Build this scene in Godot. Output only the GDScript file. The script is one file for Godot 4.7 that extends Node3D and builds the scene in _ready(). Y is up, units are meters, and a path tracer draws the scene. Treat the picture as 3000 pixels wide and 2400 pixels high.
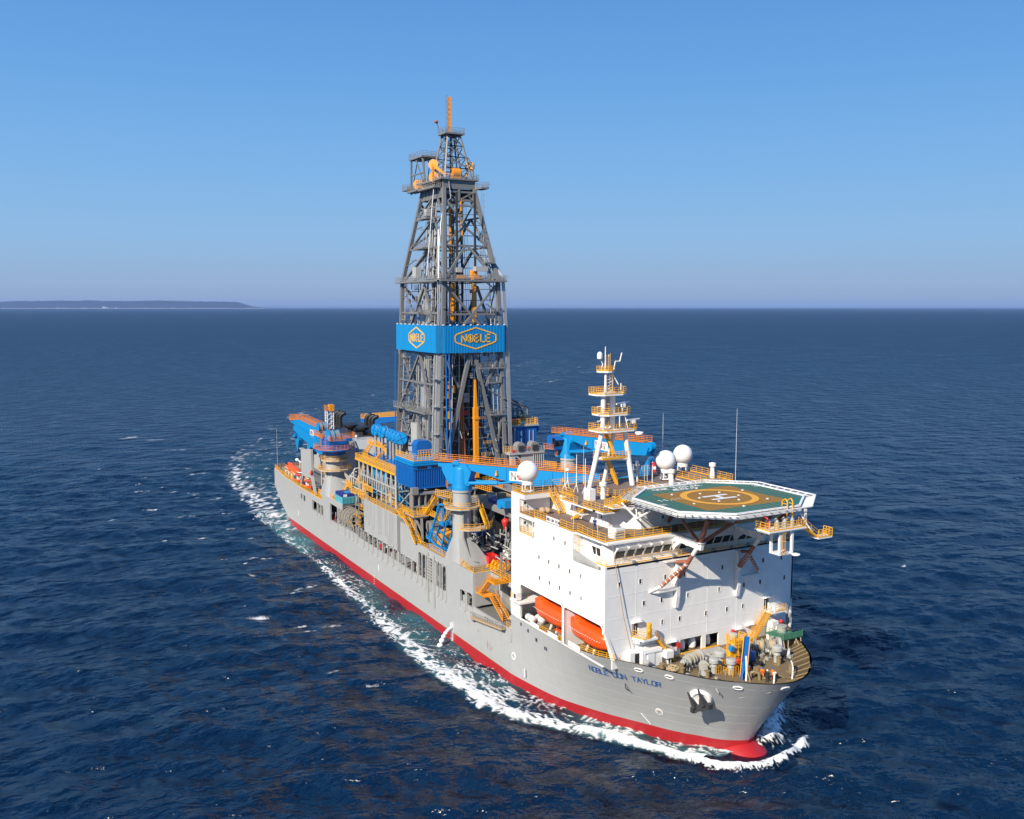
extends Node3D
# A drillship under way on a blue sea. Ship frame: x towards the bow, y up, z to starboard, metres; y = 0 is the waterline.

var M := {}
var taken := {}
var rng := RandomNumberGenerator.new()
const X := Vector3.RIGHT
const Y := Vector3.UP
const Z := Vector3.BACK

static func V(x: float, y: float, z: float) -> Vector3:
	return Vector3(x, y, z)

class MB:
	var v := PackedVector3Array()
	var n := PackedVector3Array()
	var c := PackedColorArray()
	var colored := false
	var col := Color.WHITE
	func put3(a: Vector3, b: Vector3, d: Vector3, na: Vector3, nb: Vector3, nd: Vector3) -> void:
		v.push_back(a); v.push_back(d); v.push_back(b)
		n.push_back(na); n.push_back(nd); n.push_back(nb)
		if colored:
			c.push_back(col); c.push_back(col); c.push_back(col)
	func tri(a: Vector3, b: Vector3, d: Vector3) -> MB:
		var m := (b - a).cross(d - a).normalized()
		put3(a, b, d, m, m, m)
		return self
	func quad(a: Vector3, b: Vector3, d: Vector3, e: Vector3) -> MB:
		var m := (d - a).cross(e - b).normalized()
		put3(a, b, d, m, m, m)
		put3(a, d, e, m, m, m)
		return self
	func hexa(p: Array) -> MB:  # bottom 0..3 counter-clockwise from above, top 4..7
		quad(p[3], p[2], p[1], p[0]); quad(p[4], p[5], p[6], p[7])
		for i in 4:
			var j := (i + 1) % 4
			quad(p[i], p[j], p[4 + j], p[4 + i])
		return self
	func box(ctr: Vector3, s: Vector3, bs := Basis.IDENTITY) -> MB:
		var h := s * 0.5
		var p := []
		for y in [-h.y, h.y]:
			for q in [[-1, 1], [1, 1], [1, -1], [-1, -1]]:
				p.push_back(ctr + bs * Vector3(q[0] * h.x, y, q[1] * h.z))
		return hexa(p)
	func bx(x0: float, x1: float, y0: float, y1: float, z0: float, z1: float) -> MB:
		return box(Vector3(x0 + x1, y0 + y1, z0 + z1) * 0.5, Vector3(absf(x1 - x0), absf(y1 - y0), absf(z1 - z0)))
	func bar(a: Vector3, b: Vector3, w: float, h := -1.0, up := Vector3.UP) -> MB:
		if h < 0: h = w
		var d := b - a
		var l := d.length()
		if l < 0.001: return self
		d /= l
		if absf(d.dot(up)) > 0.98: up = Vector3(1, 0, 0.2)
		var s := d.cross(up).normalized()
		var u := s.cross(d)
		return box((a + b) * 0.5, Vector3(w, h, l), Basis(s, u, -d))
	func taper(a: Vector3, b: Vector3, w0: float, h0: float, w1: float, h1: float, up := Vector3.UP) -> MB:
		var d := (b - a).normalized()
		if absf(d.dot(up)) > 0.98: up = Vector3(1, 0, 0)
		var s := d.cross(up).normalized()
		var u := s.cross(d)
		var p := []
		for e in [[a, w0 * 0.5, h0 * 0.5], [b, w1 * 0.5, h1 * 0.5]]:
			for q in [[-1, -1], [1, -1], [1, 1], [-1, 1]]:
				p.push_back(e[0] + s * q[0] * e[1] + u * q[1] * e[2])
		quad(p[0], p[3], p[2], p[1]); quad(p[4], p[5], p[6], p[7])
		for i in 4:
			var j := (i + 1) % 4
			quad(p[i], p[j], p[4 + j], p[4 + i])
		return self
	func tube(a: Vector3, b: Vector3, r0: float, r1 := -1.0, k := 8, cap := true) -> MB:
		if r1 < 0: r1 = r0
		var d := (b - a).normalized()
		var s := d.cross(Vector3.UP if absf(d.y) < 0.98 else Vector3.RIGHT).normalized()
		var u := s.cross(d)
		for i in k:
			var t0 := TAU * i / k
			var t1 := TAU * (i + 1) / k
			var n0 := s * cos(t0) + u * sin(t0)
			var n1 := s * cos(t1) + u * sin(t1)
			var p0 := a + n0 * r0; var p1 := a + n1 * r0
			var q0 := b + n0 * r1; var q1 := b + n1 * r1
			put3(p0, q1, p1, n0, n1, n1)
			put3(p0, q0, q1, n0, n0, n1)
			if cap:
				put3(a, p0, p1, -d, -d, -d)
				put3(b, q1, q0, d, d, d)
		return self
	func path(pts: Array, r: float, k := 5) -> MB:
		for i in pts.size() - 1:
			tube(pts[i], pts[i + 1], r, r, k, i == 0 or i == pts.size() - 2)
		return self
	func lathe(prof: Array, at: Vector3, k := 16, bs := Basis.IDENTITY) -> MB:  # prof: [radius, height] upwards, smooth along and around
		var nn := []
		for i in prof.size():
			var a = prof[maxi(i - 1, 0)]; var b = prof[mini(i + 1, prof.size() - 1)]
			var t := Vector2(b[0] - a[0], b[1] - a[1]).normalized()
			nn.push_back(Vector2(t.y, -t.x))
		for i in prof.size() - 1:
			for j in k:
				var c0 := Vector3(cos(TAU * j / k), 0, -sin(TAU * j / k)); var c1 := Vector3(cos(TAU * (j + 1) / k), 0, -sin(TAU * (j + 1) / k))
				var p := []
				var m := []
				for e in [[i, c0], [i, c1], [i + 1, c1], [i + 1, c0]]:
					p.push_back(at + bs * (e[1] * prof[e[0]][0] + Vector3(0, prof[e[0]][1], 0)))
					m.push_back((bs * (e[1] * nn[e[0]].x + Vector3(0, nn[e[0]].y, 0))).normalized())
				if prof[i][0] > 0.0001: put3(p[0], p[1], p[2], m[0], m[1], m[2])
				if prof[i + 1][0] > 0.0001: put3(p[0], p[2], p[3], m[0], m[2], m[3])
		return self
	func hard(prof: Array, at: Vector3, k := 16, bs := Basis.IDENTITY) -> MB:  # as lathe, each band with an edge of its own
		for i in prof.size() - 1:
			lathe([prof[i], prof[i + 1]], at, k, bs)
		return self
	func ball(at: Vector3, r: Vector3, k := 14, rows := 8) -> MB:
		for i in rows:
			for j in k:
				var p := []
				var m := []
				for e in [[i, j], [i, j + 1], [i + 1, j + 1], [i + 1, j]]:
					var a: float = -PI / 2 + PI * e[0] / rows
					var b: float = TAU * e[1] / k
					var q := Vector3(cos(a) * cos(b), sin(a), -cos(a) * sin(b))
					p.push_back(at + q * r); m.push_back((q / r).normalized())
				if i > 0: put3(p[0], p[1], p[2], m[0], m[1], m[2])
				if i < rows - 1: put3(p[0], p[2], p[3], m[0], m[2], m[3])
		return self
	func prism(poly: Array, o: Vector3, ux: Vector3, uy: Vector3, dep: Vector3) -> MB:  # polygon in the plane (ux, uy) pulled along dep
		var pp := PackedVector2Array()
		for q in poly: pp.push_back(Vector2(q[0], q[1]))
		if Geometry2D.is_polygon_clockwise(pp) == (ux.cross(uy).dot(dep) > 0): pp.reverse()
		var ids := Geometry2D.triangulate_polygon(pp)
		var a := []
		for q in pp: a.push_back(o + ux * q.x + uy * q.y)
		for i in range(0, ids.size(), 3):
			var m: Vector3 = (a[ids[i + 1]] - a[ids[i]]).cross(a[ids[i + 2]] - a[ids[i]])
			var f := m.dot(dep) > 0
			var i1: int = ids[i + 1] if f else ids[i + 2]
			var i2: int = ids[i + 2] if f else ids[i + 1]
			tri(a[ids[i]] + dep, a[i1] + dep, a[i2] + dep)
			tri(a[ids[i]], a[i2], a[i1])
		for i in a.size():
			var j := (i + 1) % a.size()
			quad(a[i] + dep, a[i], a[j], a[j] + dep)
		return self
	func surf(g: Array, flip := false) -> MB:  # grid of points with smooth normals
		var R := g.size(); var C: int = g[0].size()
		var nm := []
		for i in R:
			var row := []
			for j in C:
				var du: Vector3 = g[mini(i + 1, R - 1)][j] - g[maxi(i - 1, 0)][j]
				var dv: Vector3 = g[i][mini(j + 1, C - 1)] - g[i][maxi(j - 1, 0)]
				var m := du.cross(dv).normalized()
				row.push_back(-m if flip else m)
			nm.push_back(row)
		for i in R - 1:
			for j in C - 1:
				if flip:
					put3(g[i][j], g[i][j + 1], g[i + 1][j + 1], nm[i][j], nm[i][j + 1], nm[i + 1][j + 1])
					put3(g[i][j], g[i + 1][j + 1], g[i + 1][j], nm[i][j], nm[i + 1][j + 1], nm[i + 1][j])
				else:
					put3(g[i][j], g[i + 1][j + 1], g[i][j + 1], nm[i][j], nm[i + 1][j + 1], nm[i][j + 1])
					put3(g[i][j], g[i + 1][j], g[i + 1][j + 1], nm[i][j], nm[i + 1][j], nm[i + 1][j + 1])
		return self
	func rail(pts: Array, h := 1.1, r := 0.05, step := 1.6, toe := true) -> MB:
		for i in pts.size() - 1:
			var a: Vector3 = pts[i]; var b: Vector3 = pts[i + 1]
			var l := a.distance_to(b)
			var k := maxi(1, roundi(l / step))
			for j in k + (1 if i == pts.size() - 2 else 0):
				var q: Vector3 = a.lerp(b, float(j) / k)
				bar(q, q + Vector3(0, h, 0), r)
			for f in [1.0, 0.66, 0.36]:
				bar(a + Vector3(0, h * f, 0), b + Vector3(0, h * f, 0), r, r)
			if toe: bar(a + Vector3(0, 0.09, 0), b + Vector3(0, 0.09, 0), 0.03, 0.16)
		return self
	func stair(a: Vector3, b: Vector3, w: float, hand := true) -> MB:  # a at the foot, b at the head
		var d := b - a
		var s := Vector3(d.x, 0, d.z).cross(Vector3.UP).normalized() * (w * 0.5)
		var k := maxi(3, roundi(absf(d.y) / 0.24))
		for e in [-1.0, 1.0]:
			bar(a + s * e, b + s * e, 0.06, 0.3)
			if hand:
				for f in [1.0, 0.6]: bar(a + s * e + Vector3(0, f, 0), b + s * e + Vector3(0, f, 0), 0.05)
				var m := maxi(2, roundi(d.length() / 1.4))
				for j in m + 1:
					var q: Vector3 = a.lerp(b, float(j) / m) + s * e
					bar(q, q + Vector3(0, 1.0, 0), 0.045)
		for j in k:
			var q := a.lerp(b, (j + 0.5) / k)
			bar(q - s, q + s, 0.24, 0.04)
		return self
	func ladder(a: Vector3, b: Vector3, side: Vector3, w := 0.5, cage := Vector3.ZERO) -> MB:
		for e in [-0.5, 0.5]: bar(a + side * w * e, b + side * w * e, 0.05)
		var k := maxi(2, roundi(a.distance_to(b) / 0.4))
		for j in k + 1:
			var q := a.lerp(b, float(j) / k)
			bar(q - side * w * 0.5, q + side * w * 0.5, 0.04)
			if cage != Vector3.ZERO and j % 3 == 2:
				bar(q - side * w * 0.5, q + cage - side * w * 0.35, 0.04)
				bar(q + side * w * 0.5, q + cage + side * w * 0.35, 0.04)
				bar(q + cage - side * w * 0.35, q + cage + side * w * 0.35, 0.04)
		return self
	func mesh(mat: Material) -> ArrayMesh:
		var arr := []
		arr.resize(Mesh.ARRAY_MAX)
		arr[Mesh.ARRAY_VERTEX] = v
		arr[Mesh.ARRAY_NORMAL] = n
		if colored: arr[Mesh.ARRAY_COLOR] = c
		var am := ArrayMesh.new()
		am.add_surface_from_arrays(Mesh.PRIMITIVE_TRIANGLES, arr)
		am.surface_set_material(0, mat)
		return am

func numbered(called: String) -> String:
	if not taken.has(called):
		taken[called] = 0
		return called
	taken[called] += 1
	return "%s_%03d" % [called, taken[called]]

func meta(o: Node, label: String, cat: String, group := "") -> Node:
	if label: o.set_meta("label", label)
	if cat: o.set_meta("category", cat)
	if group: o.set_meta("group", group)
	return o

func thing(called: String, label: String, cat: String, at := Vector3.ZERO, group := "") -> Node3D:
	var o := Node3D.new()
	o.name = numbered(called)
	add_child(o, true)
	o.position = at
	meta(o, label, cat, group)
	return o

func base_of(p: Node) -> Vector3:
	var s := Vector3.ZERO
	while p is Node3D and p != self:
		s += p.position
		p = p.get_parent()
	return s

# commits one mesh whose points are in the ship's frame
func put(called: String, mb: MB, mat: String, parent: Node = self, local := false) -> MeshInstance3D:
	var o := MeshInstance3D.new()
	o.mesh = mb.mesh(M[mat])
	o.name = numbered(called) if parent == self else called
	parent.add_child(o, true)
	if not local: o.position = -base_of(parent)
	return o

func struct(called: String, mb: MB, mat: String) -> MeshInstance3D:
	var o := put(called, mb, mat)
	o.set_meta("kind", "structure")
	return o

func copy(o: Node3D, at: Vector3, label := "", turn := 0.0, group := "") -> Node3D:
	var k: Node3D = o.duplicate()
	k.name = numbered(String(o.name).rstrip("0123456789").trim_suffix("_"))
	add_child(k, true)
	k.position = at
	k.rotation.y = turn
	if label: k.set_meta("label", label)
	if group: k.set_meta("group", group)
	return k

# strokes of the letters used on the ship, on a box 0.62 wide and 1 high
const GLYPH := {
	"N": [[0, 0, 0, 1], [0, 1, .62, 0], [.62, 0, .62, 1]], "O": [[.08, 0, 0, .1], [0, .1, 0, .9], [0, .9, .08, 1], [.08, 1, .54, 1], [.54, 1, .62, .9], [.62, .9, .62, .1], [.62, .1, .54, 0], [.54, 0, .08, 0]],
	"B": [[0, 0, 0, 1], [0, 1, .5, 1], [.5, 1, .58, .9], [.58, .9, .58, .62], [.58, .62, .5, .53], [0, .53, .5, .53], [.5, .53, .62, .42], [.62, .42, .62, .1], [.62, .1, .54, 0], [.54, 0, 0, 0]],
	"L": [[0, 1, 0, 0], [0, 0, .56, 0]], "E": [[.58, 0, 0, 0], [0, 0, 0, 1], [0, 1, .58, 1], [0, .52, .48, .52]], "D": [[0, 0, 0, 1], [0, 1, .48, 1], [.48, 1, .62, .84], [.62, .84, .62, .16], [.62, .16, .48, 0], [.48, 0, 0, 0]],
	"T": [[0, 1, .62, 1], [.31, 1, .31, 0]], "A": [[0, 0, .31, 1], [.31, 1, .62, 0], [.13, .36, .49, .36]], "Y": [[0, 1, .31, .48], [.62, 1, .31, .48], [.31, .48, .31, 0]],
	"R": [[0, 0, 0, 1], [0, 1, .5, 1], [.5, 1, .6, .88], [.6, .88, .6, .62], [.6, .62, .5, .5], [.5, .5, 0, .5], [.34, .5, .62, 0]], "V": [[0, 1, .31, 0], [.31, 0, .62, 1]], "H": [[0, 0, 0, 1], [.62, 0, .62, 1], [0, .5, .62, .5]],
	"1": [[.31, 0, .31, 1], [.31, 1, .14, .8]], "4": [[.46, 0, .46, 1], [.46, 1, 0, .32], [0, .32, .62, .32]], "6": [[.58, 1, .06, .9], [.06, .9, 0, .1], [0, .1, .56, 0], [.56, 0, .62, .45], [.62, .45, 0, .5]], "t": [[.25, 1, .25, 0], [.25, 0, .5, 0], [.05, .7, .5, .7]], ".": [[.2, 0, .3, 0]],
	"2": [[0, .9, .5, 1], [.5, 1, .62, .7], [.62, .7, 0, 0], [0, 0, .62, 0]], "S": [[.62, .9, .1, 1], [.1, 1, 0, .7], [0, .7, .62, .4], [.62, .4, .5, 0], [.5, 0, 0, .1]]}

func glyph(mb: MB, ch: String, o: Vector3, ux: Vector3, uy: Vector3, h: float, w: float, dep: float, wide := 1.0) -> void:
	if not GLYPH.has(ch): return
	var nn := ux.cross(uy).normalized()
	for s in GLYPH[ch]:
		var a: Vector3 = o + ux * (s[0] * h * wide) + uy * (s[1] * h)
		var b: Vector3 = o + ux * (s[2] * h * wide) + uy * (s[3] * h)
		var e := (b - a).normalized() * (w * 0.5)
		mb.bar(a - e, b + e, w, dep, nn)

func text(mb: MB, s: String, o: Vector3, ux: Vector3, uy: Vector3, h: float, w: float, dep := 0.03, wide := 1.0, gap := 0.36) -> void:
	for i in s.length():
		glyph(mb, s[i], o + ux * (i * (0.62 * wide + gap) * h), ux, uy, h, w, dep, wide)

# a wall in the plane spanned by ux and up, with rectangular openings [u0, u1, v0, v1]; t is its thickness, inwards along -n
func wall(mb: MB, o: Vector3, ux: Vector3, nn: Vector3, u0: float, u1: float, v0: float, v1: float, holes: Array, t := 0.25) -> void:
	var us := [u0, u1]; var vs := [v0, v1]
	for q in holes:
		for a in [q[0], q[1]]:
			if a > u0 and a < u1 and not us.has(a): us.push_back(a)
		for a in [q[2], q[3]]:
			if a > v0 and a < v1 and not vs.has(a): vs.push_back(a)
	us.sort(); vs.sort()
	var solid := func(i: int, j: int) -> bool:
		if i < 0 or j < 0 or i >= us.size() - 1 or j >= vs.size() - 1: return false
		var cu: float = (us[i] + us[i + 1]) * 0.5; var cv: float = (vs[j] + vs[j + 1]) * 0.5
		for q in holes:
			if cu > q[0] and cu < q[1] and cv > q[2] and cv < q[3]: return false
		return true
	var flip := ux.cross(Vector3.UP).dot(nn) < 0
	var at := func(u: float, w: float) -> Vector3: return o + ux * u + Vector3(0, w, 0)
	for i in us.size() - 1:
		for j in vs.size() - 1:
			if not solid.call(i, j): continue
			var p := [at.call(us[i], vs[j]), at.call(us[i + 1], vs[j]), at.call(us[i + 1], vs[j + 1]), at.call(us[i], vs[j + 1])]
			if flip: p = [p[1], p[0], p[3], p[2]]
			var b := nn * t
			mb.quad(p[0], p[1], p[2], p[3])
			mb.quad(p[1] - b, p[0] - b, p[3] - b, p[2] - b)
			var sides := [solid.call(i, j - 1), solid.call(i + 1, j), solid.call(i, j + 1), solid.call(i - 1, j)]
			if flip: sides = [sides[0], sides[3], sides[2], sides[1]]
			for e in 4:
				if not sides[e]: mb.quad(p[e], p[e] - b, p[(e + 1) % 4] - b, p[(e + 1) % 4])

func rounded(u0: float, u1: float, v0: float, v1: float, r: float) -> Array:
	var out := []
	for q in [[u1 - r, v0 + r, -90.0], [u1 - r, v1 - r, 0.0], [u0 + r, v1 - r, 90.0], [u0 + r, v0 + r, 180.0]]:
		for k in 4:
			var a := deg_to_rad(q[2] + 30.0 * k)
			out.push_back(Vector2(q[0] + cos(a) * r, q[1] + sin(a) * r))
	out.push_back(out[0])
	return out

func rim(mb: MB, o: Vector3, ux: Vector3, u0: float, u1: float, v0: float, v1: float, r: float, thick: float) -> void:
	var pts := []
	for q in rounded(u0, u1, v0, v1, r): pts.push_back(o + ux * q.x + Vector3(0, q.y, 0))
	mb.path(pts, thick, 4)

func lin(r: float, g: float, b: float) -> Color:
	return Color(r, g, b).linear_to_srgb()

var wear: ImageTexture
var bump: ImageTexture

func paint(called: String, r: float, g: float, b: float, rough := 0.45, metal := 0.0, worn := true) -> StandardMaterial3D:
	var m := StandardMaterial3D.new()
	m.resource_name = called
	m.albedo_color = lin(r, g, b)
	m.roughness = rough
	m.metallic = metal
	if worn:
		m.albedo_texture = wear
		m.uv1_triplanar = true
		m.uv1_world_triplanar = true
		m.uv1_scale = Vector3(0.09, 0.05, 0.09)
	M[called] = m
	return m

func noise(kind: int, freq: float, seed_: int, oct := 4) -> FastNoiseLite:
	var f := FastNoiseLite.new()
	f.noise_type = kind
	f.frequency = freq
	f.seed = seed_
	f.fractal_octaves = oct
	return f

func materials() -> void:
	var im := noise(FastNoiseLite.TYPE_SIMPLEX_SMOOTH, 0.012, 3, 5).get_seamless_image(512, 512)
	var out := Image.create(512, 512, false, Image.FORMAT_RGB8)
	for y in 512:
		for x in 512:
			var a := im.get_pixel(x, y).r
			var g := clampf(0.97 + 0.04 * (a - 0.5), 0.9, 1.0)
			out.set_pixel(x, y, Color(g, g * 0.998, g * 0.992))
	out.generate_mipmaps()
	wear = ImageTexture.create_from_image(out)
	paint("white", 0.82, 0.82, 0.81, 0.4)
	paint("hull", 0.40, 0.415, 0.42, 0.4)
	paint("hull_red", 0.41, 0.018, 0.024, 0.4)
	paint("deck_olive", 0.19, 0.14, 0.075, 0.6)
	paint("deck_brown", 0.20, 0.145, 0.115, 0.65)
	paint("deck_grey", 0.17, 0.17, 0.17, 0.65)
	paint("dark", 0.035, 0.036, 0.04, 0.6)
	paint("black", 0.012, 0.012, 0.014, 0.55)
	paint("yellow", 0.82, 0.41, 0.016, 0.45)
	paint("orange_rail", 0.66, 0.22, 0.03, 0.5)
	paint("yellow_orange", 0.78, 0.30, 0.008, 0.45)
	paint("lifeboat", 0.80, 0.095, 0.008, 0.35)
	paint("red", 0.62, 0.03, 0.03, 0.45)
	paint("blue", 0.004, 0.25, 0.60, 0.4)
	paint("blue_deep", 0.006, 0.125, 0.44, 0.4)
	paint("teal", 0.10, 0.42, 0.50, 0.45)
	paint("navy", 0.02, 0.035, 0.22, 0.5)
	paint("grey", 0.24, 0.245, 0.25, 0.45)
	paint("grey_light", 0.42, 0.43, 0.42, 0.45)
	paint("derrick", 0.18, 0.187, 0.195, 0.45)
	paint("steel", 0.46, 0.47, 0.48, 0.38, 0.6, false)
	paint("machine", 0.36, 0.37, 0.34, 0.5)
	paint("khaki", 0.24, 0.18, 0.095, 0.55)
	paint("primer", 0.33, 0.11, 0.065, 0.6)
	paint("helideck_green", 0.025, 0.15, 0.12, 0.6)
	paint("helideck_gold", 0.27, 0.155, 0.035, 0.8)
	paint("helideck_yellow", 0.80, 0.38, 0.02, 0.6)
	paint("letter_blue", 0.05, 0.14, 0.38, 0.5)
	paint("green", 0.06, 0.20, 0.12, 0.5)
	paint("rope", 0.45, 0.36, 0.22, 0.9)
	paint("crate", 0.42, 0.30, 0.18, 0.8)
	paint("coverall_orange", 0.72, 0.18, 0.01, 0.85)
	paint("coverall_dark", 0.02, 0.02, 0.03, 0.85)
	paint("coverall_blue", 0.02, 0.05, 0.20, 0.85)
	paint("skin", 0.42, 0.25, 0.17, 0.6)
	paint("helmet_blue", 0.02, 0.09, 0.42, 0.3)
	paint("helmet_white", 0.8, 0.8, 0.8, 0.3)
	paint("rust", 0.30, 0.12, 0.05, 0.8)
	paint("emblem_yellow", 0.9, 0.50, 0.02, 0.4)
	paint("foam_solid", 0.8, 0.83, 0.85, 0.8)
	var g := paint("glass", 0.012, 0.014, 0.018, 0.06, 0.0, false)
	g.metallic_specular = 0.6

func _ready() -> void:
	rng.seed = 20131
	var cam := Camera3D.new()
	cam.name = "camera"
	add_child(cam)
	cam.position = V(107.32, 63.39, 91.75)
	cam.look_at(cam.position + V(-0.8717, -0.10788, -0.4780), Y)
	cam.fov = 46.785
	cam.near = 0.5
	cam.far = 150000.0
	cam.current = true

	var env := Environment.new()
	env.background_mode = Environment.BG_SKY
	env.sky = Sky.new()
	env.sky.sky_material = clear_sky()
	env.tonemap_mode = Environment.TONE_MAPPER_LINEAR
	env.tonemap_exposure = 1.35
	env.background_energy_multiplier = 1.0
	env.sdfgi_enabled = true
	env.ssao_enabled = true
	env.ssil_enabled = true
	env.fog_enabled = true
	env.fog_density = 0.00002
	env.fog_light_color = Color(0.58, 0.70, 0.88)
	var we := WorldEnvironment.new()
	we.name = "environment"
	we.environment = env
	add_child(we)

	var sun := DirectionalLight3D.new()
	sun.name = "sun"
	add_child(sun)
	sun.light_energy = 1.6
	sun.light_color = Color(1.0, 0.95, 0.87)
	sun.light_angular_distance = 0.5
	sun.shadow_enabled = true
	sun.directional_shadow_max_distance = 600.0
	var az := deg_to_rad(25.0)
	var el := deg_to_rad(34.8)
	var to_sun := V(cos(el) * sin(az), sin(el), cos(el) * cos(az))
	sun.position = to_sun * 300.0
	sun.look_at(Vector3.ZERO, Y)

	materials()
	sea()
	foam()
	coast()
	build_hull()
	build_block()
	build_helideck()
	build_mast()
	build_derrick()
	build_cranes()
	build_midship()
	build_aft()
	build_foredeck()

func clear_sky() -> PanoramaSkyMaterial:
	# elevation in degrees, linear red, green and blue of clear air
	var stops := [[-90.0, .012, .04, .09], [-6.0, .03, .10, .24], [-0.6, .20, .28, .42], [0.0, .235, .305, .43], [1.5, .24, .345, .49], [4.0, .21, .375, .58], [8.0, .155, .34, .60], [13.0, .11, .285, .575], [19.0, .074, .22, .51], [35.0, .045, .175, .47], [90.0, .03, .115, .34]]
	var im := Image.create(64, 1024, false, Image.FORMAT_RGBF)
	for y in 1024:
		var e := 90.0 - 180.0 * (y + 0.5) / 1024.0
		var k := 0
		while k < stops.size() - 2 and e > stops[k + 1][0]: k += 1
		var t := clampf((e - stops[k][0]) / (stops[k + 1][0] - stops[k][0]), 0, 1)
		var c := Color(lerpf(stops[k][1], stops[k + 1][1], t), lerpf(stops[k][2], stops[k + 1][2], t), lerpf(stops[k][3], stops[k + 1][3], t))
		for x in 64: im.set_pixel(x, y, c)
	var m := PanoramaSkyMaterial.new()
	m.panorama = ImageTexture.create_from_image(im)
	m.energy_multiplier = 1.0
	return m

# ---------------------------------------------------------------- sea
var comps := []  # [kx, kz, amplitude, phase, wavelength]

func swell(x: float, z: float, sp: float) -> float:
	var h := 0.0
	for c in comps:
		var w: float = c[4] / sp - 2.0
		if w <= 0.0: break
		var s := sin(c[0] * x + c[1] * z + c[3])
		h += c[2] * (s + 0.22 * s * s) * (1.0 if w > 1.5 else w / 1.5)
	return h

func axis(lo: float, hi: float, step: float, far_lo: float, far_hi: float, grow: float) -> PackedFloat32Array:
	var a := PackedFloat32Array()
	var left := []
	var p := lo; var s := step
	while p > far_lo:
		s *= grow
		p -= s
		left.push_front(p)
	for q in left: a.push_back(q)
	var k := roundi((hi - lo) / step)
	for i in k + 1: a.push_back(lo + (hi - lo) * i / k)
	p = hi; s = step
	while p < far_hi:
		s *= grow
		p += s
		a.push_back(p)
	return a

func sea() -> void:
	var wl := 27.0
	var wind := deg_to_rad(42.0)  # the waves run across the view
	while wl > 1.6:
		for k in 2:
			var d := wind + rng.randfn(0.0, 0.45)
			var kk := TAU / (wl * rng.randf_range(0.92, 1.08))
			comps.push_back([cos(d) * kk, sin(d) * kk, 0.0125 * pow(wl, 0.70) * rng.randf_range(0.7, 1.3), rng.randf() * TAU, wl])
		wl *= 0.80
	var xs := axis(-250.0, 50.0, 0.75, -46000.0, 220.0, 1.045)
	var zs := axis(-90.0, 108.0, 0.75, -46000.0, 46000.0, 1.045)
	var nx := xs.size(); var nz := zs.size()
	var v := PackedVector3Array(); v.resize(nx * nz)
	var nn := PackedVector3Array(); nn.resize(nx * nz)
	for i in nx:
		var dx := xs[mini(i + 1, nx - 1)] - xs[maxi(i - 1, 0)]
		for j in nz:
			var dz := zs[mini(j + 1, nz - 1)] - zs[maxi(j - 1, 0)]
			v[i * nz + j] = Vector3(xs[i], swell(xs[i], zs[j], maxf(dx, dz) * 0.5), zs[j])
	for i in nx:
		for j in nz:
			var a := v[mini(i + 1, nx - 1) * nz + j] - v[maxi(i - 1, 0) * nz + j]
			var b := v[i * nz + mini(j + 1, nz - 1)] - v[i * nz + maxi(j - 1, 0)]
			nn[i * nz + j] = b.cross(a).normalized()
	# far off the waves are too small to build: the surface is rougher there, ring by ring with uneven edges
	var rings := [150.0, 230.0, 340.0, 500.0, 760.0, 1200.0, 1900.0, 1.0e9]
	var rough := [0.19, 0.22, 0.26, 0.30, 0.33, 0.36, 0.39, 0.41]
	var idx := []
	for k in rings.size(): idx.push_back(PackedInt32Array())
	var patch := noise(FastNoiseLite.TYPE_SIMPLEX, 0.02, 5, 3)
	for i in nx - 1:
		for j in nz - 1:
			var o := i * nz + j
			var d := Vector2(xs[i] - 20.0, zs[j] - 30.0).length()
			d *= 1.0 + 0.5 * patch.get_noise_2d(xs[i], zs[j] * 1.6) + 0.12 * sin(i * 12.9898 + j * 78.233)
			var k := 0
			while d > rings[k]: k += 1
			if Vector2(xs[i], zs[j]).length() > 46000.0: continue
			idx[k].append_array(PackedInt32Array([o, o + nz, o + 1, o + 1, o + nz, o + nz + 1]))
	var arr := []
	arr.resize(Mesh.ARRAY_MAX)
	arr[Mesh.ARRAY_VERTEX] = v; arr[Mesh.ARRAY_NORMAL] = nn
	var am := ArrayMesh.new()
	var m := paint("water", 0.0009, 0.0115, 0.036, 0.12, 0.0, false)
	m.metallic_specular = 0.4
	var rip := noise(FastNoiseLite.TYPE_SIMPLEX, 0.004, 11, 8).get_seamless_image(2048, 2048)
	rip.bump_map_to_normal_map(62.0)
	m.normal_enabled = true
	m.normal_texture = ImageTexture.create_from_image(rip)
	m.normal_scale = 1.0
	m.uv1_triplanar = true
	m.uv1_world_triplanar = true
	m.uv1_scale = Vector3(1.0 / 100.0, 1.0 / 100.0, 1.0 / 165.0)
	for k in rings.size():
		arr[Mesh.ARRAY_INDEX] = idx[k]
		am.add_surface_from_arrays(Mesh.PRIMITIVE_TRIANGLES, arr)
		var mk := m.duplicate() as StandardMaterial3D
		mk.roughness = rough[k]
		am.surface_set_material(k, mk)
	var o := MeshInstance3D.new()
	o.name = "sea"
	o.mesh = am
	add_child(o, true)
	o.set_meta("kind", "structure")
	o.set_meta("label", "deep blue choppy sea reaching the horizon")

func waterline(x: float) -> float:  # half breadth at the surface
	if x < -27.4: return 18.0
	for i in LOW.size() - 1:
		if x <= LOW[i + 1][0]:
			return lerpf(LOW[i][2], LOW[i + 1][2], (x - LOW[i][0]) / (LOW[i + 1][0] - LOW[i][0])) - 0.35
	return 0.0

func pick(tab: Array, x: float) -> float:
	if x <= tab[0][0]: return tab[0][1]
	for i in tab.size() - 1:
		if x <= tab[i + 1][0]: return lerpf(tab[i][1], tab[i + 1][1], (x - tab[i][0]) / (tab[i + 1][0] - tab[i][0]))
	return tab[-1][1]

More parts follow.
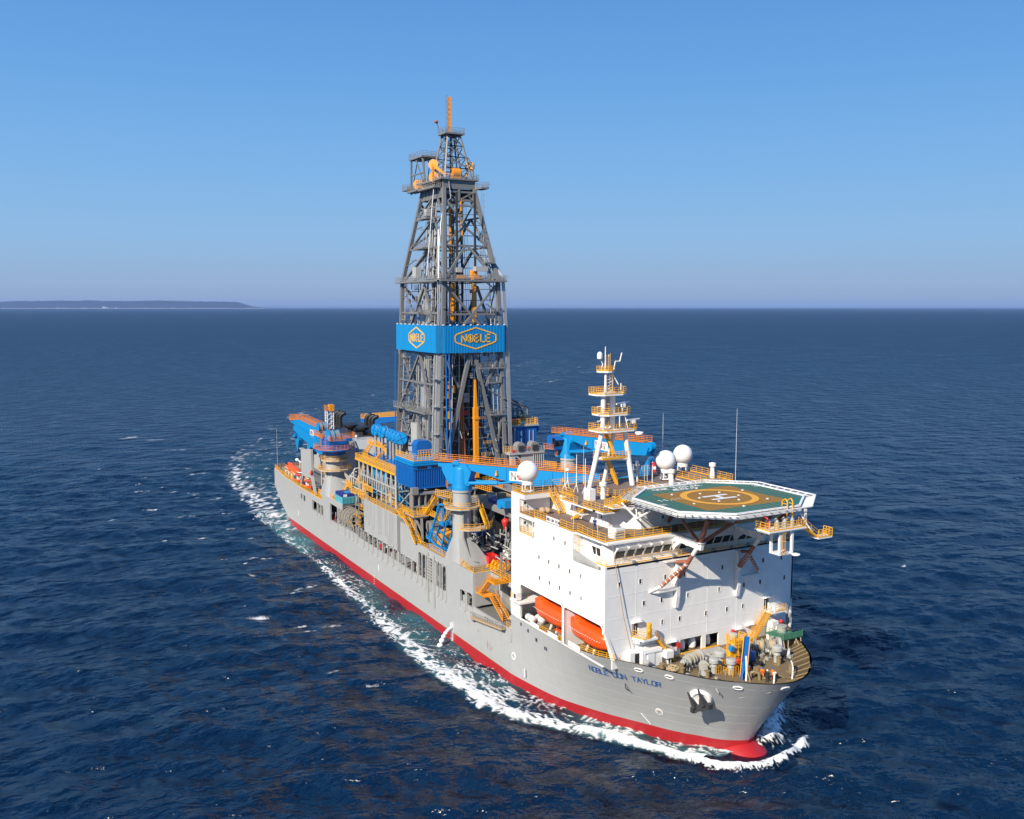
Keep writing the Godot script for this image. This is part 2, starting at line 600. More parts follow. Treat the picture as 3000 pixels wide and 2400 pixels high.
func top_of_sea(x: float, z: float) -> float:
	var d := maxf(maxf(-250.0 - x, x - 50.0), maxf(-90.0 - z, z - 108.0))
	return swell(x, z, 0.75 if d < 0 else 0.75 + 0.045 * d) + (0.06 if d < 0 else 0.06 + minf(d * 0.004, 0.6))

# a sheet of froth over the water: grid of points with their cover (0..1)
func froth(called: String, g: Array, cover: Array, mat: String, label: String) -> void:
	var v := PackedVector3Array(); var n := PackedVector3Array(); var c := PackedColorArray(); var idx := PackedInt32Array()
	var R := g.size(); var C: int = g[0].size()
	for i in R:
		for j in C:
			v.push_back(g[i][j])
			c.push_back(Color(1, 1, 1, cover[i][j]))
			var a: Vector3 = g[mini(i + 1, R - 1)][j] - g[maxi(i - 1, 0)][j]
			var b: Vector3 = g[i][mini(j + 1, C - 1)] - g[i][maxi(j - 1, 0)]
			var m := a.cross(b).normalized()
			n.push_back(m if m.y > 0 else -m)
	var ccw: bool = (g[R / 2 + 1][C / 2] - g[R / 2][C / 2]).cross(g[R / 2][C / 2 + 1] - g[R / 2][C / 2]).y > 0
	for i in R - 1:
		for j in C - 1:
			if cover[i][j] + cover[i + 1][j] + cover[i][j + 1] + cover[i + 1][j + 1] < 0.02: continue
			var o := i * C + j
			if ccw: idx.append_array(PackedInt32Array([o, o + 1, o + C, o + 1, o + C + 1, o + C]))
			else: idx.append_array(PackedInt32Array([o, o + C, o + 1, o + 1, o + C, o + C + 1]))
	if idx.is_empty(): return
	var arr := []
	arr.resize(Mesh.ARRAY_MAX)
	arr[Mesh.ARRAY_VERTEX] = v; arr[Mesh.ARRAY_NORMAL] = n; arr[Mesh.ARRAY_COLOR] = c; arr[Mesh.ARRAY_INDEX] = idx
	var am := ArrayMesh.new()
	am.add_surface_from_arrays(Mesh.PRIMITIVE_TRIANGLES, arr)
	am.surface_set_material(0, M[mat])
	var o := MeshInstance3D.new()
	o.name = numbered(called)
	o.mesh = am
	add_child(o, true)
	o.set_meta("kind", "stuff")
	meta(o, label, "sea foam")

func lace(x: float, z: float) -> float:  # 0..1, high along the threads of the froth
	var wx := x + 2.2 * fine.get_noise_2d(x * 0.5, z * 0.5 + 300.0)
	var wz := z + 2.2 * fine.get_noise_2d(x * 0.5 + 700.0, z * 0.5)
	var a := 1.0 - absf(fine.get_noise_2d(wx * 1.3, wz * 2.6)) * 2.3
	var b := 1.0 - absf(fine.get_noise_2d(wx * 3.4 + 50.0, wz * 6.2)) * 2.0
	var c := 0.5 + fine.get_noise_2d(wx * 9.0, wz * 14.0)
	return clampf(0.5 * a + 0.32 * b + 0.18 * c, 0.0, 1.0)

var fine: FastNoiseLite

func foam() -> void:
	fine = noise(FastNoiseLite.TYPE_SIMPLEX_SMOOTH, 0.16, 77, 3)
	for q in [["foam", 0.80, 0.83, 0.85, 0.85], ["aerated_water", 0.06, 0.22, 0.25, 0.45]]:
		var m := paint(q[0], q[1], q[2], q[3], q[4], 0.0, false)
		m.vertex_color_use_as_albedo = true
		m.transparency = BaseMaterial3D.TRANSPARENCY_ALPHA
		m.cull_mode = BaseMaterial3D.CULL_DISABLED
		if q[0] == "foam":  # fine breakup of the froth
			var im := noise(FastNoiseLite.TYPE_CELLULAR, 0.035, 21, 3).get_seamless_image(512, 512)
			var out := Image.create(512, 512, false, Image.FORMAT_RGBA8)
			for yy in 512:
				for xx in 512: out.set_pixel(xx, yy, Color(1, 1, 1, clampf(0.25 + 1.5 * im.get_pixel(xx, yy).r, 0, 1)))
			m.albedo_texture = ImageTexture.create_from_image(out)
			m.uv1_triplanar = true
			m.uv1_world_triplanar = true
			m.uv1_scale = Vector3(0.22, 0.22, 0.22)
	# along the starboard side
	var outer := [[-215, 25], [-180, 24.5], [-160, 24], [-130, 24], [-110, 24.5], [-83, 26], [-65, 27], [-50, 27.5], [-35, 28], [-28.6, 27], [-21, 26.5], [-15.6, 24], [-11.4, 20.5], [-5.8, 17.6], [-1.9, 15.2], [2.7, 12.3], [7.5, 10.2], [10.7, 7.6]]
	var g := []; var c := []; var ct := []; var gt := []
	var x := -186.0
	while x < 10.0:
		var z0 := waterline(x) if x > -160 else 18.0 - (-160.0 - x) * 0.25
		var z1 := pick(outer, x)
		var row := []; var cr := []; var rt := []; var crt := []
		for j in 65:
			var w := j / 64.0
			var z := lerpf(z0 - 0.6, z1 + 1.5, w)
			var crest := exp(-pow((w - 0.74 - 0.08 * fine.get_noise_1d(x * 0.4)) / 0.14, 2.0))
			var fore := smoothstep(-62.0, -28.0, x)
			var d := lerpf(0.33 + 0.20 * crest, 0.46 + 0.42 * crest, fore)
			d += lerpf(0.16 * crest * smoothstep(-125.0, -90.0, x), 0.0, fore)
			d *= 1.0 - smoothstep(0.86, 0.99, w + 0.1 * fine.get_noise_2d(x * 0.7, z * 0.7))
			d *= lerpf(1.0, 0.4 + 0.6 * smoothstep(0.0, 0.35, w), 1.0 - fore)
			d += 0.16 * fine.get_noise_2d(x * 0.22, z * 0.3)
			var a := smoothstep(1.0 - d, 1.36 - d, lace(x, z))
			var up := crest * (0.75 * smoothstep(-40.0, -2.0, x)) + 0.2 * a * fore
			row.push_back(V(x, top_of_sea(x, z) + up + 0.07, z)); cr.push_back(clampf(a, 0, 1))
			rt.push_back(V(x, top_of_sea(x, z) + 0.9 * up, z)); crt.push_back(clampf(0.62 * smoothstep(0.0, 0.25, 1.0 - w) * (0.55 + 0.9 * fine.get_noise_2d(x * 0.15, z * 0.25)), 0, 0.6))
		g.push_back(row); c.push_back(cr); gt.push_back(rt); ct.push_back(crt)
		x += 0.32 if x < -75.0 else 0.2
	froth("aerated_water", gt, ct, "aerated_water", "pale turquoise churned water along the starboard hull")
	froth("side_foam", g, c, "foam", "white lacy foam running along the starboard waterline")
	# the crest thrown up round the bulb, and the mass of white water on the port bow
	for q in [[[[10.4, -11.5], [12.6, -8.0], [14.0, -4.6], [14.6, -1.2], [14.2, 1.8], [12.8, 5.2], [10.7, 7.6], [7.5, 10.0], [2.7, 12.2], [-1.9, 14.8], [-6, 17.0]], 1.45, 0.8, 0.82, "bow_wave", "white crest of the bow wave curling round the red bulb"],
			[[[10.6, -1.6], [9.4, -4.6], [7.0, -7.6], [4.2, -10.4], [0.6, -13.4], [-4.4, -17.0], [-11, -20.5]], 3.4, 2.5, 0.80, "port_splash", "mass of white spray thrown up on the port bow"],
			[[[7.2, 5.0], [8.6, 3.4], [8.9, 1.4], [8.8, -1.0], [9.4, -3.0]], 0.55, 0.12, 0.72, "bulb_foam", "thin white line of water breaking over the red bulb"],
			[[[-2, -16], [-10, -22], [-22, -27], [-40, -30]], 4.0, 0.7, 0.5, "port_foam", "broken foam streaming aft off the port bow"]]:
		var pts: Array = q[0]
		var gg := []; var cc := []
		var n := pts.size() * 34
		for i in n + 1:
			var f := float(i) / n * (pts.size() - 1)
			var k := mini(int(f), pts.size() - 2)
			var p := Vector2(pts[k][0], pts[k][1]).cubic_interpolate(Vector2(pts[k + 1][0], pts[k + 1][1]), Vector2(pts[maxi(k - 1, 0)][0], pts[maxi(k - 1, 0)][1]), Vector2(pts[mini(k + 2, pts.size() - 1)][0], pts[mini(k + 2, pts.size() - 1)][1]), f - k)
			var t := (Vector2(pts[k + 1][0], pts[k + 1][1]) - Vector2(pts[k][0], pts[k][1])).normalized()
			var s := Vector2(-t.y, t.x)
			var ends := smoothstep(0.0, 0.12, float(i) / n) * (1.0 - smoothstep(0.8, 1.0, float(i) / n))
			var row := []; var cr := []
			for j in 33:
				var w := (j / 32.0 - 0.5) * 2.0
				var pp: Vector2 = p + s * w * q[1] * (0.75 + 0.25 * ends)
				var ridge := exp(-w * w * 3.2)
				var rough := 0.85 + 0.4 * fine.get_noise_2d(pp.x * 1.6, pp.y * 1.6) + 0.1 * fine.get_noise_2d(pp.x * 5.0, pp.y * 5.0)
				var base := top_of_sea(pp.x, pp.y)
				if q[4] == "bulb_foam": base = maxf(base, 0.45 - 0.035 * (pp.y * pp.y))
				row.push_back(V(pp.x, base + 0.05 + q[2] * ridge * rough * (0.35 + 0.65 * ends), pp.y))
				var d: float = q[3] * (0.25 + 0.95 * ridge) * (0.5 + 0.5 * ends)
				cr.push_back(clampf(smoothstep(1.0 - d, 1.3 - d, 0.65 * lace(pp.x * 1.2, pp.y * 1.2) + 0.35 * (0.5 + fine.get_noise_2d(pp.x * 7.0, pp.y * 7.0))), 0, 1) * (1.0 - smoothstep(0.75, 1.0, absf(w))))
			gg.push_back(row); cc.push_back(cr)
		froth(q[4], gg, cc, "foam", q[5])
	# the wake astern, curving away to port
	var way := [[-150, 0], [-205, -3], [-260, -14], [-330, -40], [-410, -85], [-490, -155], [-570, -245], [-650, -350], [-770, -450], [-930, -600]]
	g = []; c = []; gt = []; ct = []
	var steps := 700
	for i in steps:
		var f := float(i) / steps * (way.size() - 1.001)
		var k := int(f)
		var u := f - k
		var p := Vector2(way[k][0], way[k][1]).cubic_interpolate(Vector2(way[k + 1][0], way[k + 1][1]), Vector2(way[maxi(k - 1, 0)][0], way[maxi(k - 1, 0)][1]), Vector2(way[mini(k + 2, way.size() - 1)][0], way[mini(k + 2, way.size() - 1)][1]), u)
		var t := (Vector2(way[k + 1][0], way[k + 1][1]) - Vector2(way[k][0], way[k][1])).normalized()
		var s := Vector2(t.y, -t.x)
		var far := float(i) / steps
		var half := lerpf(24.0, 60.0, far)
		var row := []; var cr := []; var rt := []; var crt := []
		for j in 61:
			var w := (j / 60.0 - 0.5) * 2.0
			var pp := p + s * w * half
			var edge := exp(-pow((absf(w) - 0.78) / 0.16, 2.0))
			var d := (0.30 + 0.22 * edge) * (1.0 - 0.55 * smoothstep(0.0, 0.45, far)) + 0.2 * fine.get_noise_2d(pp.x * 0.08, pp.y * 0.12)
			d *= 1.0 - smoothstep(0.85, 1.0, absf(w))
			var a := smoothstep(1.0 - d, 1.3 - d, lace(pp.x * 0.6, pp.y * 0.6)) * (1.0 - smoothstep(0.85, 1.0, far)) * smoothstep(0.0, 0.03, far)
			var y := top_of_sea(pp.x, pp.y)
			row.push_back(V(pp.x, y + 0.1, pp.y)); cr.push_back(clampf(a, 0, 1))
			rt.push_back(V(pp.x, y + 0.03, pp.y)); crt.push_back(clampf(0.34 * (1.0 - smoothstep(0.55, 1.0, absf(w) + 0.3 * fine.get_noise_2d(pp.x * 0.1, pp.y * 0.1))) * (1.0 - 0.85 * smoothstep(0.0, 0.4, far)) * (1.0 - smoothstep(0.85, 1.0, far)) * (0.7 + 0.8 * fine.get_noise_2d(pp.x * 0.06, pp.y * 0.09)), 0, 0.6))
		g.push_back(row); c.push_back(cr); gt.push_back(rt); ct.push_back(crt)
	froth("wake_water", gt, ct, "aerated_water", "pale turquoise wake water astern")
	froth("wake_foam", g, c, "foam", "streaks of white foam in the wake curving away astern")
	# scattered whitecaps
	var spots := [[-192.6, 64.6, 2.6], [-202, 50.5, 1.6], [-362, 26, 4.0], [-327, 23, 4.0], [-377, 36.6, 4.0], [-126, 34, 1.8], [-98, 33, 1.8], [-83, 46.6, 2.4], [-70, 35, 1.8], [-69, 40.4, 1.2], [-37.5, 39.3, 1.3], [-210, 30, 2.4], [-260, 26, 2.6]]
	for k in 44:
		var t := rng.randf()
		spots.push_back([lerpf(-60, -300, t) + rng.randfn(0, 18), 24.0 + absf(rng.randfn(0, 11.0 + 8.0 * t)), rng.randf_range(0.5, 1.7)])
	for k in 10: spots.push_back([rng.randf_range(-700, 20), rng.randf_range(-300, 90), rng.randf_range(0.6, 1.8)])
	var caps := MB.new()
	caps.colored = true
	for q in spots:
		if absf(q[1]) < 21 and q[0] > -180 and q[0] < 14: continue
		var ang := 0.5 + rng.randfn(0, 0.3)
		var ux := Vector2(cos(ang + 1.1), sin(ang + 1.1)); var uz := Vector2(-ux.y, ux.x)
		var pts := []; var al := []
		for i in 15:
			var r1 := []; var r2 := []
			for j in 9:
				var a := (i / 14.0 - 0.5) * 2.0; var b := (j / 8.0 - 0.5) * 2.0
				var p: Vector2 = Vector2(q[0], q[1]) + ux * a * q[2] * 1.9 + uz * (b + 0.4 * a * a) * q[2] * 0.75
				r1.push_back(V(p.x, top_of_sea(p.x, p.y) + 0.05, p.y))
				r2.push_back(smoothstep(0.5, 0.72, lace(p.x * 1.6, p.y * 1.6) * (1.0 - 0.75 * (a * a + b * b))))
			pts.push_back(r1); al.push_back(r2)
		for i in 14:
			for j in 8:
				var w: float = (al[i][j] + al[i + 1][j] + al[i][j + 1] + al[i + 1][j + 1]) * 0.25
				if w < 0.04: continue
				caps.col = Color(1, 1, 1, w)
				caps.quad(pts[i][j], pts[i][j + 1], pts[i + 1][j + 1], pts[i + 1][j])
	var o := put("whitecaps", caps, "foam")
	o.set_meta("kind", "stuff")
	meta(o, "scattered small whitecaps on the dark sea", "sea foam")
	# cooling water let out through the side
	var jet := MB.new()
	for k in 7:
		var a := k / 6.0
		jet.ball(V(-50.4 + a * 0.6, 3.0 - 2.8 * a * a, 18.4 + a * 2.6), V(0.22 + 0.35 * a, 0.22 + 0.3 * a, 0.3 + 0.3 * a), 8, 6)
	jet.colored = false
	put_thing("water_jet", jet, "foam_solid", "jet of white cooling water falling from the hull side", "water jet")

func coast() -> void:
	# low hills some 38 km off, beyond the left of the picture, with a pale shore
	var prof := [[-31.0, 250], [-28.4, 262], [-27.3, 312], [-26.6, 300], [-26.0, 316], [-25.0, 322], [-24.6, 306], [-24.0, 335], [-23.2, 308], [-22.2, 300], [-21.0, 318], [-20.3, 325], [-19.4, 312], [-18.6, 290], [-17.4, 282], [-16.4, 268], [-16.0, 255], [-15.6, 150], [-15.2, 60], [-14.6, 20]]
	var rough := noise(FastNoiseLite.TYPE_SIMPLEX, 0.35, 9, 4)
	var eye := V(107.3, 0, 91.7)
	var fwd := V(-0.8768, 0, -0.4808); var right := V(0.4808, 0, -0.8768)
	var shore := MB.new(); var hills := MB.new()
	var g := []; var gs := []
	for i in 240:
		var az := lerpf(-31.0, -14.6, i / 239.0)
		var d := (fwd + right * tan(deg_to_rad(az))) * 38000.0
		var h := pick(prof, az) * (1.0 + 0.05 * rough.get_noise_1d(az * 60.0))
		g.push_back([eye + d + Y * 8.0, eye + d * 1.012 + Y * (h * 0.25 + 10.0 * rough.get_noise_1d(az * 90.0 + 40)), eye + d * 1.03 + Y * (h * 0.62 + 26.0 * rough.get_noise_1d(az * 50.0)), eye + d * 1.05 + Y * h, eye + d * 1.1 - Y * 10.0])
		gs.push_back([eye + d * 0.9985 - Y * 4.0, eye + d * 0.9995 + Y * (14.0 + 12.0 * rough.get_noise_1d(az * 140.0)), eye + d * 1.001 + Y * 8.0])
	hills.surf(g, true); shore.surf(gs, true)
	for i in hills.n.size():
		if hills.n[i].y < 0: hills.n[i] = -hills.n[i]
	paint("hill_green", 0.20, 0.18, 0.15, 0.9, 0.0, false)
	paint("shore_sand", 0.42, 0.36, 0.30, 0.9, 0.0, false)
	var o := struct("hills", hills, "hill_green")
	meta(o, "low hazy hills on the horizon at the left", "hills")
	o = struct("shore", shore, "shore_sand")
	meta(o, "pale strip of shore below the hazy hills", "shore")
	for q in [[-23.2, 70.0, 90.0], [-23.1, 40.0, 160.0], [-22.6, 40.0, 60.0], [-25.5, 26.0, 120.0], [-19.6, 24.0, 130.0], [-24.2, 24.0, 220.0]]:
		var d := (fwd + right * tan(deg_to_rad(q[0]))) * 37900.0 + eye
		put_thing("shore_building", MB.new().box(d + Y * q[1] * 0.5, V(q[2], q[1], q[2])), "white", "tiny white building on the far shore, %s" % {-23.2: "tallest of the pair at its middle", -23.1: "long low one beside the tallest", -22.6: "small one right of the tallest", -25.5: "alone towards the left edge", -19.6: "alone towards the right end", -24.2: "broad one left of the tallest"}[q[0]], "building", "buildings on the far shore")

# ---------------------------------------------------------------- hull
# outline of the bow at the sheer (top) and at the top of the red boot topping, starboard side, from aft to the stem
const TOP := [[-27.4, 12.4, 18], [-20, 12.4, 18], [-14, 12.6, 18], [-8, 12.9, 18], [-4, 13.2, 17.8], [-2, 13.3, 17.4], [0, 13.5, 16.7], [3.8, 13.5, 14.4], [8, 13.5, 12.2], [10, 13.5, 11], [12.4, 13.5, 9.4], [15.4, 13.5, 6.4], [17.8, 13.5, 3.2], [18.6, 13.5, 0]]
const LOW := [[-27.4, 2, 18], [-20, 2, 17.1], [-14.9, 2, 16.1], [-10.5, 2, 14.5], [-6.6, 2, 12.8], [-4.3, 2, 11.6], [-1.9, 2, 10.3], [0.3, 2, 9.1], [2.5, 2, 7.9], [4.4, 2, 6.6], [5.9, 2, 5.4], [7.7, 2, 4.1], [9.1, 2, 2.5], [10.3, 2, 0]]
const SOLE := [[-27.4, 18], [-20, 16.4], [-14.9, 15.0], [-10.5, 13.2], [-6.6, 11.3], [-4.3, 10.1], [-1.9, 8.8], [0.3, 7.6], [2.5, 6.3], [4.4, 5.2], [5.9, 4.2], [7.7, 2.8], [8.6, 1.7], [9.2, 0]]

func along(L: Array, s: float, mirror := false) -> Vector3:
	var i := clampi(int(s), 0, L.size() - 2)
	var f := s - i
	var p := []
	for k in [i - 1, i, i + 1, i + 2]:
		var q: Array = L[clampi(k, 0, L.size() - 1)]
		if k >= L.size(): q = [L[L.size() - 2][0], L[L.size() - 2][1], -L[L.size() - 2][2]]
		p.push_back(V(q[0], q[1], q[2]))
	var r: Vector3 = p[1].cubic_interpolate(p[2], p[0], p[3], f)
	if mirror: r.z = -r.z
	return r

func shell(s: float, t: float) -> Vector3:  # starboard bow plating; t from the boot topping (0) to the sheer (1)
	var a := along(LOW, s); var b := along(TOP, s)
	var w := pow(t, 1.1)
	return V(lerpf(a.x, b.x, w), lerpf(a.y, b.y, t), lerpf(a.z, b.z, w))

func shell_n(s: float, t: float) -> Vector3:
	var e := 0.02
	return (shell(s, minf(t + e, 1)) - shell(s, maxf(t - e, 0))).cross(shell(s - e, t) - shell(s + e, t)).normalized()

func mirror_z(mb: MB) -> MB:  # adds the port copy of what is already there
	var k := mb.v.size()
	for i in range(0, k, 3):
		for j in [0, 2, 1]:
			var p := mb.v[i + j]; p.z = -p.z
			var m := mb.n[i + j]; m.z = -m.z
			mb.v.push_back(p); mb.n.push_back(m)
	return mb

func build_hull() -> void:
	var ship := thing("drillship", "long grey drillship hull with a red waterline band and open side bays", "ship", V(-80, 0, 0))
	# bow plating
	var g := []
	for i in 53:
		var row := []
		for j in 13: row.push_back(shell(i * 0.25, j / 12.0))
		g.push_back(row)
	var bow := MB.new().surf(g)
	mirror_z(bow)
	put("bow_plating", bow, "hull", ship)
	# starboard side, bay by bay: [x0, x1, y0, top at x0, top at x1, openings]
	var band := []
	var x := -98.6
	for w in [2.5, 2.5, 2.6, 2.6, 2.7, 2.8, 2.9]:
		band.push_back([x, x + w, 9.1, 11.6])
		x += w + 0.45
	var side := MB.new()
	var zs := 18.0
	var stern := [[-163.6, 2], [-152, 2], [-152, 13.0], [-166, 13.4], [-178.4, 14.4], [-178.3, 9.1], [-171.5, 5.1], [-165.3, 2.5]]
	side.prism(stern, V(0, 0, zs - 0.3), X, Y, Z * 0.3)
	var bays := [
		[-152, -131, 12.95, [[-150.6, -149.0, 9.9, 11.4], [-148.1, -146.2, 9.7, 11.4], [-139.3, -135.3, 8.9, 11.5], [-134.6, -132.6, 8.9, 11.5], [-131.9, -131, 8.9, 11.6]]],
		[-131, -124.2, 14.7, [[-131, -129.9, 8.9, 11.6]]],
		[-124.2, -114.5, 14.9, [[-123.9, -118.2, 9.1, 13.5], [-117.6, -114.8, 9.4, 13.3]]],
		[-114.5, -103.2, 9.5, []],
		[-103.2, -98.75, 11.6, [[-102.9, -101.2, 9.1, 11.6], [-100.9, -98.9, 9.1, 11.6]]],
		[-98.75, -78.2, 19.1, band],
		[-78.2, -76.4, 9.2, []],
		[-76.4, -67.2, 14.9, [[-76.2, -74.0, 9.0, 11.5], [-73.5, -70.5, 8.9, 11.5], [-69.9, -67.5, 8.9, 11.5]]],
		[-67.2, -53.1, 15.5, [[-66.6, -65.2, 9.1, 14.1], [-64.7, -63.4, 9.1, 14.1], [-63.0, -61.8, 9.1, 14.1], [-61.4, -60.0, 9.1, 14.1], [-59.6, -58.4, 9.1, 14.1], [-58.0, -56.6, 9.1, 14.1], [-56.2, -55.2, 9.1, 14.1], [-54.9, -53.4, 9.1, 14.1]]],
		[-53.1, -47.2, 16.0, []],
		[-47.2, -41.7, 15.7, [[-47.1, -44.9, 9.2, 11.5], [-44.2, -42.0, 9.2, 11.7]]],
		[-41.7, -27.4, 9.5, []]]
	for b in bays: wall(side, V(0, 0, zs), X, Z, b[0], b[1], 2.0, b[2], b[3], 0.3)
	# the sloping top of the bay ahead of the tall panel, and the wing by the block
	side.prism([[-76.4, 14.9], [-67.2, 14.9], [-69.1, 15.0], [-72.6, 18.1], [-76.4, 18.2]], V(0, 0, zs - 0.3), X, Y, Z * 0.3)
	side.bx(-76.4, -76.1, 9.2, 18.2, 14.5, 17.7)
	side.bx(-79.0, -78.2, 9.2, 19.1, 14.5, 17.7)
	side.bx(-41.9, -41.65, 9.5, 15.7, 13.0, 17.7)
	put("side_plating", side, "hull", ship)
	# port side and stern
	var port := MB.new()
	port.prism([[-163.6, 2], [-27.4, 2], [-27.4, 12.4], [-124, 14.8], [-131, 12.95], [-166, 13.4], [-178.4, 14.4], [-178.3, 9.1], [-171.5, 5.1], [-165.3, 2.5]], V(0, 0, -zs), X, Y, Z * 0.3)
	port.bx(-178.4, -178.1, 9.1, 14.4, -17.7, 17.7)
	var under := [[-178.3, 9.1], [-171.5, 5.1], [-165.3, 2.5], [-161, 1.0], [-156, -2.5]]
	for i in under.size() - 1:
		port.quad(V(under[i][0], under[i][1], -18), V(under[i + 1][0], under[i + 1][1], -18), V(under[i + 1][0], under[i + 1][1], 18), V(under[i][0], under[i][1], 18))
	put("port_plating", port, "hull", ship)
	# red boot topping and the bulb that breaks the surface
	var red := MB.new()
	red.prism([[-156, -2.5], [-27.4, -2.5], [-27.4, 2], [-163.6, 2], [-161, 1.0]], V(0, 0, zs - 0.3), X, Y, Z * 0.3)
	red.prism([[-156, -2.5], [-27.4, -2.5], [-27.4, 2], [-163.6, 2], [-161, 1.0]], V(0, 0, -zs), X, Y, Z * 0.3)
	var gr := []
	for i in 53:
		var s := i * 0.25
		var a := along(LOW, s)
		var k := clampi(int(s), 0, 12)
		var b := V(lerpf(SOLE[k][0], SOLE[k + 1][0], s - k), -3.0, lerpf(SOLE[k][1], SOLE[k + 1][1], s - k))
		gr.push_back([b, b.lerp(a, 0.5), a])
	var rb := MB.new().surf(gr)
	mirror_z(rb)
	red.v.append_array(rb.v); red.n.append_array(rb.n)
	red.ball(V(7.4, -1.5, -0.2), V(6.3, 3.2, 4.2), 28, 18)
	put("boot_topping", red, "hull_red", ship)
	# decks
	var deck := MB.new()
	deck.bx(-177.9, -27.6, 8.6, 8.95, -17.6, 17.65)
	put("main_deck", deck, "deck_grey", ship)
	var up := MB.new()
	up.bx(-177.9, -131.2, 12.2, 12.5, -17.6, 17.6)
	up.bx(-131.0, -114.6, 14.3, 14.6, -17.6, 17.6)
	up.bx(-114.6, -79.2, 14.3, 14.6, -17.6, 13.0)
	up.bx(-98.6, -79.0, 18.6, 18.9, 9.0, 17.65)
	up.bx(-79.0, -27.6, 14.9, 15.2, -17.6, 9.0)
	up.bx(-67.0, -41.9, 14.95, 15.25, 9.0, 17.65)
	up.bx(-41.6, -27.6, 15.2, 15.5, 9.0, 14.4)
	put("upper_deck", up, "deck_grey", ship)
	var fd := MB.new()
	var poly := [[-27.2, -17.7], [-27.2, 17.7]]
	for i in 27:
		var q := shell(i * 0.5, 0.86)
		if q.z > 0.5 and q.x > -27: poly.push_back([q.x - 0.16, q.z * 0.985 - 0.1])
	poly.push_back([17.1, 0.0])
	for i in range(25, -1, -1):
		var q := shell(i * 0.5, 0.86)
		if q.z > 0.5 and q.x > -27: poly.push_back([q.x - 0.16, -q.z * 0.985 + 0.1])
	fd.prism(poly, V(0, 12.0, 0), X, Z, Y * -0.3)
	put("forecastle_deck", fd, "deck_olive", ship)
	# inside of the bulwark round the bow, its rail, and its stays
	var inn := MB.new()
	var gi := []
	var gt := []
	for i in range(22, 82):
		var m := i > 52
		var s := (i if not m else 104 - i) * 0.25
		var a := along(TOP, s, m)
		var nrm := V(shell_n(s, 0.97).x, 0, shell_n(s, 0.97).z * (-1.0 if m else 1.0)).normalized()
		if s > 12.9: nrm = X
		var foot := shell(s, 0.86)
		if m: foot.z = -foot.z
		foot -= nrm * (0.12 + (1.5 * smoothstep(6.5, 9.0, s) if m else 0.0) + (0.9 * smoothstep(11.5, 13.0, s) if not m else 0.0))
		foot.y = 12.02
		gi.push_back([foot, a - nrm * 0.14 - Y * 0.02])
		gt.push_back([a - nrm * 0.26 + Y * 0.02, a + nrm * 0.03 + Y * 0.02])
	inn.surf(gi, true); inn.surf(gi, false)
	inn.surf(gt, true); inn.surf(gt, false)
	put("bulwark", inn, "khaki", ship)
	for i in 14:
		var s := 12.7 - i * 0.5
		var a := along(TOP, s, true)
		var nrm := V(shell_n(s, 0.97).x, 0, -shell_n(s, 0.97).z).normalized()
		var st := MB.new()
		var foot := V(shell(s, 0.86).x, 12.05, -shell(s, 0.86).z) - nrm * (0.1 + 1.5 * smoothstep(6.5, 9.0, s))
		st.bar(foot, a - nrm * 0.2 + Y * 0.02, 0.1, 0.16)
		put("bulwark_stay", st, "khaki", ship)
	# rounded frames round the side openings; their lower loops run down the plating
	var frames := MB.new()
	for q in [[-139.5, -135.2, 8.0], [-134.7, -132.5, 8.0], [-132.0, -129.8, 8.0], [-124.0, -118.1, 7.4], [-117.3, -112.6, 7.3], [-112.2, -109.4, 7.3], [-108.9, -106.5, 7.3], [-106.0, -103.7, 7.3], [-103.0, -99.0, 7.2]]:
		rim(frames, V(0, 0, 18.06), X, q[0], q[1], q[2], 11.5 if q[0] > -118 else (13.5 if q[0] > -126 else 11.6), 0.5, 0.05)
	for b in band: rim(frames, V(0, 0, 18.06), X, b[0], b[1], 7.2, 11.6, 0.6, 0.055)
	for q in [[-76.2, -74.0], [-73.6, -70.4], [-69.9, -67.4]]: rim(frames, V(0, 0, 18.06), X, q[0], q[1], 7.2, 11.5, 0.6, 0.055)
	for q in [[-66.6, -65.0], [-64.6, -62.9], [-62.4, -60.9], [-60.4, -58.9], [-58.4, -56.9], [-56.4, -55.1], [-54.8, -53.3]]: rim(frames, V(0, 0, 18.06), X, q[0], q[1], 7.0, 14.1, 0.6, 0.055)
	rim(frames, V(0, 0, 18.06), X, -47.15, -44.8, 7.6, 11.55, 0.6, 0.07)
	rim(frames, V(0, 0, 18.06), X, -44.25, -41.9, 7.6, 11.75, 0.6, 0.07)
	frames.path([V(-41.9, 7.6, 18.06), V(-41.2, 7.1, 18.06), V(-37.0, 7.3, 18.06)], 0.07)
	rim(frames, V(0, 0, 18.06), X, -30.6, -27.2, 7.4, 9.6, 0.5, 0.05)
	for b in [-61.6, -58.6]:
		frames.bar(V(b, 5.0 if b < -60 else 4.6, 18.2), V(b, 15.0, 18.2), 0.25)
	for k in 8: frames.bar(V(-61.6, 10 + k * 0.6, 18.2), V(-58.6, 10 + k * 0.6, 18.2), 0.12)
	put("opening_frame", frames, "grey_light", ship)
	# hoses hanging over the tall panel
	var hose := MB.new()
	for q in [[-97.5, 5.2, 2.2], [-95.2, 6.4, 2.0], [-92.6, 6.8, 2.6], [-89.0, 7.4, 1.0], [-87.6, 7.0, 1.1], [-84.6, 6.6, 1.2], [-83.0, 7.6, 2.2], [-81.8, 9.0, 1.2], [-80.2, 8.2, 1.1]]:
		var pts := []
		for k in 17:
			var u := k / 16.0 * 2.0 - 1.0
			pts.push_back(V(q[0] + u * q[2] * 0.5 * (1.0 - 0.3 * u * u), 20.2 - q[1] * pow(1.0 - pow(absf(u), 3.0), 0.6), 18.25))
		hose.path(pts, 0.035, 4)
	put("hose", hose, "grey_light", ship)
	# the name on the bow, letter by letter on the flare
	var name_ := "NOBLE DON TAYLOR"
	var letters := MB.new()
	var s := 3.68
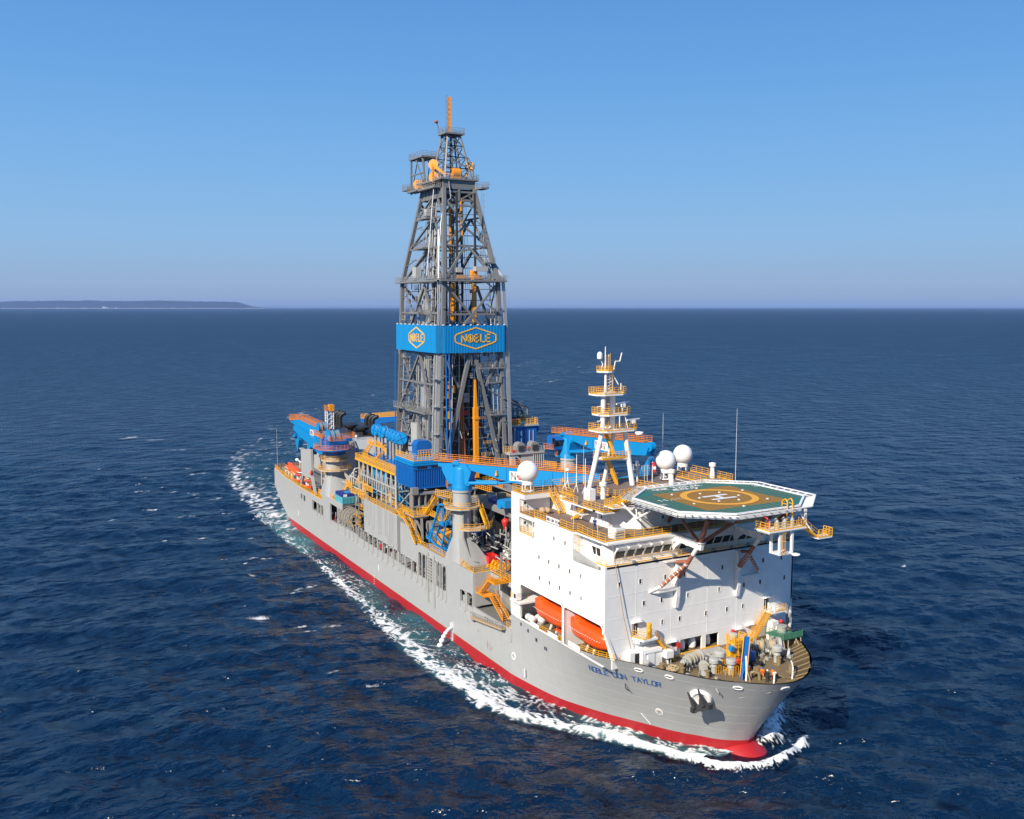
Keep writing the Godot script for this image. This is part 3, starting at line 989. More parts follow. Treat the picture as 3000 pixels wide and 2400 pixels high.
	for i in name_.length():
		if i > 0:
			var q := shell(s, 0.72)
			while shell(s, 0.72).distance_to(q) < 0.745: s += 0.004
		if name_[i] == " ": continue
		var u := (shell(s + 0.1, 0.7) - shell(s - 0.1, 0.7)).normalized()
		var up_ := (shell(s, 0.8) - shell(s, 0.6)).normalized()
		var nn := shell_n(s + 0.07, 0.74)
		glyph(letters, name_[i], shell(s, 0.705) + nn * 0.05, u, up_, 0.98, 0.135, 0.06, 0.95)
	put("ship_name", letters, "letter_blue", ship)
	# thruster marks, draught marks, load line plates, weld seams
	for q in [[7.39, 0.27], [0.15, 0.32]]:
		var mk := MB.new()
		var nn := shell_n(q[0], q[1])
		var c := shell(q[0], q[1])
		var bs := Basis(Quaternion(Y, nn))
		mk.hard([[0.0, 0.06], [0.62, 0.06], [0.62, -0.1]], c, 20, bs)
		var part := put("thruster_mark", mk, "white", ship)
		var cr := MB.new()
		for k in 4: cr.box(c + bs * V(cos(k * PI / 2) * 0.24, 0.08, sin(k * PI / 2) * 0.24), V(0.26, 0.04, 0.26), bs)
		put("cross", cr, "grey", part)
	var dm := MB.new()
	for k in 12:
		var t := 0.16 - k * 0.0125
		dm.box(shell(6.35 + k * 0.035, t) + shell_n(6.4, 0.1) * 0.04, V(0.22, 0.11, 0.08))
	for k in 5: dm.box(V(-92.6, 0.5 + k * 0.5, 18.03), V(0.2, 0.16, 0.08))
	for q in [[-153.2, 5.2], [-89.6, 5.0], [-22.9, 3.7]]: dm.box(V(q[0], q[1], 18.03), V(0.2, 1.4, 0.08))
	put("draught_mark", dm, "white", ship).set_meta("kind", "stuff")
	var seam := MB.new()
	for t in [0.16, 0.30, 0.44, 0.58, 0.89]:
		var pts := []
		for i in 30: pts.push_back(shell(0.3 + i * 0.43, t) + shell_n(0.3 + i * 0.43, t) * 0.012)
		seam.path(pts, 0.013, 4)
	seam.bar(shell(13.0, 0.95) + V(-1.5, -0.3, 1.9), shell(12.2, 0.86) + shell_n(12.2, 0.86) * 0.03, 0.07)
	seam.bar(shell(12.2, 0.86) + shell_n(12.2, 0.86) * 0.03, shell(11.2, 0.74) + shell_n(11.2, 0.74) * 0.03, 0.06)
	put("weld_seam", seam, "hull", ship)
	var line := MB.new()
	line.bx(-160, -28, 1.97, 2.05, 17.99, 18.035)
	put("waterline_stripe", line, "helideck_gold", ship)
	for q in [[-36.2, 4.3, 1.6], [-34.6, 4.2, 1.0], [-39.4, 5.6, 0.6], [-43.6, 6.0, 0.5]]:
		var rs := MB.new()
		for k in 5: rs.box(V(q[0] + rng.randf_range(-0.7, 0.7), q[1] + rng.randf_range(-0.4, 0.4), 18.006), V(0.05, q[2] * rng.randf_range(0.4, 1.0), 0.02))
		put("rust_streak", rs, "rust", ship).set_meta("kind", "stuff")
	# fairleads and scuppers
	for q in [6.88, 7.89, 10.97, 12.75]:
		var fl := MB.new()
		var nn := shell_n(q, 0.91)
		var c := shell(q, 0.91)
		var e := (shell(q + 0.1, 0.91) - shell(q - 0.1, 0.91)).normalized()
		var u2 := nn.cross(e).normalized()
		var pts := []
		for k in 17: pts.push_back(c + e * cos(TAU * k / 16) * 0.62 + u2 * sin(TAU * k / 16) * 0.3 + nn * 0.02)
		fl.path(pts, 0.13, 6)
		put("fairlead", fl, "white", ship)
		var hole := MB.new()
		hole.box(c + nn * 0.02, V(0.05, 0.4, 0.95), Basis(nn, u2, nn.cross(u2)))
		put("fairlead_hole", hole, "dark", ship)
	for q in [[-19.2, 10.5], [-16.4, 10.0], [-21.8, 11.2], [-24.1, 11.6]]:
		put("scupper", MB.new().box(V(q[0], q[1], 18.0), V(0.32, 0.55, 0.06)), "dark", ship)
	# bolster, pipe and fender pieces on the bow
	var bol := MB.new()
	var bc := V(9.3, 10.0, 8.0)
	var axis_ := V(0.64, -0.28, 0.72).normalized()
	var bb := Basis(Quaternion(Y, axis_))
	bol.lathe([[1.75, -1.6], [1.7, 0.2], [1.5, 1.2], [1.32, 1.42], [1.1, 1.42], [0.95, 1.2], [0.0, 1.15]], bc, 28, bb)
	put("anchor_bolster", bol, "white", ship)
	var fin := MB.new()
	fin.bx(-50.6, -50.35, 0.4, 4.0, 17.9, 18.5)
	put("discharge_chute", fin, "white", ship)
	# rails along the edges
	var r1 := MB.new()
	r1.rail([V(-178.2, 14.4, -17), V(-178.2, 14.4, 17.8), V(-166, 13.4, 17.85), V(-152, 12.95, 17.85), V(-131.3, 12.95, 17.85)], 1.1, 0.07)
	r1.rail([V(-124, 14.85, 17.85), V(-120.6, 14.9, 17.85)], 1.1, 0.07)
	r1.rail([V(-102.8, 18.9, 17.8), V(-79.0, 19.1, 17.85), V(-79.0, 19.1, 12)], 1.2, 0.08, 1.2)
	r1.rail([V(-98.4, 18.9, 14.2), V(-80, 18.9, 14.2)], 1.1, 0.07)
	r1.rail([V(-67.3, 15.3, 17.85), V(-62.6, 15.4, 17.85), V(-62.6, 15.4, 17.3), V(-53.4, 15.4, 17.3)], 1.1, 0.07)
	r1.rail([V(-47.2, 16.0, 17.85), V(-41.8, 15.7, 17.85), V(-41.8, 15.7, 14.4), V(-38.0, 15.6, 14.4), V(-27.7, 15.6, 14.4)], 1.1, 0.07)
	put("railing", r1, "yellow", ship)
	# stairs down from the tall panel, and the two flights in the recess abaft the block
	var sm := MB.new()
	sm.stair(V(-68.6, 15.0, 17.2), V(-75.4, 19.6, 17.2), 1.3)
	sm.stair(V(-76.6, 19.3, 17.0), V(-79.4, 20.2, 17.0), 1.3)
	sm.bx(-76.8, -75.2, 19.1, 19.25, 16, 17.9)
	sm.rail([V(-76.8, 19.2, 17.9), V(-75.2, 19.2, 17.9)], 1.1, 0.07)
	put("side_stair", sm, "yellow", ship)
	var st2 := MB.new()
	st2.stair(V(-41.0, 12.2, 16.6), V(-37.3, 15.6, 16.6), 1.1)
	st2.stair(V(-33.4, 9.1, 15.8), V(-38.6, 12.2, 15.8), 1.2)
	st2.bx(-42.0, -38.4, 12.0, 12.15, 15.0, 17.4)
	st2.bx(-37.4, -34.6, 15.3, 15.5, 14.4, 17.4)
	st2.rail([V(-41.6, 12.15, 17.4), V(-39.6, 12.15, 17.4)], 1.1, 0.06)
	st2.rail([V(-37.4, 15.5, 17.4), V(-34.6, 15.5, 17.4), V(-34.6, 15.5, 14.5)], 1.1, 0.07)
	put("recess_stair", st2, "yellow_orange", ship)
	var rec := MB.new()
	rec.bx(-41.6, -27.5, 9.0, 15.2, 12.6, 12.9)
	rec.bx(-38.2, -37.4, 9.0, 15.2, 13.0, 14.4)
	rec.bx(-33.9, -33.5, 9.0, 15.2, 13.4, 14.2)
	rec.bx(-30.2, -29.6, 9.0, 15.2, 13.4, 14.3)
	for k in 4: rec.tube(V(-28.6 + k * 0.35, 9, 14.0), V(-28.6 + k * 0.35, 15.1, 14.0), 0.13)
	rec.bx(-41.6, -27.5, 14.6, 15.5, 14.25, 14.5)
	put("recess_bulkhead", rec, "grey_light", ship)
	var dk := MB.new()
	dk.bx(-40.0, -38.4, 12.2, 14.6, 12.9, 12.96)
	dk.bx(-36.8, -34.4, 12.4, 14.6, 12.9, 12.96)
	dk.bx(-35.9, -34.2, 9.2, 11.4, 12.9, 12.96)
	put("recess_doorway", dk, "dark", ship)
	# machinery seen through the side openings
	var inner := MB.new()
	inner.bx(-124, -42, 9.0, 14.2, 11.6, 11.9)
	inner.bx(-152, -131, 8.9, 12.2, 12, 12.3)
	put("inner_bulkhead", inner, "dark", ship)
	var pipes := MB.new(); var boxes := MB.new(); var reds := MB.new()
	for k in 120:
		var px := rng.randf_range(-123, -43)
		var pz := rng.randf_range(13, 17.2)
		var hgt := rng.randf_range(0.8, 2.4)
		match rng.randi() % 4:
			0: pipes.tube(V(px, 9, pz), V(px, 9 + hgt + 1.0, pz), 0.12, 0.12, 6)
			1: pipes.tube(V(px, 9.6 + hgt * 0.5, pz), V(px + rng.randf_range(1, 4), 9.6 + hgt * 0.5, pz), 0.1, 0.1, 6)
			2: boxes.box(V(px, 9 + hgt * 0.4, pz), V(rng.randf_range(0.6, 1.6), hgt * 0.8, 0.9))
			3: boxes.lathe([[0.4, 0], [0.4, 0.8], [0.2, 1.1], [0, 1.1]], V(px, 9, pz), 8)
		if k % 14 == 0: reds.tube(V(px, 9.0, 17.0), V(px, 10.1, 17.0), 0.16)
	put("deck_pipework", pipes, "grey_light", ship).set_meta("kind", "stuff")
	put("deck_machinery", boxes, "machine", ship).set_meta("kind", "stuff")
	put("extinguisher", reds, "red", ship)
	# boarding gangway stowed on the side
	var gw := thing("gangway", "stowed boarding gangway hung on the hull below the open recess", "gangway", V(-35, 7.6, 18.5))
	var a0 := V(-41.0, 7.9, 18.6); var a1 := V(-29.2, 9.3, 18.6)
	put("walkway", MB.new().bar(a0, a1, 0.9, 0.35), "crate", gw)
	put("handrail", MB.new().rail([a0 + V(0, 0.2, 0.4), a1 + V(0, 0.2, 0.4)], 1.0, 0.05, 0.9, false), "grey_light", gw)
	put("bracket", MB.new().bx(-41.6, -40.6, 7.4, 8.8, 18.0, 18.9), "grey_light", gw)
	put("boom", MB.new().bar(V(-36.5, 9.2, 18.3), V(-29.6, 9.0, 18.7), 0.25), "grey", gw)
	var dv := thing("mooring_winch", "grey vertical capstan at the foot of the recess by the white block", "capstan", V(-29.4, 9.0, 16.4))
	put("drum", MB.new().lathe([[0.9, 0], [0.9, 0.3], [0.5, 0.4], [0.5, 1.5], [0.85, 1.6], [0.85, 2.1], [0, 2.15]], V(-29.4, 9.0, 16.4), 14), "machine", dv)
	put("guard", MB.new().rail([V(-30.6, 9, 17.2), V(-28.2, 9, 17.2)], 1.0, 0.05), "yellow", dv)

# ---------------------------------------------------------------- accommodation block
func pane(o: Node, at: Vector3, nn: Vector3, w: float, h: float, framed := true) -> void:
	var u := Y.cross(nn).normalized()
	var bs := Basis(u, Y, nn)
	if framed:
		var f := MB.new()
		for e in [-1, 1]:
			f.box(at + u * (w * 0.5 + 0.05) * e + nn * 0.03, V(0.1, h + 0.2, 0.12), bs)
			f.box(at + Y * (h * 0.5 + 0.05) * e + nn * 0.03, V(w, 0.1, 0.12), bs)
		var win := put("window", f, "white", o)
		put("pane", MB.new().box(at - nn * 0.06, V(w, h, 0.06), bs), "glass", win)
	else:
		put("pane", MB.new().box(at, V(w, h, 0.06), bs), "glass", o)

func door(o: Node, at: Vector3, nn: Vector3, w: float, h: float, m := "white") -> void:
	var u := Y.cross(nn).normalized()
	var bs := Basis(u, Y, nn)
	var d := put("door", MB.new().box(at + Y * h * 0.5 + nn * 0.05, V(w, h, 0.1), bs), m, o)
	put("door_window", MB.new().box(at + Y * h * 0.72 + nn * 0.11, V(w * 0.4, h * 0.2, 0.03), bs), "glass", d)
	put("handle", MB.new().box(at + Y * h * 0.45 + u * w * 0.38 + nn * 0.14, V(0.06, 0.25, 0.08), bs), "grey", d)

func build_block() -> void:
	var o := thing("accommodation_block", "tall white accommodation block with a bridge window band and many small portholes", "building", V(-13, 12, 0))
	var side_win := [[-13.8, 28.2], [-10.6, 28.2], [-18.3, 24.2], [-15.3, 24.2], [-12.3, 24.2], [-9.25, 24.2], [-6.25, 24.2], [-18.1, 20.9], [-15.1, 20.9], [-12.1, 20.9], [-9.1, 20.9], [-6.1, 20.9]]
	var holes := []
	for q in side_win: holes.push_back([q[0] - 0.17, q[0] + 0.17, q[1] - 0.32, q[1] + 0.32])
	var bays := [[-24.3, -11.2, 12.5, 18.4], [-10.8, -0.4, 12.5, 18.4]]
	var sb := MB.new()
	wall(sb, V(0, 0, 18), X, Z, -27.4, -24.7, 12.35, 33.2, [], 0.3)
	wall(sb, V(0, 0, 18), X, Z, -24.7, -19.8, 12.35, 26.9, holes + bays, 0.3)
	wall(sb, V(0, 0, 18), X, Z, -19.8, -8.6, 12.35, 30.3, holes + bays, 0.3)
	wall(sb, V(0, 0, 18), X, Z, -8.6, -0.4, 12.35, 27.0, holes + bays, 0.3)
	sb.prism([[-0.4, 17.4], [0, 17.4], [0, 27], [-0.4, 27]], V(0, 0, 17.7), X, Y, Z * 0.3)
	sb.hexa([V(-0.25, 13.3, 16.75), V(0.35, 13.3, 16.45), V(0.3, 13.3, 16.0), V(-0.25, 13.3, 16.3), V(-0.45, 17.5, 18.0), V(0, 17.5, 17.98), V(0, 17.5, 17.5), V(-0.45, 17.5, 17.5)])
	# aft face of the upper tower, notch decks and coamings
	sb.bx(-27.4, -27.1, 12.3, 33.2, -17.7, 17.7)
	sb.bx(-24.7, -19.8, 29.55, 30.1, 14, 18)
	sb.bx(-24.7, -19.8, 26.6, 26.9, 14, 17.7)
	sb.bx(-24.9, -24.7, 26.9, 32.5, 12.2, 17.7)
	sb.bx(-24.7, -19.8, 26.9, 29.55, 13.8, 14)
	sb.bx(-20.3, -19.8, 26.9, 29.55, 14, 17.7)
	put("starboard_wall", sb, "white", o)
	var rims := MB.new()
	rim(rims, V(0, 0, 18.03), X, -24.3, -11.2, 12.5, 18.4, 0.55, 0.1)
	rims.path([V(-10.8, 12.6, 18.03), V(-10.8, 17.9, 18.03), V(-10.6, 18.3, 18.03), V(-10.2, 18.4, 18.03), V(-0.9, 18.4, 18.03), V(-0.4, 18.0, 18.03), V(-0.4, 17.2, 18.03)], 0.1, 4)
	rim(rims, V(0, 0, 18.03), X, -24.7, -20.3, 26.9, 29.55, 0.3, 0.06)
	put("bay_rim", rims, "white", o)
	for q in side_win: pane(o, V(q[0], q[1], 17.95), Z, 0.34, 0.64)
	# front wall
	var fw := [[15.5, 24.2], [11.9, 24.2], [7.4, 24.2], [3.8, 24.2], [-3.4, 24.2], [-11.6, 24.2], [-15.4, 24.2], [11.2, 20.85], [8.0, 20.85], [3.1, 20.85], [-2.9, 20.85], [-7.8, 20.85], [-11.1, 20.85], [-16.2, 20.85], [7.8, 17.5], [4.6, 17.5], [-0.4, 17.5], [-4.5, 17.5], [-7.7, 17.5]]
	var fh := []
	for q in fw: fh.push_back([-q[0] - 0.18, -q[0] + 0.18, q[1] - 0.34, q[1] + 0.34])
	var openings := [[-4.35, -0.25, 11.9, 14.2], [0.5, 3.0, 11.9, 14.15], [-13.2, -12.1, 16.3, 18.45], [12.1, 13.1, 16.2, 18.3]]
	var fb := MB.new()
	wall(fb, V(0, 0, 0), -Z, X, -17.7, 17.98, 17.4, 27.0, fh + openings, 0.3)
	wall(fb, V(0, 0, 0), -Z, X, -16.6, 16.8, 11.9, 17.4, fh + openings, 0.3)
	fb.prism([[-16.6, 11.9], [-16.6, 17.4], [-17.7, 17.4], [-16.6, 14.6]], V(-0.3, 0, 0), -Z, Y, X * 0.3)
	fb.prism([[16.8, 14.6], [17.98, 17.4], [16.8, 17.4]], V(-0.3, 0, 0), -Z, Y, X * 0.3)
	put("front_wall", fb, "white", o)
	for q in fw: pane(o, V(-0.05, q[1], q[0]), X, 0.36, 0.68)
	var seams := MB.new()
	for y in [14.6, 16.2, 19.25, 22.6, 25.9]:
		seams.bar(V(0.006, y, 17.6 if y > 17 else 16.5), V(0.006, y, -17.6 if y > 17 else -16.4), 0.05, 0.03)
		if y > 18: seams.bar(V(-19.5, y, 18.006), V(-0.1, y, 18.006), 0.03, 0.05)
	for z in [12.6, 6.2, -0.6, -6.4, -12.4]: seams.bar(V(0.006, 14.4, z), V(0.006, 27, z), 0.03, 0.05, X)
	put("weld_seam", seams, "white", o)
	# bodies behind: port and aft walls, floors
	var body := MB.new()
	body.bx(-27.4, 0, 12.4, 30.3, -18, -17.7)
	body.bx(-27.1, -0.31, 18.45, 18.75, -17.69, 17.69)
	body.bx(-27.1, -8.7, 30.0, 30.26, -17.69, 17.69)
	body.bx(-8.7, -0.0, 26.66, 26.95, -17.69, 17.69)
	body.bx(-26.8, -0.6, 12.0, 18.4, 12.4, 12.7)
	for x in [-24.6, -22.0, -19.4, -16.8, -14.2, -10.4, -9.0, -7.6, -6.2, -4.8, -3.4]: body.bx(x - 0.12, x + 0.12, 12.0, 18.4, 12.7, 13.4)
	body.bx(-11.15, -10.85, 12.0, 18.4, 12.7, 17.7)
	body.bx(-0.5, -0.31, 12.0, 18.4, 12.7, 16.4)
	body.bx(-26.8, -26.5, 12.0, 18.4, 12.7, 17.7)
	body.bx(-3.4, -3.1, 12.0, 14.6, -3.2, 5.0)
	put("inner_wall", body, "white", o)
	# foredeck bays behind the front wall with white vessels
	for z in [3.3, 1.2, -1.6]:
		var b := MB.new().lathe([[0, 0], [0.5, 0.05], [0.6, 0.35], [0.6, 1.1], [0.5, 1.3], [0.45, 1.6], [0.3, 1.9], [0, 1.95]], V(-1.2, 12.05, z), 14)
		put("white_vessel", b, "white", o)
	var sill := MB.new()
	sill.bx(0.02, 0.3, 12.02, 12.2, -3.0, 4.3)
	put("hazard_sill", sill, "yellow", o)
	# wheelhouse
	var wh := MB.new()
	var zl := 16.9
	# sloped front: bottom at x = -1.35 (y 26.95), sill -1.2 (27.7), head -0.6 (28.85), roof -0.05 (30.3)
	for q in [[26.95, -1.4, 27.7, -1.2], [28.85, -0.6, 30.3, -0.05]]:
		wh.quad(V(q[1], q[0], zl - 1.2), V(q[1], q[0], -zl + 1.2), V(q[3], q[2], -zl + 1.2), V(q[3], q[2], zl - 1.2))
	var spans := [[15.8, 14.0], [13.65, 12.3], [12.1, 10.7], [10.45, 9.05], [8.85, 7.4], [7.2, 5.75], [5.55, 4.2], [4.0, 2.6], [2.4, 0.95], [0.75, -0.65], [-0.85, -2.35], [-2.5, -4.0], [-4.15, -5.55], [-5.7, -7.2], [-7.35, -8.9], [-9.05, -10.5], [-10.7, -12.1], [-12.3, -13.7], [-13.9, -15.6]]
	var last := zl - 1.2
	for q in spans:
		wh.hexa([V(-1.3, 27.7, last), V(-1.18, 27.7, last), V(-1.18, 27.7, q[0]), V(-1.3, 27.7, q[0]), V(-0.7, 28.85, last), V(-0.58, 28.85, last), V(-0.58, 28.85, q[0]), V(-0.7, 28.85, q[0])])
		last = q[1]
	wh.quad(V(-3.0, 26.95, zl), V(-1.4, 26.95, zl - 1.2), V(-0.05, 30.3, zl - 1.2), V(-2.4, 30.3, zl))
	wh.quad(V(-1.4, 26.95, -zl + 1.2), V(-3.0, 26.95, -zl), V(-2.4, 30.3, -zl), V(-0.05, 30.3, -zl + 1.2))
	wh.bx(-8.7, -2.8, 26.95, 30.24, 16.0, 16.3)
	wh.quad(V(-3.0, 26.95, 16.3), V(-3.0, 26.95, zl), V(-2.4, 30.3, zl), V(-2.8, 30.3, 16.3))
	wh.bx(-8.75, -0.05, 30.05, 30.3, -17.9, 17.6)
	wh.bx(-8.75, -8.5, 26.95, 30.1, 16, 17.98)
	put("wheelhouse", wh, "white", o)
	for q in spans:
		var w := MB.new()
		w.quad(V(-1.28, 27.7, q[0]), V(-1.28, 27.7, q[1]), V(-0.68, 28.85, q[1]), V(-0.68, 28.85, q[0]))
		w.quad(V(-1.4, 27.7, q[1]), V(-1.4, 27.7, q[0]), V(-0.8, 28.85, q[0]), V(-0.8, 28.85, q[1]))
		put("bridge_pane", w, "glass", o)
	var wings := MB.new()
	for q in [[-5.9, -5.4, -4.9, -4.9], [-4.75, -4.5, -3.7, -3.8]]:
		var w := MB.new()
		w.prism([[q[0], 28.65], [q[1], 27.55], [q[2], 27.55], [q[3], 28.65]], V(0, 0, 16.3), X, Y, Z * 0.04)
		put("bridge_pane", w, "glass", o)
	pane(o, V(-1.9, 28.35, 16.38), V(0.55, -0.1, 0.83).normalized(), 0.6, 0.7)
	pane(o, V(-7.7, 28.2, 16.3), Z, 0.3, 0.8)
	# open wing deck with its bulwark bulging out over the side
	var wing := MB.new()
	var prof := []
	for i in 9:
		var u := i / 8.0
		var x := lerpf(-8.4, -0.9, u)
		var out := 18.0 + 0.5 * sin(u * PI * 0.6)
		prof.push_back([V(x, 26.0 + 0.3 * u, 17.99), V(x, 26.3 + 0.2 * u, out * 0.5 + 9.0), V(x, 26.7, out), V(x, 27.75 - 0.7 * u * u, out), V(x, 27.75 - 0.7 * u * u, out - 0.12), V(x, 26.9, out - 0.12)])
	wing.surf(prof); wing.surf(prof, true)
	put("bridge_wing", wing, "white", o)
	var vis := MB.new()
	for i in 17: vis.prism([[0, 0], [0.75, 0.0], [0.1, -0.55]], V(-0.35, 29.55, 15.9 - i * 1.98), X, Y, Z * 0.06)
	vis.bar(V(-0.0, 29.5, 15.6), V(-0.0, 29.5, -15.6), 0.07)
	put("wiper_bracket", vis, "white", o)
	var walk := MB.new()
	walk.rail([V(-2.8, 27.0, 17.7), V(-0.1, 27.0, 17.7), V(-0.1, 27.0, -17.6)], 1.05, 0.05, 2.2)
	put("bridge_walkway_rail", walk, "yellow", o)
	var lamps := MB.new()
	for z in [13.2, 9.6, 6.0, 2.6, -1.6, -5.0, -8.4, -11.8]: lamps.box(V(0.15, 27.25, z), V(0.35, 0.4, 0.45))
	put("floodlight", lamps, "grey", o)
	# decks on top
	var top := MB.new()
	top.bx(-24.7, -8.7, 30.26, 30.34, 12.2, 17.95)
	top.bx(-8.7, -1.1, 30.31, 30.36, -17.5, 17.5)
	top.bx(-27.0, -8.7, 30.26, 30.34, -17.9, -12)
	top.bx(-24.9, -19.9, 30.06, 30.16, 14, 17.95)
	put("bridge_deck", top, "deck_brown", o)
	var hs := MB.new()
	hs.bx(-26.9, -14.8, 30.3, 33.1, 11.6, 11.95)
	hs.bx(-15.0, -7.8, 30.3, 33.1, 11.9, 12.2)
	hs.bx(-8.0, -7.7, 30.3, 33.1, -8, 12.2)
	hs.bx(-14.6, -8, 30.3, 33.1, -8.2, -8)
	hs.prism([[-8, 12.0], [-5.0, 8.2], [-5.0, -8.0], [-8.0, -8.0]], V(0, 30.34, 0), X, Z, Y * 2.8)
	hs.bx(-27.0, -14.0, 30.3, 33.8, -12.2, -11.9)
	hs.bx(-14.2, -13.9, 30.3, 33.8, -17.9, -12)
	hs.bx(-27.0, -14.0, 30.3, 33.8, -18, -17.8)
	hs.bx(-17.6, -7.7, 33.1, 33.3, 11.9, 14.6)
	hs.bx(-8.4, -5.6, 33.1, 33.3, 11.4, 14.6)
	put("upper_house", hs, "white", o)
	var roof := MB.new()
	roof.bx(-26.9, -7.8, 33.1, 33.4, -11.9, 12.1)
	roof.bx(-17.5, -5.7, 33.31, 33.36, 12.0, 14.5)
	roof.bx(-27.0, -14.0, 33.6, 33.9, -17.8, -11.8)
	put("upper_house_roof", roof, "deck_brown", o)
	var tw := MB.new()
	tw.bx(-27.38, -23.1, 32.5, 33.25, 12.2, 17.98)
	put("tower_roof", tw, "white", o)
	put("tower_deck", MB.new().bx(-27.3, -23.2, 33.25, 33.3, 12.3, 17.9), "deck_brown", o)
	door(o, V(-24.7, 30.2, 17.0), X, 0.9, 2.0)
	door(o, V(-24.7, 26.95, 17.0), X, 0.9, 2.0)
	door(o, V(-16.8, 30.35, 11.95), Z, 0.9, 2.0)
	door(o, V(-9.4, 30.35, 12.2), Z, 0.9, 2.0)
	door(o, V(-5.0, 30.36, 4.2), X, 0.9, 2.0)
	for q in [[0.02, 16.2, 12.9], [0.02, 16.1, -12.9]]:
		put("doorway", MB.new().bx(-1.5, -1.3, q[1], q[1] + 2.3, q[2] - 0.8, q[2] + 0.8), "black", o)
	var hood := MB.new()
	for q in [[18.55, 12.6], [18.45, -12.6], [14.35, 9.3], [14.5, 6.2], [14.3, -6.5], [14.6, -9.0]]:
		hood.prism([[0, 0], [0.75, -0.1], [0.7, -0.2], [0, -0.45]], V(0, q[0], q[1] - 0.75), X, Y, Z * 1.5)
		hood.tube(V(0.3, q[0] + 0.2, q[1] - 0.5), V(0.7, q[0] + 0.25, q[1] - 0.5), 0.1)
	put("canopy", hood, "white", o)
	# rails on the upper decks
	var rl := MB.new()
	rl.rail([V(-27.2, 33.3, 12.4), V(-27.2, 33.3, 17.85), V(-23.2, 33.3, 17.85), V(-23.2, 33.3, 12.8)], 1.15, 0.05)
	rl.rail([V(-20.0, 30.35, 17.85), V(-16.2, 30.35, 17.85)], 1.15, 0.06, 0.9)
	rl.rail([V(-12.2, 30.35, 17.85), V(-8.7, 30.35, 17.85), V(-8.7, 30.35, 17.0), V(-4.0, 30.35, 17.5), V(-1.1, 30.35, 17.2), V(-1.1, 30.35, 5.6)], 1.15, 0.06)
	rl.rail([V(-1.1, 30.35, 4.2), V(-1.1, 30.35, -17.3)], 1.15, 0.05)
	rl.rail([V(-24.6, 30.1, 17.9), V(-20.0, 30.1, 17.9)], 1.15, 0.05)
	rl.rail([V(-24.6, 26.9, 17.9), V(-20.4, 26.9, 17.9)], 1.15, 0.05)
	rl.rail([V(-22.2, 33.4, 12.0), V(-17.6, 33.4, 12.0), V(-17.4, 33.36, 14.4), V(-12.9, 33.36, 14.4)], 1.15, 0.06, 1.1)
	rl.rail([V(-11.2, 33.36, 14.4), V(-5.8, 33.36, 14.4), V(-5.8, 33.36, 11.6)], 1.15, 0.06, 1.1)
	rl.rail([V(-26.8, 33.4, -11.6), V(-26.8, 33.4, 12.0)], 1.15, 0.06)
	rl.rail([V(-14.1, 33.9, -11.9), V(-14.1, 33.9, -17.7), V(-26.8, 33.9, -17.7)], 1.15, 0.06)
	rl.rail([V(-26.8, 33.9, -12), V(-14.1, 33.9, -12)], 1.15, 0.06)
	rl.rail([V(-18.8, 33.4, 6.8), V(-14.0, 33.4, 6.6), V(-14.0, 33.4, 3.2), V(-8.2, 33.4, 3.0)], 1.15, 0.06, 0.9)
	rl.rail([V(-20, 33.4, -2), V(-12.0, 33.4, -3.4), V(-8.4, 33.4, -3.4)], 1.15, 0.06, 0.9)
	rl.rail([V(-8.0, 33.4, 11.8), V(-8.0, 33.4, -7.8)], 1.15, 0.06)
	rl.stair(V(-19.9, 30.35, 12.8), V(-23.2, 33.3, 12.8), 1.0)
	rl.stair(V(-15.6, 30.4, 13.3), V(-13.2, 31.9, 13.3), 1.0)
	rl.stair(V(-13.0, 31.9, 13.6), V(-11.0, 33.3, 13.6), 1.0)
	rl.ladder(V(-8.3, 26.9, 17.2), V(-8.3, 30.4, 17.2), X, 0.6, Z * 0.6)
	rl.stair(V(-9.0, 33.4, 9.0), V(-5.6, 35.4, 9.0), 0.9)
	put("railing", rl, "yellow", o)
	put("stair_landing", MB.new().bx(-13.6, -12.0, 31.7, 31.85, 12.3, 14.2), "white", o)
	# white guard panels on the lifeboat deck edge
	for q in [[-20.9, -18.2, 12.45, 13.15], [-15.5, -12.6, 12.5, 13.2], [-9.5, -6.3, 12.75, 13.5]]:
		put("guard_panel", MB.new().bx(q[0], q[1], q[2], q[3], 17.98, 18.08), "white", o)
	var lr := MB.new()
	lr.rail([V(-18.1, 12.3, 17.9), V(-15.6, 12.4, 17.9)], 0.9, 0.05, 0.8, false)
	lr.rail([V(-12.5, 12.5, 17.9), V(-11.3, 12.5, 17.9)], 0.9, 0.05, 0.6, false)
	lr.rail([V(-6.2, 12.9, 17.9), V(-2.2, 13.2, 17.5), V(0.6, 13.4, 16.6)], 0.95, 0.06, 1.3, false)
	lr.rail([V(-25.9, 15.8, 18.9), V(-24.4, 15.8, 18.9)], 1.0, 0.05, 0.6, false)
	put("deck_edge_rail", lr, "yellow", o)
	var ctl := MB.new()
	ctl.bx(-26.0, -22.6, 15.4, 15.65, 13.5, 19.1)
	ctl.box(V(-24.3, 16.4, 18.6), V(1.0, 1.2, 0.9))
	put("boat_control_platform", ctl, "white", o)
	put("control_window", MB.new().box(V(-24.3, 16.45, 19.06), V(0.6, 0.7, 0.04)), "glass", o)
	var cable := MB.new()
	cable.path([V(0.02, 30.2, 16.85), V(0.35, 26.8, 16.4), V(0.55, 20, 15.2), V(0.6, 14.7, 13.8)], 0.06, 4)
	put("hanging_cable", cable, "crate", o)
	# name board on the deck edge
	var nb := thing("name_board", "white name board on the starboard rail of the bridge deck", "sign", V(-14, 30.4, 18.05))
	put("board", MB.new().bx(-16.0, -12.2, 30.45, 31.35, 18.0, 18.08), "white", nb)
	var t := MB.new()
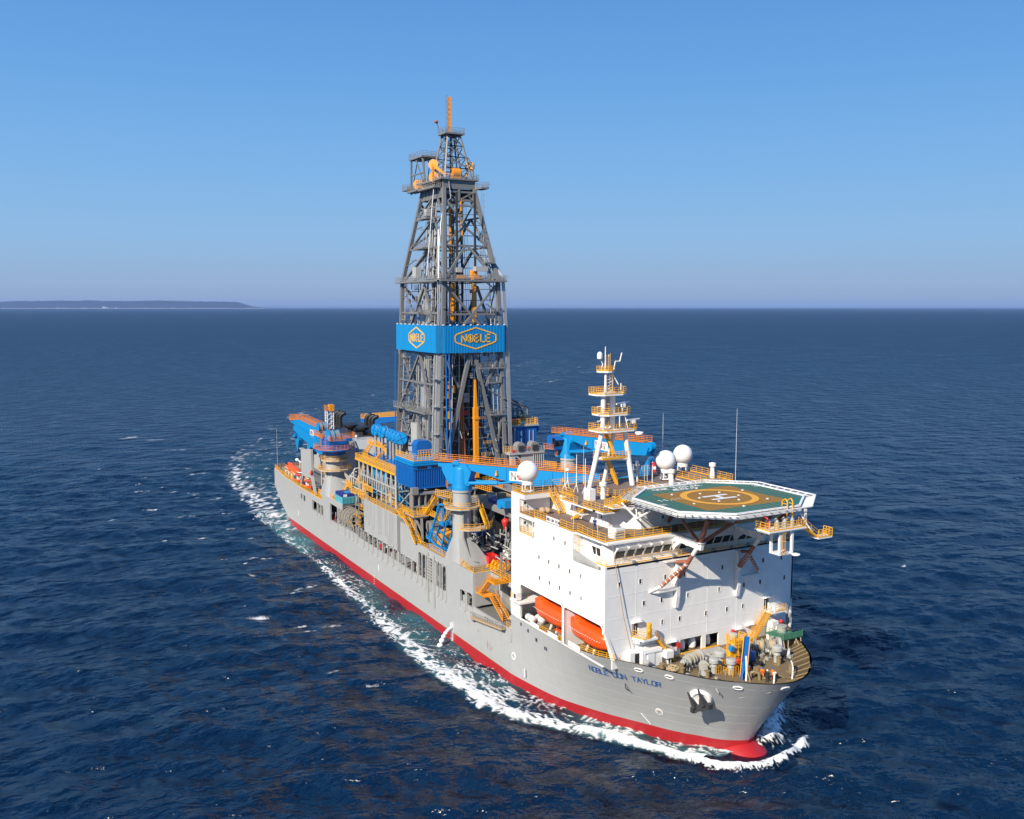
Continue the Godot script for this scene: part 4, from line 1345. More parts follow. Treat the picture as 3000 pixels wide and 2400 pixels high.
	text(t, "NOBLE DON TAYLOR", V(-15.8, 30.72, 18.09), X, Y, 0.36, 0.06, 0.02, 0.55, 0.31)
	put("lettering", t, "dark", nb)
	# things standing on the decks
	var ac := thing("air_conditioning_unit", "boxy white air conditioning unit on the bridge deck behind the front rail", "air conditioner", V(-1.9, 30.36, 15.0))
	put("casing", MB.new().box(V(-2.2, 31.2, 14.6), V(1.9, 1.6, 1.6)), "white", ac)
	put("grille", MB.new().box(V(-1.23, 31.2, 14.6), V(0.04, 1.0, 1.2)), "grey_light", ac)
	put("top_fan", MB.new().hard([[0.6, 0.0], [0.6, 0.12], [0, 0.12]], V(-2.2, 32.0, 14.6), 16), "grey", ac)
	for q in [[-14.2, 8.8, "white ventilation pipe with round cap on the roof behind the upper platform"], [-18.4, -8.0, "white ventilation pipe by the green helideck's far corner"], [-18.0, -16.6, "white ventilation pipe on the far port roof before the rail"]]:
		var y := 33.4 if q[1] > -10 else 33.9
		var vp := thing("vent_pipe", q[2], "vent", V(q[0], y, q[1]), "roof vents")
		put("stack", MB.new().lathe([[0.45, 0], [0.45, 1.0], [0.36, 1.15], [0.36, 2.0]], V(q[0], y, q[1]), 14), "white", vp)
		put("cap", MB.new().hard([[0.36, 2.0], [0.6, 2.05], [0.6, 2.6], [0.0, 2.75]], V(q[0], y, q[1]), 14), "white", vp)
	var cb := thing("deck_cabinet", "small white equipment cabinet beside the vent pipe on the roof", "cabinet", V(-14.4, 33.4, 11.2))
	put("casing", MB.new().box(V(-14.4, 34.3, 11.2), V(1.7, 1.8, 1.1)), "white", cb)
	put("door_seam", MB.new().box(V(-14.4, 34.3, 11.76), V(0.05, 1.5, 0.03)), "grey", cb)
	for q in [[-25.0, 8.6, 1.6, "white mushroom antenna on a lattice post behind the yellow rail"], [-21.0, 9.4, 2.6, "white whip antenna on a tripod in front of the radar mast"], [-19.0, 9.0, 2.2, "white tripod aerial beside the stair head on the roof"], [-22.6, 10.6, 2.4, "thin white aerial at the corner of the upper roof"]]:
		var an := thing("antenna", q[3], "antenna", V(q[0], 33.4, q[1]))
		var am := MB.new()
		for k in 3: am.bar(V(q[0] + cos(k * 2.1) * 0.5, 33.4, q[1] + sin(k * 2.1) * 0.5), V(q[0], 34.6, q[1]), 0.08)
		am.tube(V(q[0], 34.3, q[1]), V(q[0], 33.4 + q[2] + 1.2, q[1]), 0.09, 0.06)
		put("post", am, "white", an)
		put("aerial", MB.new().lathe([[0.1, 0], [0.42, 0.1], [0.3, 0.4], [0, 0.5]] if q[2] < 2 else [[0.08, 0], [0.05, 2.4], [0, 2.45]], V(q[0], 33.4 + q[2] + 1.1, q[1]), 10), "white", an)
	for q in [[-13.3, -17.6, 12.5, "tall thin whip aerial at the far port rail"], [-28.4, -13.8, 10.5, "tall thin whip aerial left of the twin white radomes"], [-26.0, 4.8, 6.5, "tall thin whip aerial left of the radar mast leg"], [-3.6, 16.9, 4.4, "slender white flagstaff on the starboard bridge deck rail"], [-8.9, 17.6, 4.8, "slender white flagstaff at the step of the starboard wall"]]:
		var y := 33.9 if q[1] < -10 else (33.4 if q[1] < 10 else 30.4)
		tag_simple("whip_aerial", MB.new().tube(V(q[0], y, q[1]), V(q[0], y + q[2], q[1]), 0.045, 0.02, 6), "white", q[3], "aerial")
	for q in [[-21.4, 30.36, 15.6], [-21.0, 30.36, 14.9]]:
		tag_simple("life_raft", MB.new().ball(V(q[0], q[1] + 0.55, q[2]), V(0.75, 0.5, 0.5)), "crate", "canvas covered bundle at the deck corner beneath the stair, %s" % ("outer" if q[2] > 15.2 else "inner"), "bundle")
	person_standing(V(-7.8, 30.36, 14.6), -0.6, "coverall_blue", "helmet_blue", "person in blue coveralls standing on the bridge deck")
	# life rafts in canisters and gear by the lifeboats
	var raft := thing("life_raft_canister", "white life raft canister in the aft lifeboat bay, nearest the control platform", "life raft", Vector3.ZERO, "raft canisters by the lifeboats")
	put("canister", MB.new().lathe([[0, -1.1], [0.5, -1.08], [0.58, -0.7], [0.58, 0.7], [0.5, 1.08], [0, 1.1]], V(0, 0.75, 0), 14, Basis(Z, PI / 2).orthonormalized() * Basis(Y, 0.5)), "white", raft)
	put("strap", MB.new().hard([[0.6, -0.08], [0.6, 0.08]], V(0, 0.75, 0), 14, Basis(Z, PI / 2)), "primer", raft)
	put("cradle", MB.new().box(V(0, 0.1, 0), V(1.6, 0.2, 0.9)), "grey_light", raft)
	raft.position = V(-23.0, 12.0, 16.8)
	copy(raft, V(-21.9, 12.0, 15.6), "white life raft canister in the aft lifeboat bay, second of four")
	copy(raft, V(-20.9, 12.6, 14.6), "white life raft canister in the aft lifeboat bay, third of four")
	copy(raft, V(-19.6, 13.0, 14.0), "white life raft canister in the aft lifeboat bay, farthest inboard")
	var boat := lifeboat_shape("orange enclosed lifeboat hung in the aft bay of the white wall")
	boat.position = V(-17.0, 15.0, 15.9)
	copy(boat, V(-6.3, 15.0, 15.9), "orange enclosed lifeboat hung in the forward bay next to the bow")
	for x in [-17.6, -7.0]:
		var dvt := thing("davit", "white lifeboat davit frame under the %s orange boat" % ("aft" if x < -10 else "forward"), "davit", V(x, 12, 14.5))
		var dm := MB.new()
		for e in [-1.0, 1.0]:
			dm.bar(V(x + e, 12, 14.2), V(x + e * 0.7, 15.0, 15.6), 0.3)
			dm.bar(V(x + e, 12, 15.8), V(x + e * 0.7, 15.0, 14.6), 0.25)
			dm.bar(V(x + e * 4.2, 18.3, 13.6), V(x + e * 4.2, 18.2, 17.4), 0.35)
			dm.bar(V(x + e * 4.2, 12.1, 13.5), V(x + e * 4.2, 18.2, 13.6), 0.3)
		put("frame", dm, "white", dvt)
	var st := thing("stretcher_rack", "orange topped gear rack on the lifeboat deck between the bays", "rack", V(-14.6, 12, 16.2))
	put("frame", MB.new().rail([V(-15.9, 12, 16.2), V(-13.5, 12, 16.2)], 0.9, 0.05, 0.8, false), "grey_light", st)
	put("cover", MB.new().box(V(-14.7, 13.0, 16.2), V(2.5, 0.15, 0.7)), "lifeboat", st)

func tag_simple(called: String, mb: MB, mat: String, label: String, cat: String, group := "") -> MeshInstance3D:
	var o := put(called, mb, mat)
	meta(o, label, cat, group)
	return o

func lifeboat_shape(label: String) -> Node3D:
	var o := thing("lifeboat", label, "lifeboat", Vector3.ZERO, "orange lifeboats")
	var L := 5.1
	var g := []
	for i in 25:
		var u := i / 24.0 * 2.0 - 1.0
		var e := pow(maxf(0.0, 1.0 - pow(absf(u), 3.4)), 0.55)
		var w := 1.75 * e * (0.86 if u < 0 else 1.0)
		var row := []
		for q in [[0.0, -1.35], [0.45, -1.3], [0.8, -0.95], [0.97, -0.45], [1.0, 0.0], [1.07, 0.03], [1.07, 0.16], [0.98, 0.2]]:
			row.push_back(V(u * L, q[1] * (0.62 + 0.38 * e) + 0.35 * pow(absf(u), 4.0), q[0] * w))
		g.push_back(row)
	var hull := MB.new().surf(g)
	mirror_z(hull)
	put("hull", hull, "lifeboat", o)
	var c := []
	for i in 25:
		var u := i / 24.0 * 2.0 - 1.0
		var e := pow(maxf(0.0, 1.0 - pow(absf(u), 3.4)), 0.55)
		var w := 1.6 * e
		var h := 1.25 * (1.0 - pow(absf(u), 5.0)) + (0.75 * smoothstep(-0.92, -0.78, u) * (1.0 - smoothstep(-0.55, -0.42, u)))
		var y0 := 0.2 + 0.35 * pow(absf(u), 4.0)
		var row := []
		for q in [[1.0, 0.0], [0.93, 0.45], [0.78, 0.85], [0.5, 1.0], [0.0, 1.06]]:
			row.push_back(V(u * L * 0.985, y0 + q[1] * h, q[0] * w))
		c.push_back(row)
	var can := MB.new().surf(c)
	mirror_z(can)
	var cn := put("canopy", can, "lifeboat", o)
	put("helm_window", MB.new().box(V(-2.75, 1.75, 0.75), V(0.5, 0.32, 0.5)).box(V(-2.75, 1.75, -0.75), V(0.5, 0.32, 0.5)), "glass", cn)
	var lines := MB.new()
	for i in 15: lines.box(V(-4.0 + i * 0.58, 0.31, 1.62 - 0.5 * pow(absf(-4.0 + i * 0.58) / 5.1, 4.0)), V(0.2, 0.07, 0.12))
	put("grab_line", lines, "white", o)
	var ribs := MB.new()
	for i in 12: ribs.bar(V(-2.0 + i * 0.45, 1.25, 1.05), V(-2.0 + i * 0.45, 1.42, 0.5), 0.09, 0.05)
	put("canopy_rib", ribs, "lifeboat", o)
	put("hook_housing", MB.new().box(V(-3.9, 1.0, 0.9), V(0.5, 1.5, 0.5)), "lifeboat", o)
	return o

func person_standing(at: Vector3, turn: float, cloth: String, hat: String, label: String, crouch := 0.0, arm := 0.6) -> Node3D:
	var o := thing("person", label, "person", at)
	o.rotation.y = turn
	# joints with radii; the body is one field meshed as surface nets
	var hip := V(0, 0.93 - crouch * 0.38, 0)
	var chest := hip + V(0.06 + crouch * 0.34, 0.46 - crouch * 0.1, 0)
	var neck := chest + V(0.02 + crouch * 0.06, 0.16, 0)
	var bones := [[hip, chest, 0.15, 0.17], [chest, neck, 0.15, 0.07]]
	for e in [-1.0, 1.0]:
		var hj := hip + V(0, -0.02, 0.1 * e)
		var knee := V(0.06 + crouch * 0.28 + 0.04 * e, 0.5 - crouch * 0.1, 0.13 * e)
		var foot := V(0.0 + 0.05 * e, 0.07, 0.14 * e)
		bones.push_back([hj, knee, 0.11, 0.075]); bones.push_back([knee, foot, 0.075, 0.055])
		bones.push_back([foot, foot + V(0.16, -0.02, 0.02 * e), 0.055, 0.045])
		var sh := chest + V(0, 0.09, 0.2 * e)
		var el := sh + V(0.1 * arm + crouch * 0.1, -0.27, 0.07 * e)
		var wr := el + V(0.22 * arm + 0.05, -0.18 + 0.1 * arm, -0.04 * e)
		bones.push_back([sh, el, 0.07, 0.05]); bones.push_back([el, wr, 0.05, 0.036]); bones.push_back([chest, sh, 0.13, 0.08])
	put("body", field(bones, 0.035), cloth, o, true)
	var hd := neck + V(0.05 + crouch * 0.05, 0.15, 0)
	var skin := field([[neck, hd, 0.06, 0.095], [hd, hd + V(0.09, -0.03, 0), 0.09, 0.02], [hd, hd + V(0.03, -0.09, 0), 0.08, 0.05]], 0.025)
	for e in [-1.0, 1.0]:
		var sh := chest + V(0, 0.09, 0.2 * e)
		var wr := sh + V(0.1 * arm + crouch * 0.1, -0.27, 0.07 * e) + V(0.22 * arm + 0.05, -0.18 + 0.1 * arm, -0.04 * e)
		skin.ball(wr + V(0.05, -0.03, 0), V(0.05, 0.04, 0.035), 6, 4)
		for f in 4: skin.tube(wr + V(0.08, -0.03, -0.03 + f * 0.02), wr + V(0.13, -0.07, -0.03 + f * 0.02), 0.011, 0.008, 4)
		skin.tube(wr + V(0.05, -0.02, 0.03 * e), wr + V(0.1, -0.03, 0.06 * e), 0.012, 0.009, 4)
	put("head_and_hands", skin, "skin", o, true)
	put("helmet", MB.new().lathe([[0.15, 0.0], [0.13, 0.02], [0.125, 0.08], [0.08, 0.15], [0, 0.17]], hd + V(0, 0.03, 0), 12), hat, o, true)
	return o

# a smooth union of tapered capsules, meshed as surface nets
func field(bones: Array, cell: float) -> MB:
	var lo := V(9, 9, 9); var hi := V(-9, -9, -9)
	for b in bones:
		for k in 2:
			var r: float = b[2 + k] + cell * 2
			lo = lo.min(b[k] - V(r, r, r)); hi = hi.max(b[k] + V(r, r, r))
	var n := Vector3i(((hi - lo) / cell).ceil()) + Vector3i.ONE
	var d := PackedFloat32Array(); d.resize(n.x * n.y * n.z)
	for x in n.x:
		for y in n.y:
			for z in n.z:
				var p := lo + V(x, y, z) * cell
				var s := 0.0
				for b in bones:
					var ab: Vector3 = b[1] - b[0]
					var t := clampf((p - b[0]).dot(ab) / ab.length_squared(), 0, 1)
					s += exp(-(p.distance_to(b[0] + ab * t) - lerpf(b[2], b[3], t)) / 0.022)
				d[(x * n.y + y) * n.z + z] = -log(s + 1e-30) * 0.022
	var mb := MB.new()
	var pt := {}
	var at := func(x: int, y: int, z: int) -> float: return d[(x * n.y + y) * n.z + z]
	for x in n.x - 1:
		for y in n.y - 1:
			for z in n.z - 1:
				var c := V(0, 0, 0); var m := 0
				for e in [[0, 0, 0, 1, 0, 0], [0, 1, 0, 1, 1, 0], [0, 0, 1, 1, 0, 1], [0, 1, 1, 1, 1, 1], [0, 0, 0, 0, 1, 0], [1, 0, 0, 1, 1, 0], [0, 0, 1, 0, 1, 1], [1, 0, 1, 1, 1, 1], [0, 0, 0, 0, 0, 1], [1, 0, 0, 1, 0, 1], [0, 1, 0, 0, 1, 1], [1, 1, 0, 1, 1, 1]]:
					var a: float = at.call(x + e[0], y + e[1], z + e[2]); var b: float = at.call(x + e[3], y + e[4], z + e[5])
					if (a < 0) != (b < 0):
						c += V(e[0], e[1], e[2]).lerp(V(e[3], e[4], e[5]), a / (a - b)); m += 1
				if m > 0: pt[Vector3i(x, y, z)] = lo + (V(x, y, z) + c / m) * cell
	for x in range(1, n.x - 1):
		for y in range(1, n.y - 1):
			for z in range(1, n.z - 1):
				var a: float = at.call(x, y, z)
				for ax in [[1, 0, 0], [0, 1, 0], [0, 0, 1]]:
					var b: float = at.call(x + ax[0], y + ax[1], z + ax[2])
					if (a < 0) == (b < 0): continue
					var u := Vector3i(ax[1], ax[2], ax[0]); var w := Vector3i(ax[2], ax[0], ax[1])
					var i := Vector3i(x, y, z)
					var k := [i, i - u, i - u - w, i - w]
					if not (pt.has(k[0]) and pt.has(k[1]) and pt.has(k[2]) and pt.has(k[3])): continue
					if a < 0: mb.quad(pt[k[0]], pt[k[1]], pt[k[2]], pt[k[3]])
					else: mb.quad(pt[k[3]], pt[k[2]], pt[k[1]], pt[k[0]])
	return mb

# ---------------------------------------------------------------- helideck, radomes, mast
func octagon(k: float, c := V(2.8, 0, 0)) -> Array:
	var out := []
	for q in [[10, 5.8], [5.2, 11.6], [-5.2, 11.6], [-10, 5.8], [-10, -5.8], [-5.2, -11.6], [5.2, -11.6], [10, -5.8]]:
		var p := Vector2(q[0], q[1])
		p += p.normalized() * k
		out.push_back([c.x + p.x, c.z + p.y])
	return out

func oct_path(k: float, y: float) -> Array:
	var out := []
	for q in octagon(k): out.push_back(V(q[0], y, q[1]))
	out.push_back(out[0])
	return out

func build_helideck() -> void:
	var o := thing("helideck", "octagonal green helicopter deck with yellow circle on struts over the bridge", "helideck", V(2.8, 34.5, 0))
	var y := 35.8
	put("deck", MB.new().prism(octagon(0.0), V(0, y - 0.35, 0), X, Z, Y * 0.35), "helideck_green", o)
	# the golden landing net with its lashings, the aiming circle and the letter
	var net := [[6.5, 7.5], [-6.0, 7.5], [-6.1, -7.2], [6.5, -7.3]]
	var nm := MB.new()
	var np := []
	for i in 4:
		for k in 9:
			var a := Vector2(net[i][0], net[i][1]).lerp(Vector2(net[(i + 1) % 4][0], net[(i + 1) % 4][1]), k / 9.0)
			a *= 1.0 - 0.02 * sin(k / 9.0 * PI) + (0.012 if k % 2 else 0.0)
			np.push_back([a.x + 2.8, a.y])
	nm.prism(np, V(0, y + 0.004, 0), X, Z, Y * 0.02)
	put("landing_net_base", nm, "helideck_gold", o)
	var mesh := MB.new()
	var pn := PackedVector2Array()
	for q in np: pn.push_back(Vector2(q[0], q[1]))
	for k in 40:
		for e in 2:
			var t := -12.0 + k * 0.6
			var a := V(2.8, 0, 0) + V(t, 0, 0) * (1 - e) + V(0, 0, t) * e
			var d := Z if e == 0 else X
			var start = null
			for s in 90:
				var q := a + d * (-11.0 + s * 0.25)
				var ins := Geometry2D.is_point_in_polygon(Vector2(q.x, q.z), pn)
				if ins and start == null: start = q
				if not ins and start != null:
					mesh.bar(start + Y * (y + 0.04 - start.y), q + Y * (y + 0.04 - q.y), 0.05, 0.04)
					start = null
	put("landing_net", mesh, "helideck_gold", o).set_meta("kind", "stuff")
	var lash := MB.new()
	for i in 4:
		var a := Vector2(net[i][0], net[i][1]); var b := Vector2(net[(i + 1) % 4][0], net[(i + 1) % 4][1])
		for k in 11:
			var p := a.lerp(b, (k + 0.5) / 11.0) * 0.93
			var q := p + ((a + b) * 0.5).normalized() * (5.2 - 3.3 * absf((k + 0.5) / 11.0 - 0.5))
			lash.bar(V(p.x + 2.8, y + 0.03, p.y), V(q.x + 2.8, y + 0.03, q.y), 0.06, 0.03)
	put("lashing", lash, "helideck_gold", o).set_meta("kind", "stuff")
	var ring := MB.new()
	for i in 64:
		var p := []
		for e in [[i, 4.65], [i, 5.65], [i + 1, 5.65], [i + 1, 4.65]]:
			p.push_back(V(2.8 + cos(TAU * e[0] / 64.0) * e[1], y + 0.075, sin(TAU * e[0] / 64.0) * e[1]))
		ring.quad(p[3], p[2], p[1], p[0])
	put("aiming_circle", ring, "helideck_yellow", o)
	var h := MB.new()
	for x in [1.95, 4.05]: h.box(V(x, y + 0.1, 0.1), V(0.6, 0.03, 4.4))
	h.box(V(3.0, y + 0.1, 0.1), V(1.5, 0.03, 0.6))
	put("letter_h", h, "white", o)
	var lamps := MB.new()
	for i in 12:
		var r := 3.2 if i % 2 else 6.8
		lamps.box(V(2.8 + cos(TAU * i / 12.0 + 0.2) * r, y + 0.1, sin(TAU * i / 12.0 + 0.2) * r), V(0.26, 0.16, 0.26))
	put("deck_light", lamps, "white", o)
	var name_ := MB.new()
	text(name_, "NOBLE", V(-4.15, y + 0.02, 2.6), -Z, -X, 1.0, 0.2, 0.02, 1.0, 0.3)
	text(name_, "DON TAYLOR", V(-5.85 + 0.35, y + 0.02, 5.2), -Z, -X, 1.0, 0.2, 0.02, 1.0, 0.3)
	text(name_, "14.6t", V(1.2, y + 0.02, 9.4), -Z, -X, 0.9, 0.16, 0.02, 1.0, 0.3)
	text(name_, "22", V(3.4, y + 0.02, 10.8), -Z, -X, 0.55, 0.1, 0.02, 1.0, 0.3)
	text(name_, "22", V(-1.0, y + 0.02, -10.4), -Z, -X, 0.55, 0.1, 0.02, 1.0, 0.3)
	put("deck_lettering", name_, "white", o)
	# white kerb, gutter and safety net frame
	var kerb := MB.new()
	var outer := oct_path(0.0, y + 0.05)
	for i in 8: kerb.bar(outer[i], outer[i + 1], 0.3, 0.22)
	var low := oct_path(0.15, y - 0.45)
	for i in 8: kerb.bar(low[i], low[i + 1], 0.22, 0.5)
	put("kerb", kerb, "white", o)
	for i in 8:
		var fr := MB.new()
		var a0: Vector3 = oct_path(0.2, y - 0.3)[i]; var b0: Vector3 = oct_path(0.2, y - 0.3)[i + 1]
		var a1: Vector3 = oct_path(1.75, y + 0.12)[i]; var b1: Vector3 = oct_path(1.75, y + 0.12)[i + 1]
		fr.bar(a1, b1, 0.14, 0.14)
		fr.bar(a0.lerp(a1, 0.5), b0.lerp(b1, 0.5), 0.07, 0.07)
		var n := 8
		for k in n + 1: fr.bar(a0.lerp(b0, float(k) / n), a1.lerp(b1, float(k) / n), 0.14, 0.12)
		for k in 36: fr.bar(a0.lerp(b0, (k + 0.5) / 36.0), a1.lerp(b1, (k + 0.5) / 36.0), 0.025, 0.025)
		put("safety_net_frame", fr, "grey_light" if i in [1, 2] else "white", o)
	var under := MB.new()
	for k in 9: under.bx(-6.6 + k * 2.3, -6.3 + k * 2.3, y - 1.05, y - 0.36, -9.0 + absf(k - 4) * 0.8, 9.0 - absf(k - 4) * 0.8)
	for z in [-5.5, 5.5]: under.bx(-6.5, 12.0, y - 1.3, y - 0.5, z - 0.2, z + 0.2)
	put("girder", under, "grey_light", o)
	# struts: white steel where bare, brick-red wrapped
	for m in [1.0, -1.0]:
		var zc := 5.5 if m > 0 else -6.2
		var st := MB.new(); var wt := MB.new()
		var N := V(5.3, 30.1, zc); var C := V(2.6, 26.6, zc)
		st.tube(C.lerp(N, 0.45), C, 0.3, 0.33, 12)
		st.tube(C, V(0.75, 24.2, zc), 0.36, 0.42, 12)
		st.tube(C, V(0.9, 23.2, zc + 3.4 * m), 0.28, 0.28, 10)
		st.tube(C + V(0, 0.3, 0), V(0.6, 26.4, zc + 0.5 * m), 0.26, 0.26, 10)
		st.tube(N, V(9.4, 34.7, zc + 2.1 * m), 0.34, 0.34, 12)
		st.tube(N, V(9.8, 34.7, zc - 4.2 * m), 0.27, 0.27, 10)
		st.tube(N, V(4.6, 34.7, zc + 3.6 * m), 0.24, 0.24, 10)
		put("strut", st, "primer", o)
		wt.tube(N, C.lerp(N, 0.45), 0.32, 0.32, 12)
		wt.tube(V(0.9, 23.2, zc + 3.4 * m), V(0.1, 22.4, zc + 4.8 * m), 0.28, 0.2, 10)
		wt.tube(V(0.75, 24.2, zc), V(0.2, 22.9, zc), 0.42, 0.42, 10)
		wt.prism([[-1.2, 30.35], [5.9, 30.1], [5.7, 29.2], [4.6, 29.25], [1.4, 29.4], [0.2, 28.6], [-0.4, 27.8]], V(0, 0, zc - 0.25), X, Y, Z * 0.5)
		wt.bx(-1.2, 6.0, 30.2, 30.4, zc - 0.5, zc + 0.5)
		for x in [1.0, 2.6, 4.2]: wt.bx(x, x + 0.1, 29.3, 30.2, zc - 0.42, zc + 0.42)
		# brackets on the wall
		wt.prism([[0.02, 26.6], [0.7, 26.4], [0.8, 24.0], [0.75, 21.2], [0.45, 19.4], [0.02, 19.4]], V(0, 0, zc - 0.3), X, Y, Z * 0.6)
		wt.prism([[0.02, zc + 4.9 * m], [0.75, zc + 3.6 * m], [0.75, zc], [0.02, zc]], V(0, 22.2, 0), X, Z, Y * 0.3)
		wt.bx(0.02, 0.7, 26.5, 26.7, zc - 0.3, zc + 2.3 * m)
		put("strut_bracket", wt, "white", o)
		var bands := MB.new()
		for k in 7:
			var q := C.lerp(V(0.75, 24.2, zc), k / 7.0)
			bands.tube(q, q + (V(0.75, 24.2, zc) - C) * 0.02, 0.4, 0.4, 10)
			q = C.lerp(V(0.9, 23.2, zc + 3.4 * m), (k + 0.5) / 7.0)
			bands.tube(q, q + (V(0.9, 23.2, zc + 3.4 * m) - C) * 0.02, 0.31, 0.31, 10)
		put("strut_band", bands, "white", o)
		var back := MB.new()
		var D := V(-5.4, 30.4, 3.4 * m)
		back.tube(D, V(-5.0, 34.7, 5.6 * m), 0.28, 0.28, 10)
		back.tube(D, V(-3.0, 34.7, 1.0 * m), 0.3, 0.3, 10)
		put("deck_strut", back, "primer", o)
		put("strut_foot", MB.new().lathe([[0.8, 0], [0.5, 0.8], [0.3, 1.1]], D - Y * 0.1, 10), "white", o)
		var tri := MB.new()
		tri.path([V(-5.8, 34.5, 11.2 * m), V(-2.2, 32.8, 11.0 * m), V(1.0, 34.5, 11.2 * m)], 0.16, 6)
		tri.path([V(-2.2, 32.8, 11.0 * m), V(-2.2, 34.6, 11.2 * m)], 0.14, 6)
		tri.path([V(-2.2, 32.8, 11.0 * m), V(-2.2, 34.5, 8.0 * m)], 0.14, 6)
		put("outrigger", tri, "white", o)
	# side access gallery, and the fire monitor platform hung off the forward edge
	var gal := MB.new()
	gal.bx(-7.0, -4.6, 34.0, 34.15, 11.4, 13.6)
	gal.bx(-7.4, -5.0, 33.4, 33.55, 8.0, 11.5)
	put("side_gallery", gal, "white", o)
	var gr := MB.new()
	gr.rail([V(-4.7, 34.15, 12.2), V(-4.7, 34.15, 13.5), V(-7.0, 34.15, 13.5), V(-7.0, 34.15, 11.6)], 1.0, 0.06, 0.9)
	gr.stair(V(-8.6, 33.4, 10.6), V(-5.2, 35.2, 10.6), 0.9)
	put("gallery_rail", gr, "yellow", o)
	var fp := MB.new()
	fp.bx(12.6, 15.4, 33.3, 33.5, -4.6, 2.2)
	fp.bx(12.8, 15.2, 33.1, 33.3, -4.4, 2.0)
	fp.bx(13.4, 15.0, 31.3, 31.5, -10.0, -7.4)
	for q in [[14.9, -0.2], [14.9, -2.4], [13.3, -2.4], [13.3, -0.2]]: fp.bx(q[0] - 0.16, q[0] + 0.16, 29.9, 33.2, q[1] - 0.16, q[1] + 0.16)
	fp.bx(13.2, 15.0, 29.9, 30.1, -2.5, -0.1)
	fp.bar(V(12.6, 33.2, -7.2), V(12.6, 35.2, -7.2), 0.3)
	fp.bar(V(14.2, 31.4, -7.6), V(12.4, 34.6, -6.4), 0.2)
	put("monitor_platform", fp, "white", o)
	var fr := MB.new()
	fr.rail([V(12.7, 33.5, 2.1), V(15.3, 33.5, 2.1), V(15.3, 33.5, -4.5)], 1.05, 0.07, 0.8)
	fr.stair(V(14.2, 31.5, -7.6), V(14.2, 33.5, -4.8), 1.0)
	fr.rail([V(15.0, 31.5, -7.4), V(15.0, 31.5, -10.0), V(13.4, 31.5, -10.0)], 1.15, 0.08, 0.6)
	fr.ladder(V(15.1, 30.0, -0.75), V(15.1, 33.4, -0.75), Z, 0.5, X * 0.3)
	for z in [-3.3, -4.3]:
		fr.path([V(13.0, 33.5, z), V(13.0, 36.6, z), V(12.6, 37.0, z), V(12.0, 36.6, z), V(12.0, 35.9, z)], 0.09, 5)
		fr.bar(V(12.0, 36.3, z), V(13.0, 36.3, z), 0.08)
	put("platform_rail", fr, "yellow", o)
	var mon := MB.new()
	mon.tube(V(13.4, 33.5, 0.6), V(13.4, 34.7, 0.6), 0.16); mon.tube(V(13.4, 34.7, 0.6), V(12.6, 35.2, 0.9), 0.14)
	put("fire_monitor", mon, "red", o)
	var mach := MB.new()
	for k in 6: mach.lathe([[0.3, 0], [0.3, 0.9], [0.1, 1.2], [0, 1.2]], V(13.3 + (k % 2) * 0.9, 33.5, 0.4 - k * 0.7), 8)
	put("hose_gear", mach, "machine", o)
	put("platform_lamp", MB.new().lathe([[0.25, 0], [0.6, 0.1], [0.6, 0.3], [0, 0.4]], V(15.2, 29.6, -2.9), 12), "white", o)
	var ws := thing("windsock", "red and white windsock drooping beside the twin radomes", "windsock", V(-21.6, 33.4, -6.4))
	put("pole", MB.new().tube(V(-21.6, 33.4, -6.4), V(-21.6, 37.0, -6.4), 0.07), "white", ws)
	put("sock", MB.new().tube(V(-21.6, 36.9, -6.5), V(-21.4, 36.2, -6.7), 0.3, 0.28).tube(V(-21.3, 35.7, -6.7), V(-21.3, 35.2, -6.7), 0.25, 0.2), "red", ws)
	put("sock_band", MB.new().tube(V(-21.4, 36.2, -6.7), V(-21.3, 35.7, -6.7), 0.28, 0.25), "white", ws)
	# radomes
	var ra := thing("radome", "large white radome on the starboard tower roof", "radome", Vector3.ZERO, "white radomes")
	var pr := [[0.95, 1.5], [0.95, 1.75]]
	for k in 15:
		var a := -1.0 + k * (PI / 2 + 1.0) / 14.0
		pr.push_back([maxf(cos(a) * 1.75, 0.0), 3.3 + sin(a) * 1.75])
	put("dome", MB.new().lathe(pr, Vector3.ZERO, 32), "white", ra)
	var sup := MB.new()
	for k in 6: sup.bar(V(cos(k * TAU / 6) * 0.95, 0, sin(k * TAU / 6) * 0.95), V(cos(k * TAU / 6) * 0.85, 1.4, sin(k * TAU / 6) * 0.85), 0.16)
	sup.hard([[0.98, 1.15], [0.98, 1.5], [0, 1.5]], Vector3.ZERO, 16)
	sup.hard([[1.0, 0.0], [1.0, 0.12], [0, 0.12]], Vector3.ZERO, 16)
	put("stand", sup, "white", ra)
	put("hatch", MB.new().hard([[0.6, 0.9], [0.6, 1.16]], Vector3.ZERO, 10), "grey", ra)
	ra.position = V(-25.6, 33.3, 15.9)
	copy(ra, V(-22.3, 33.6, -9.8), "large white radome left of the pair behind the helideck")
	copy(ra, V(-25.6, 33.7, -16.2), "large white radome right of the pair behind the helideck")

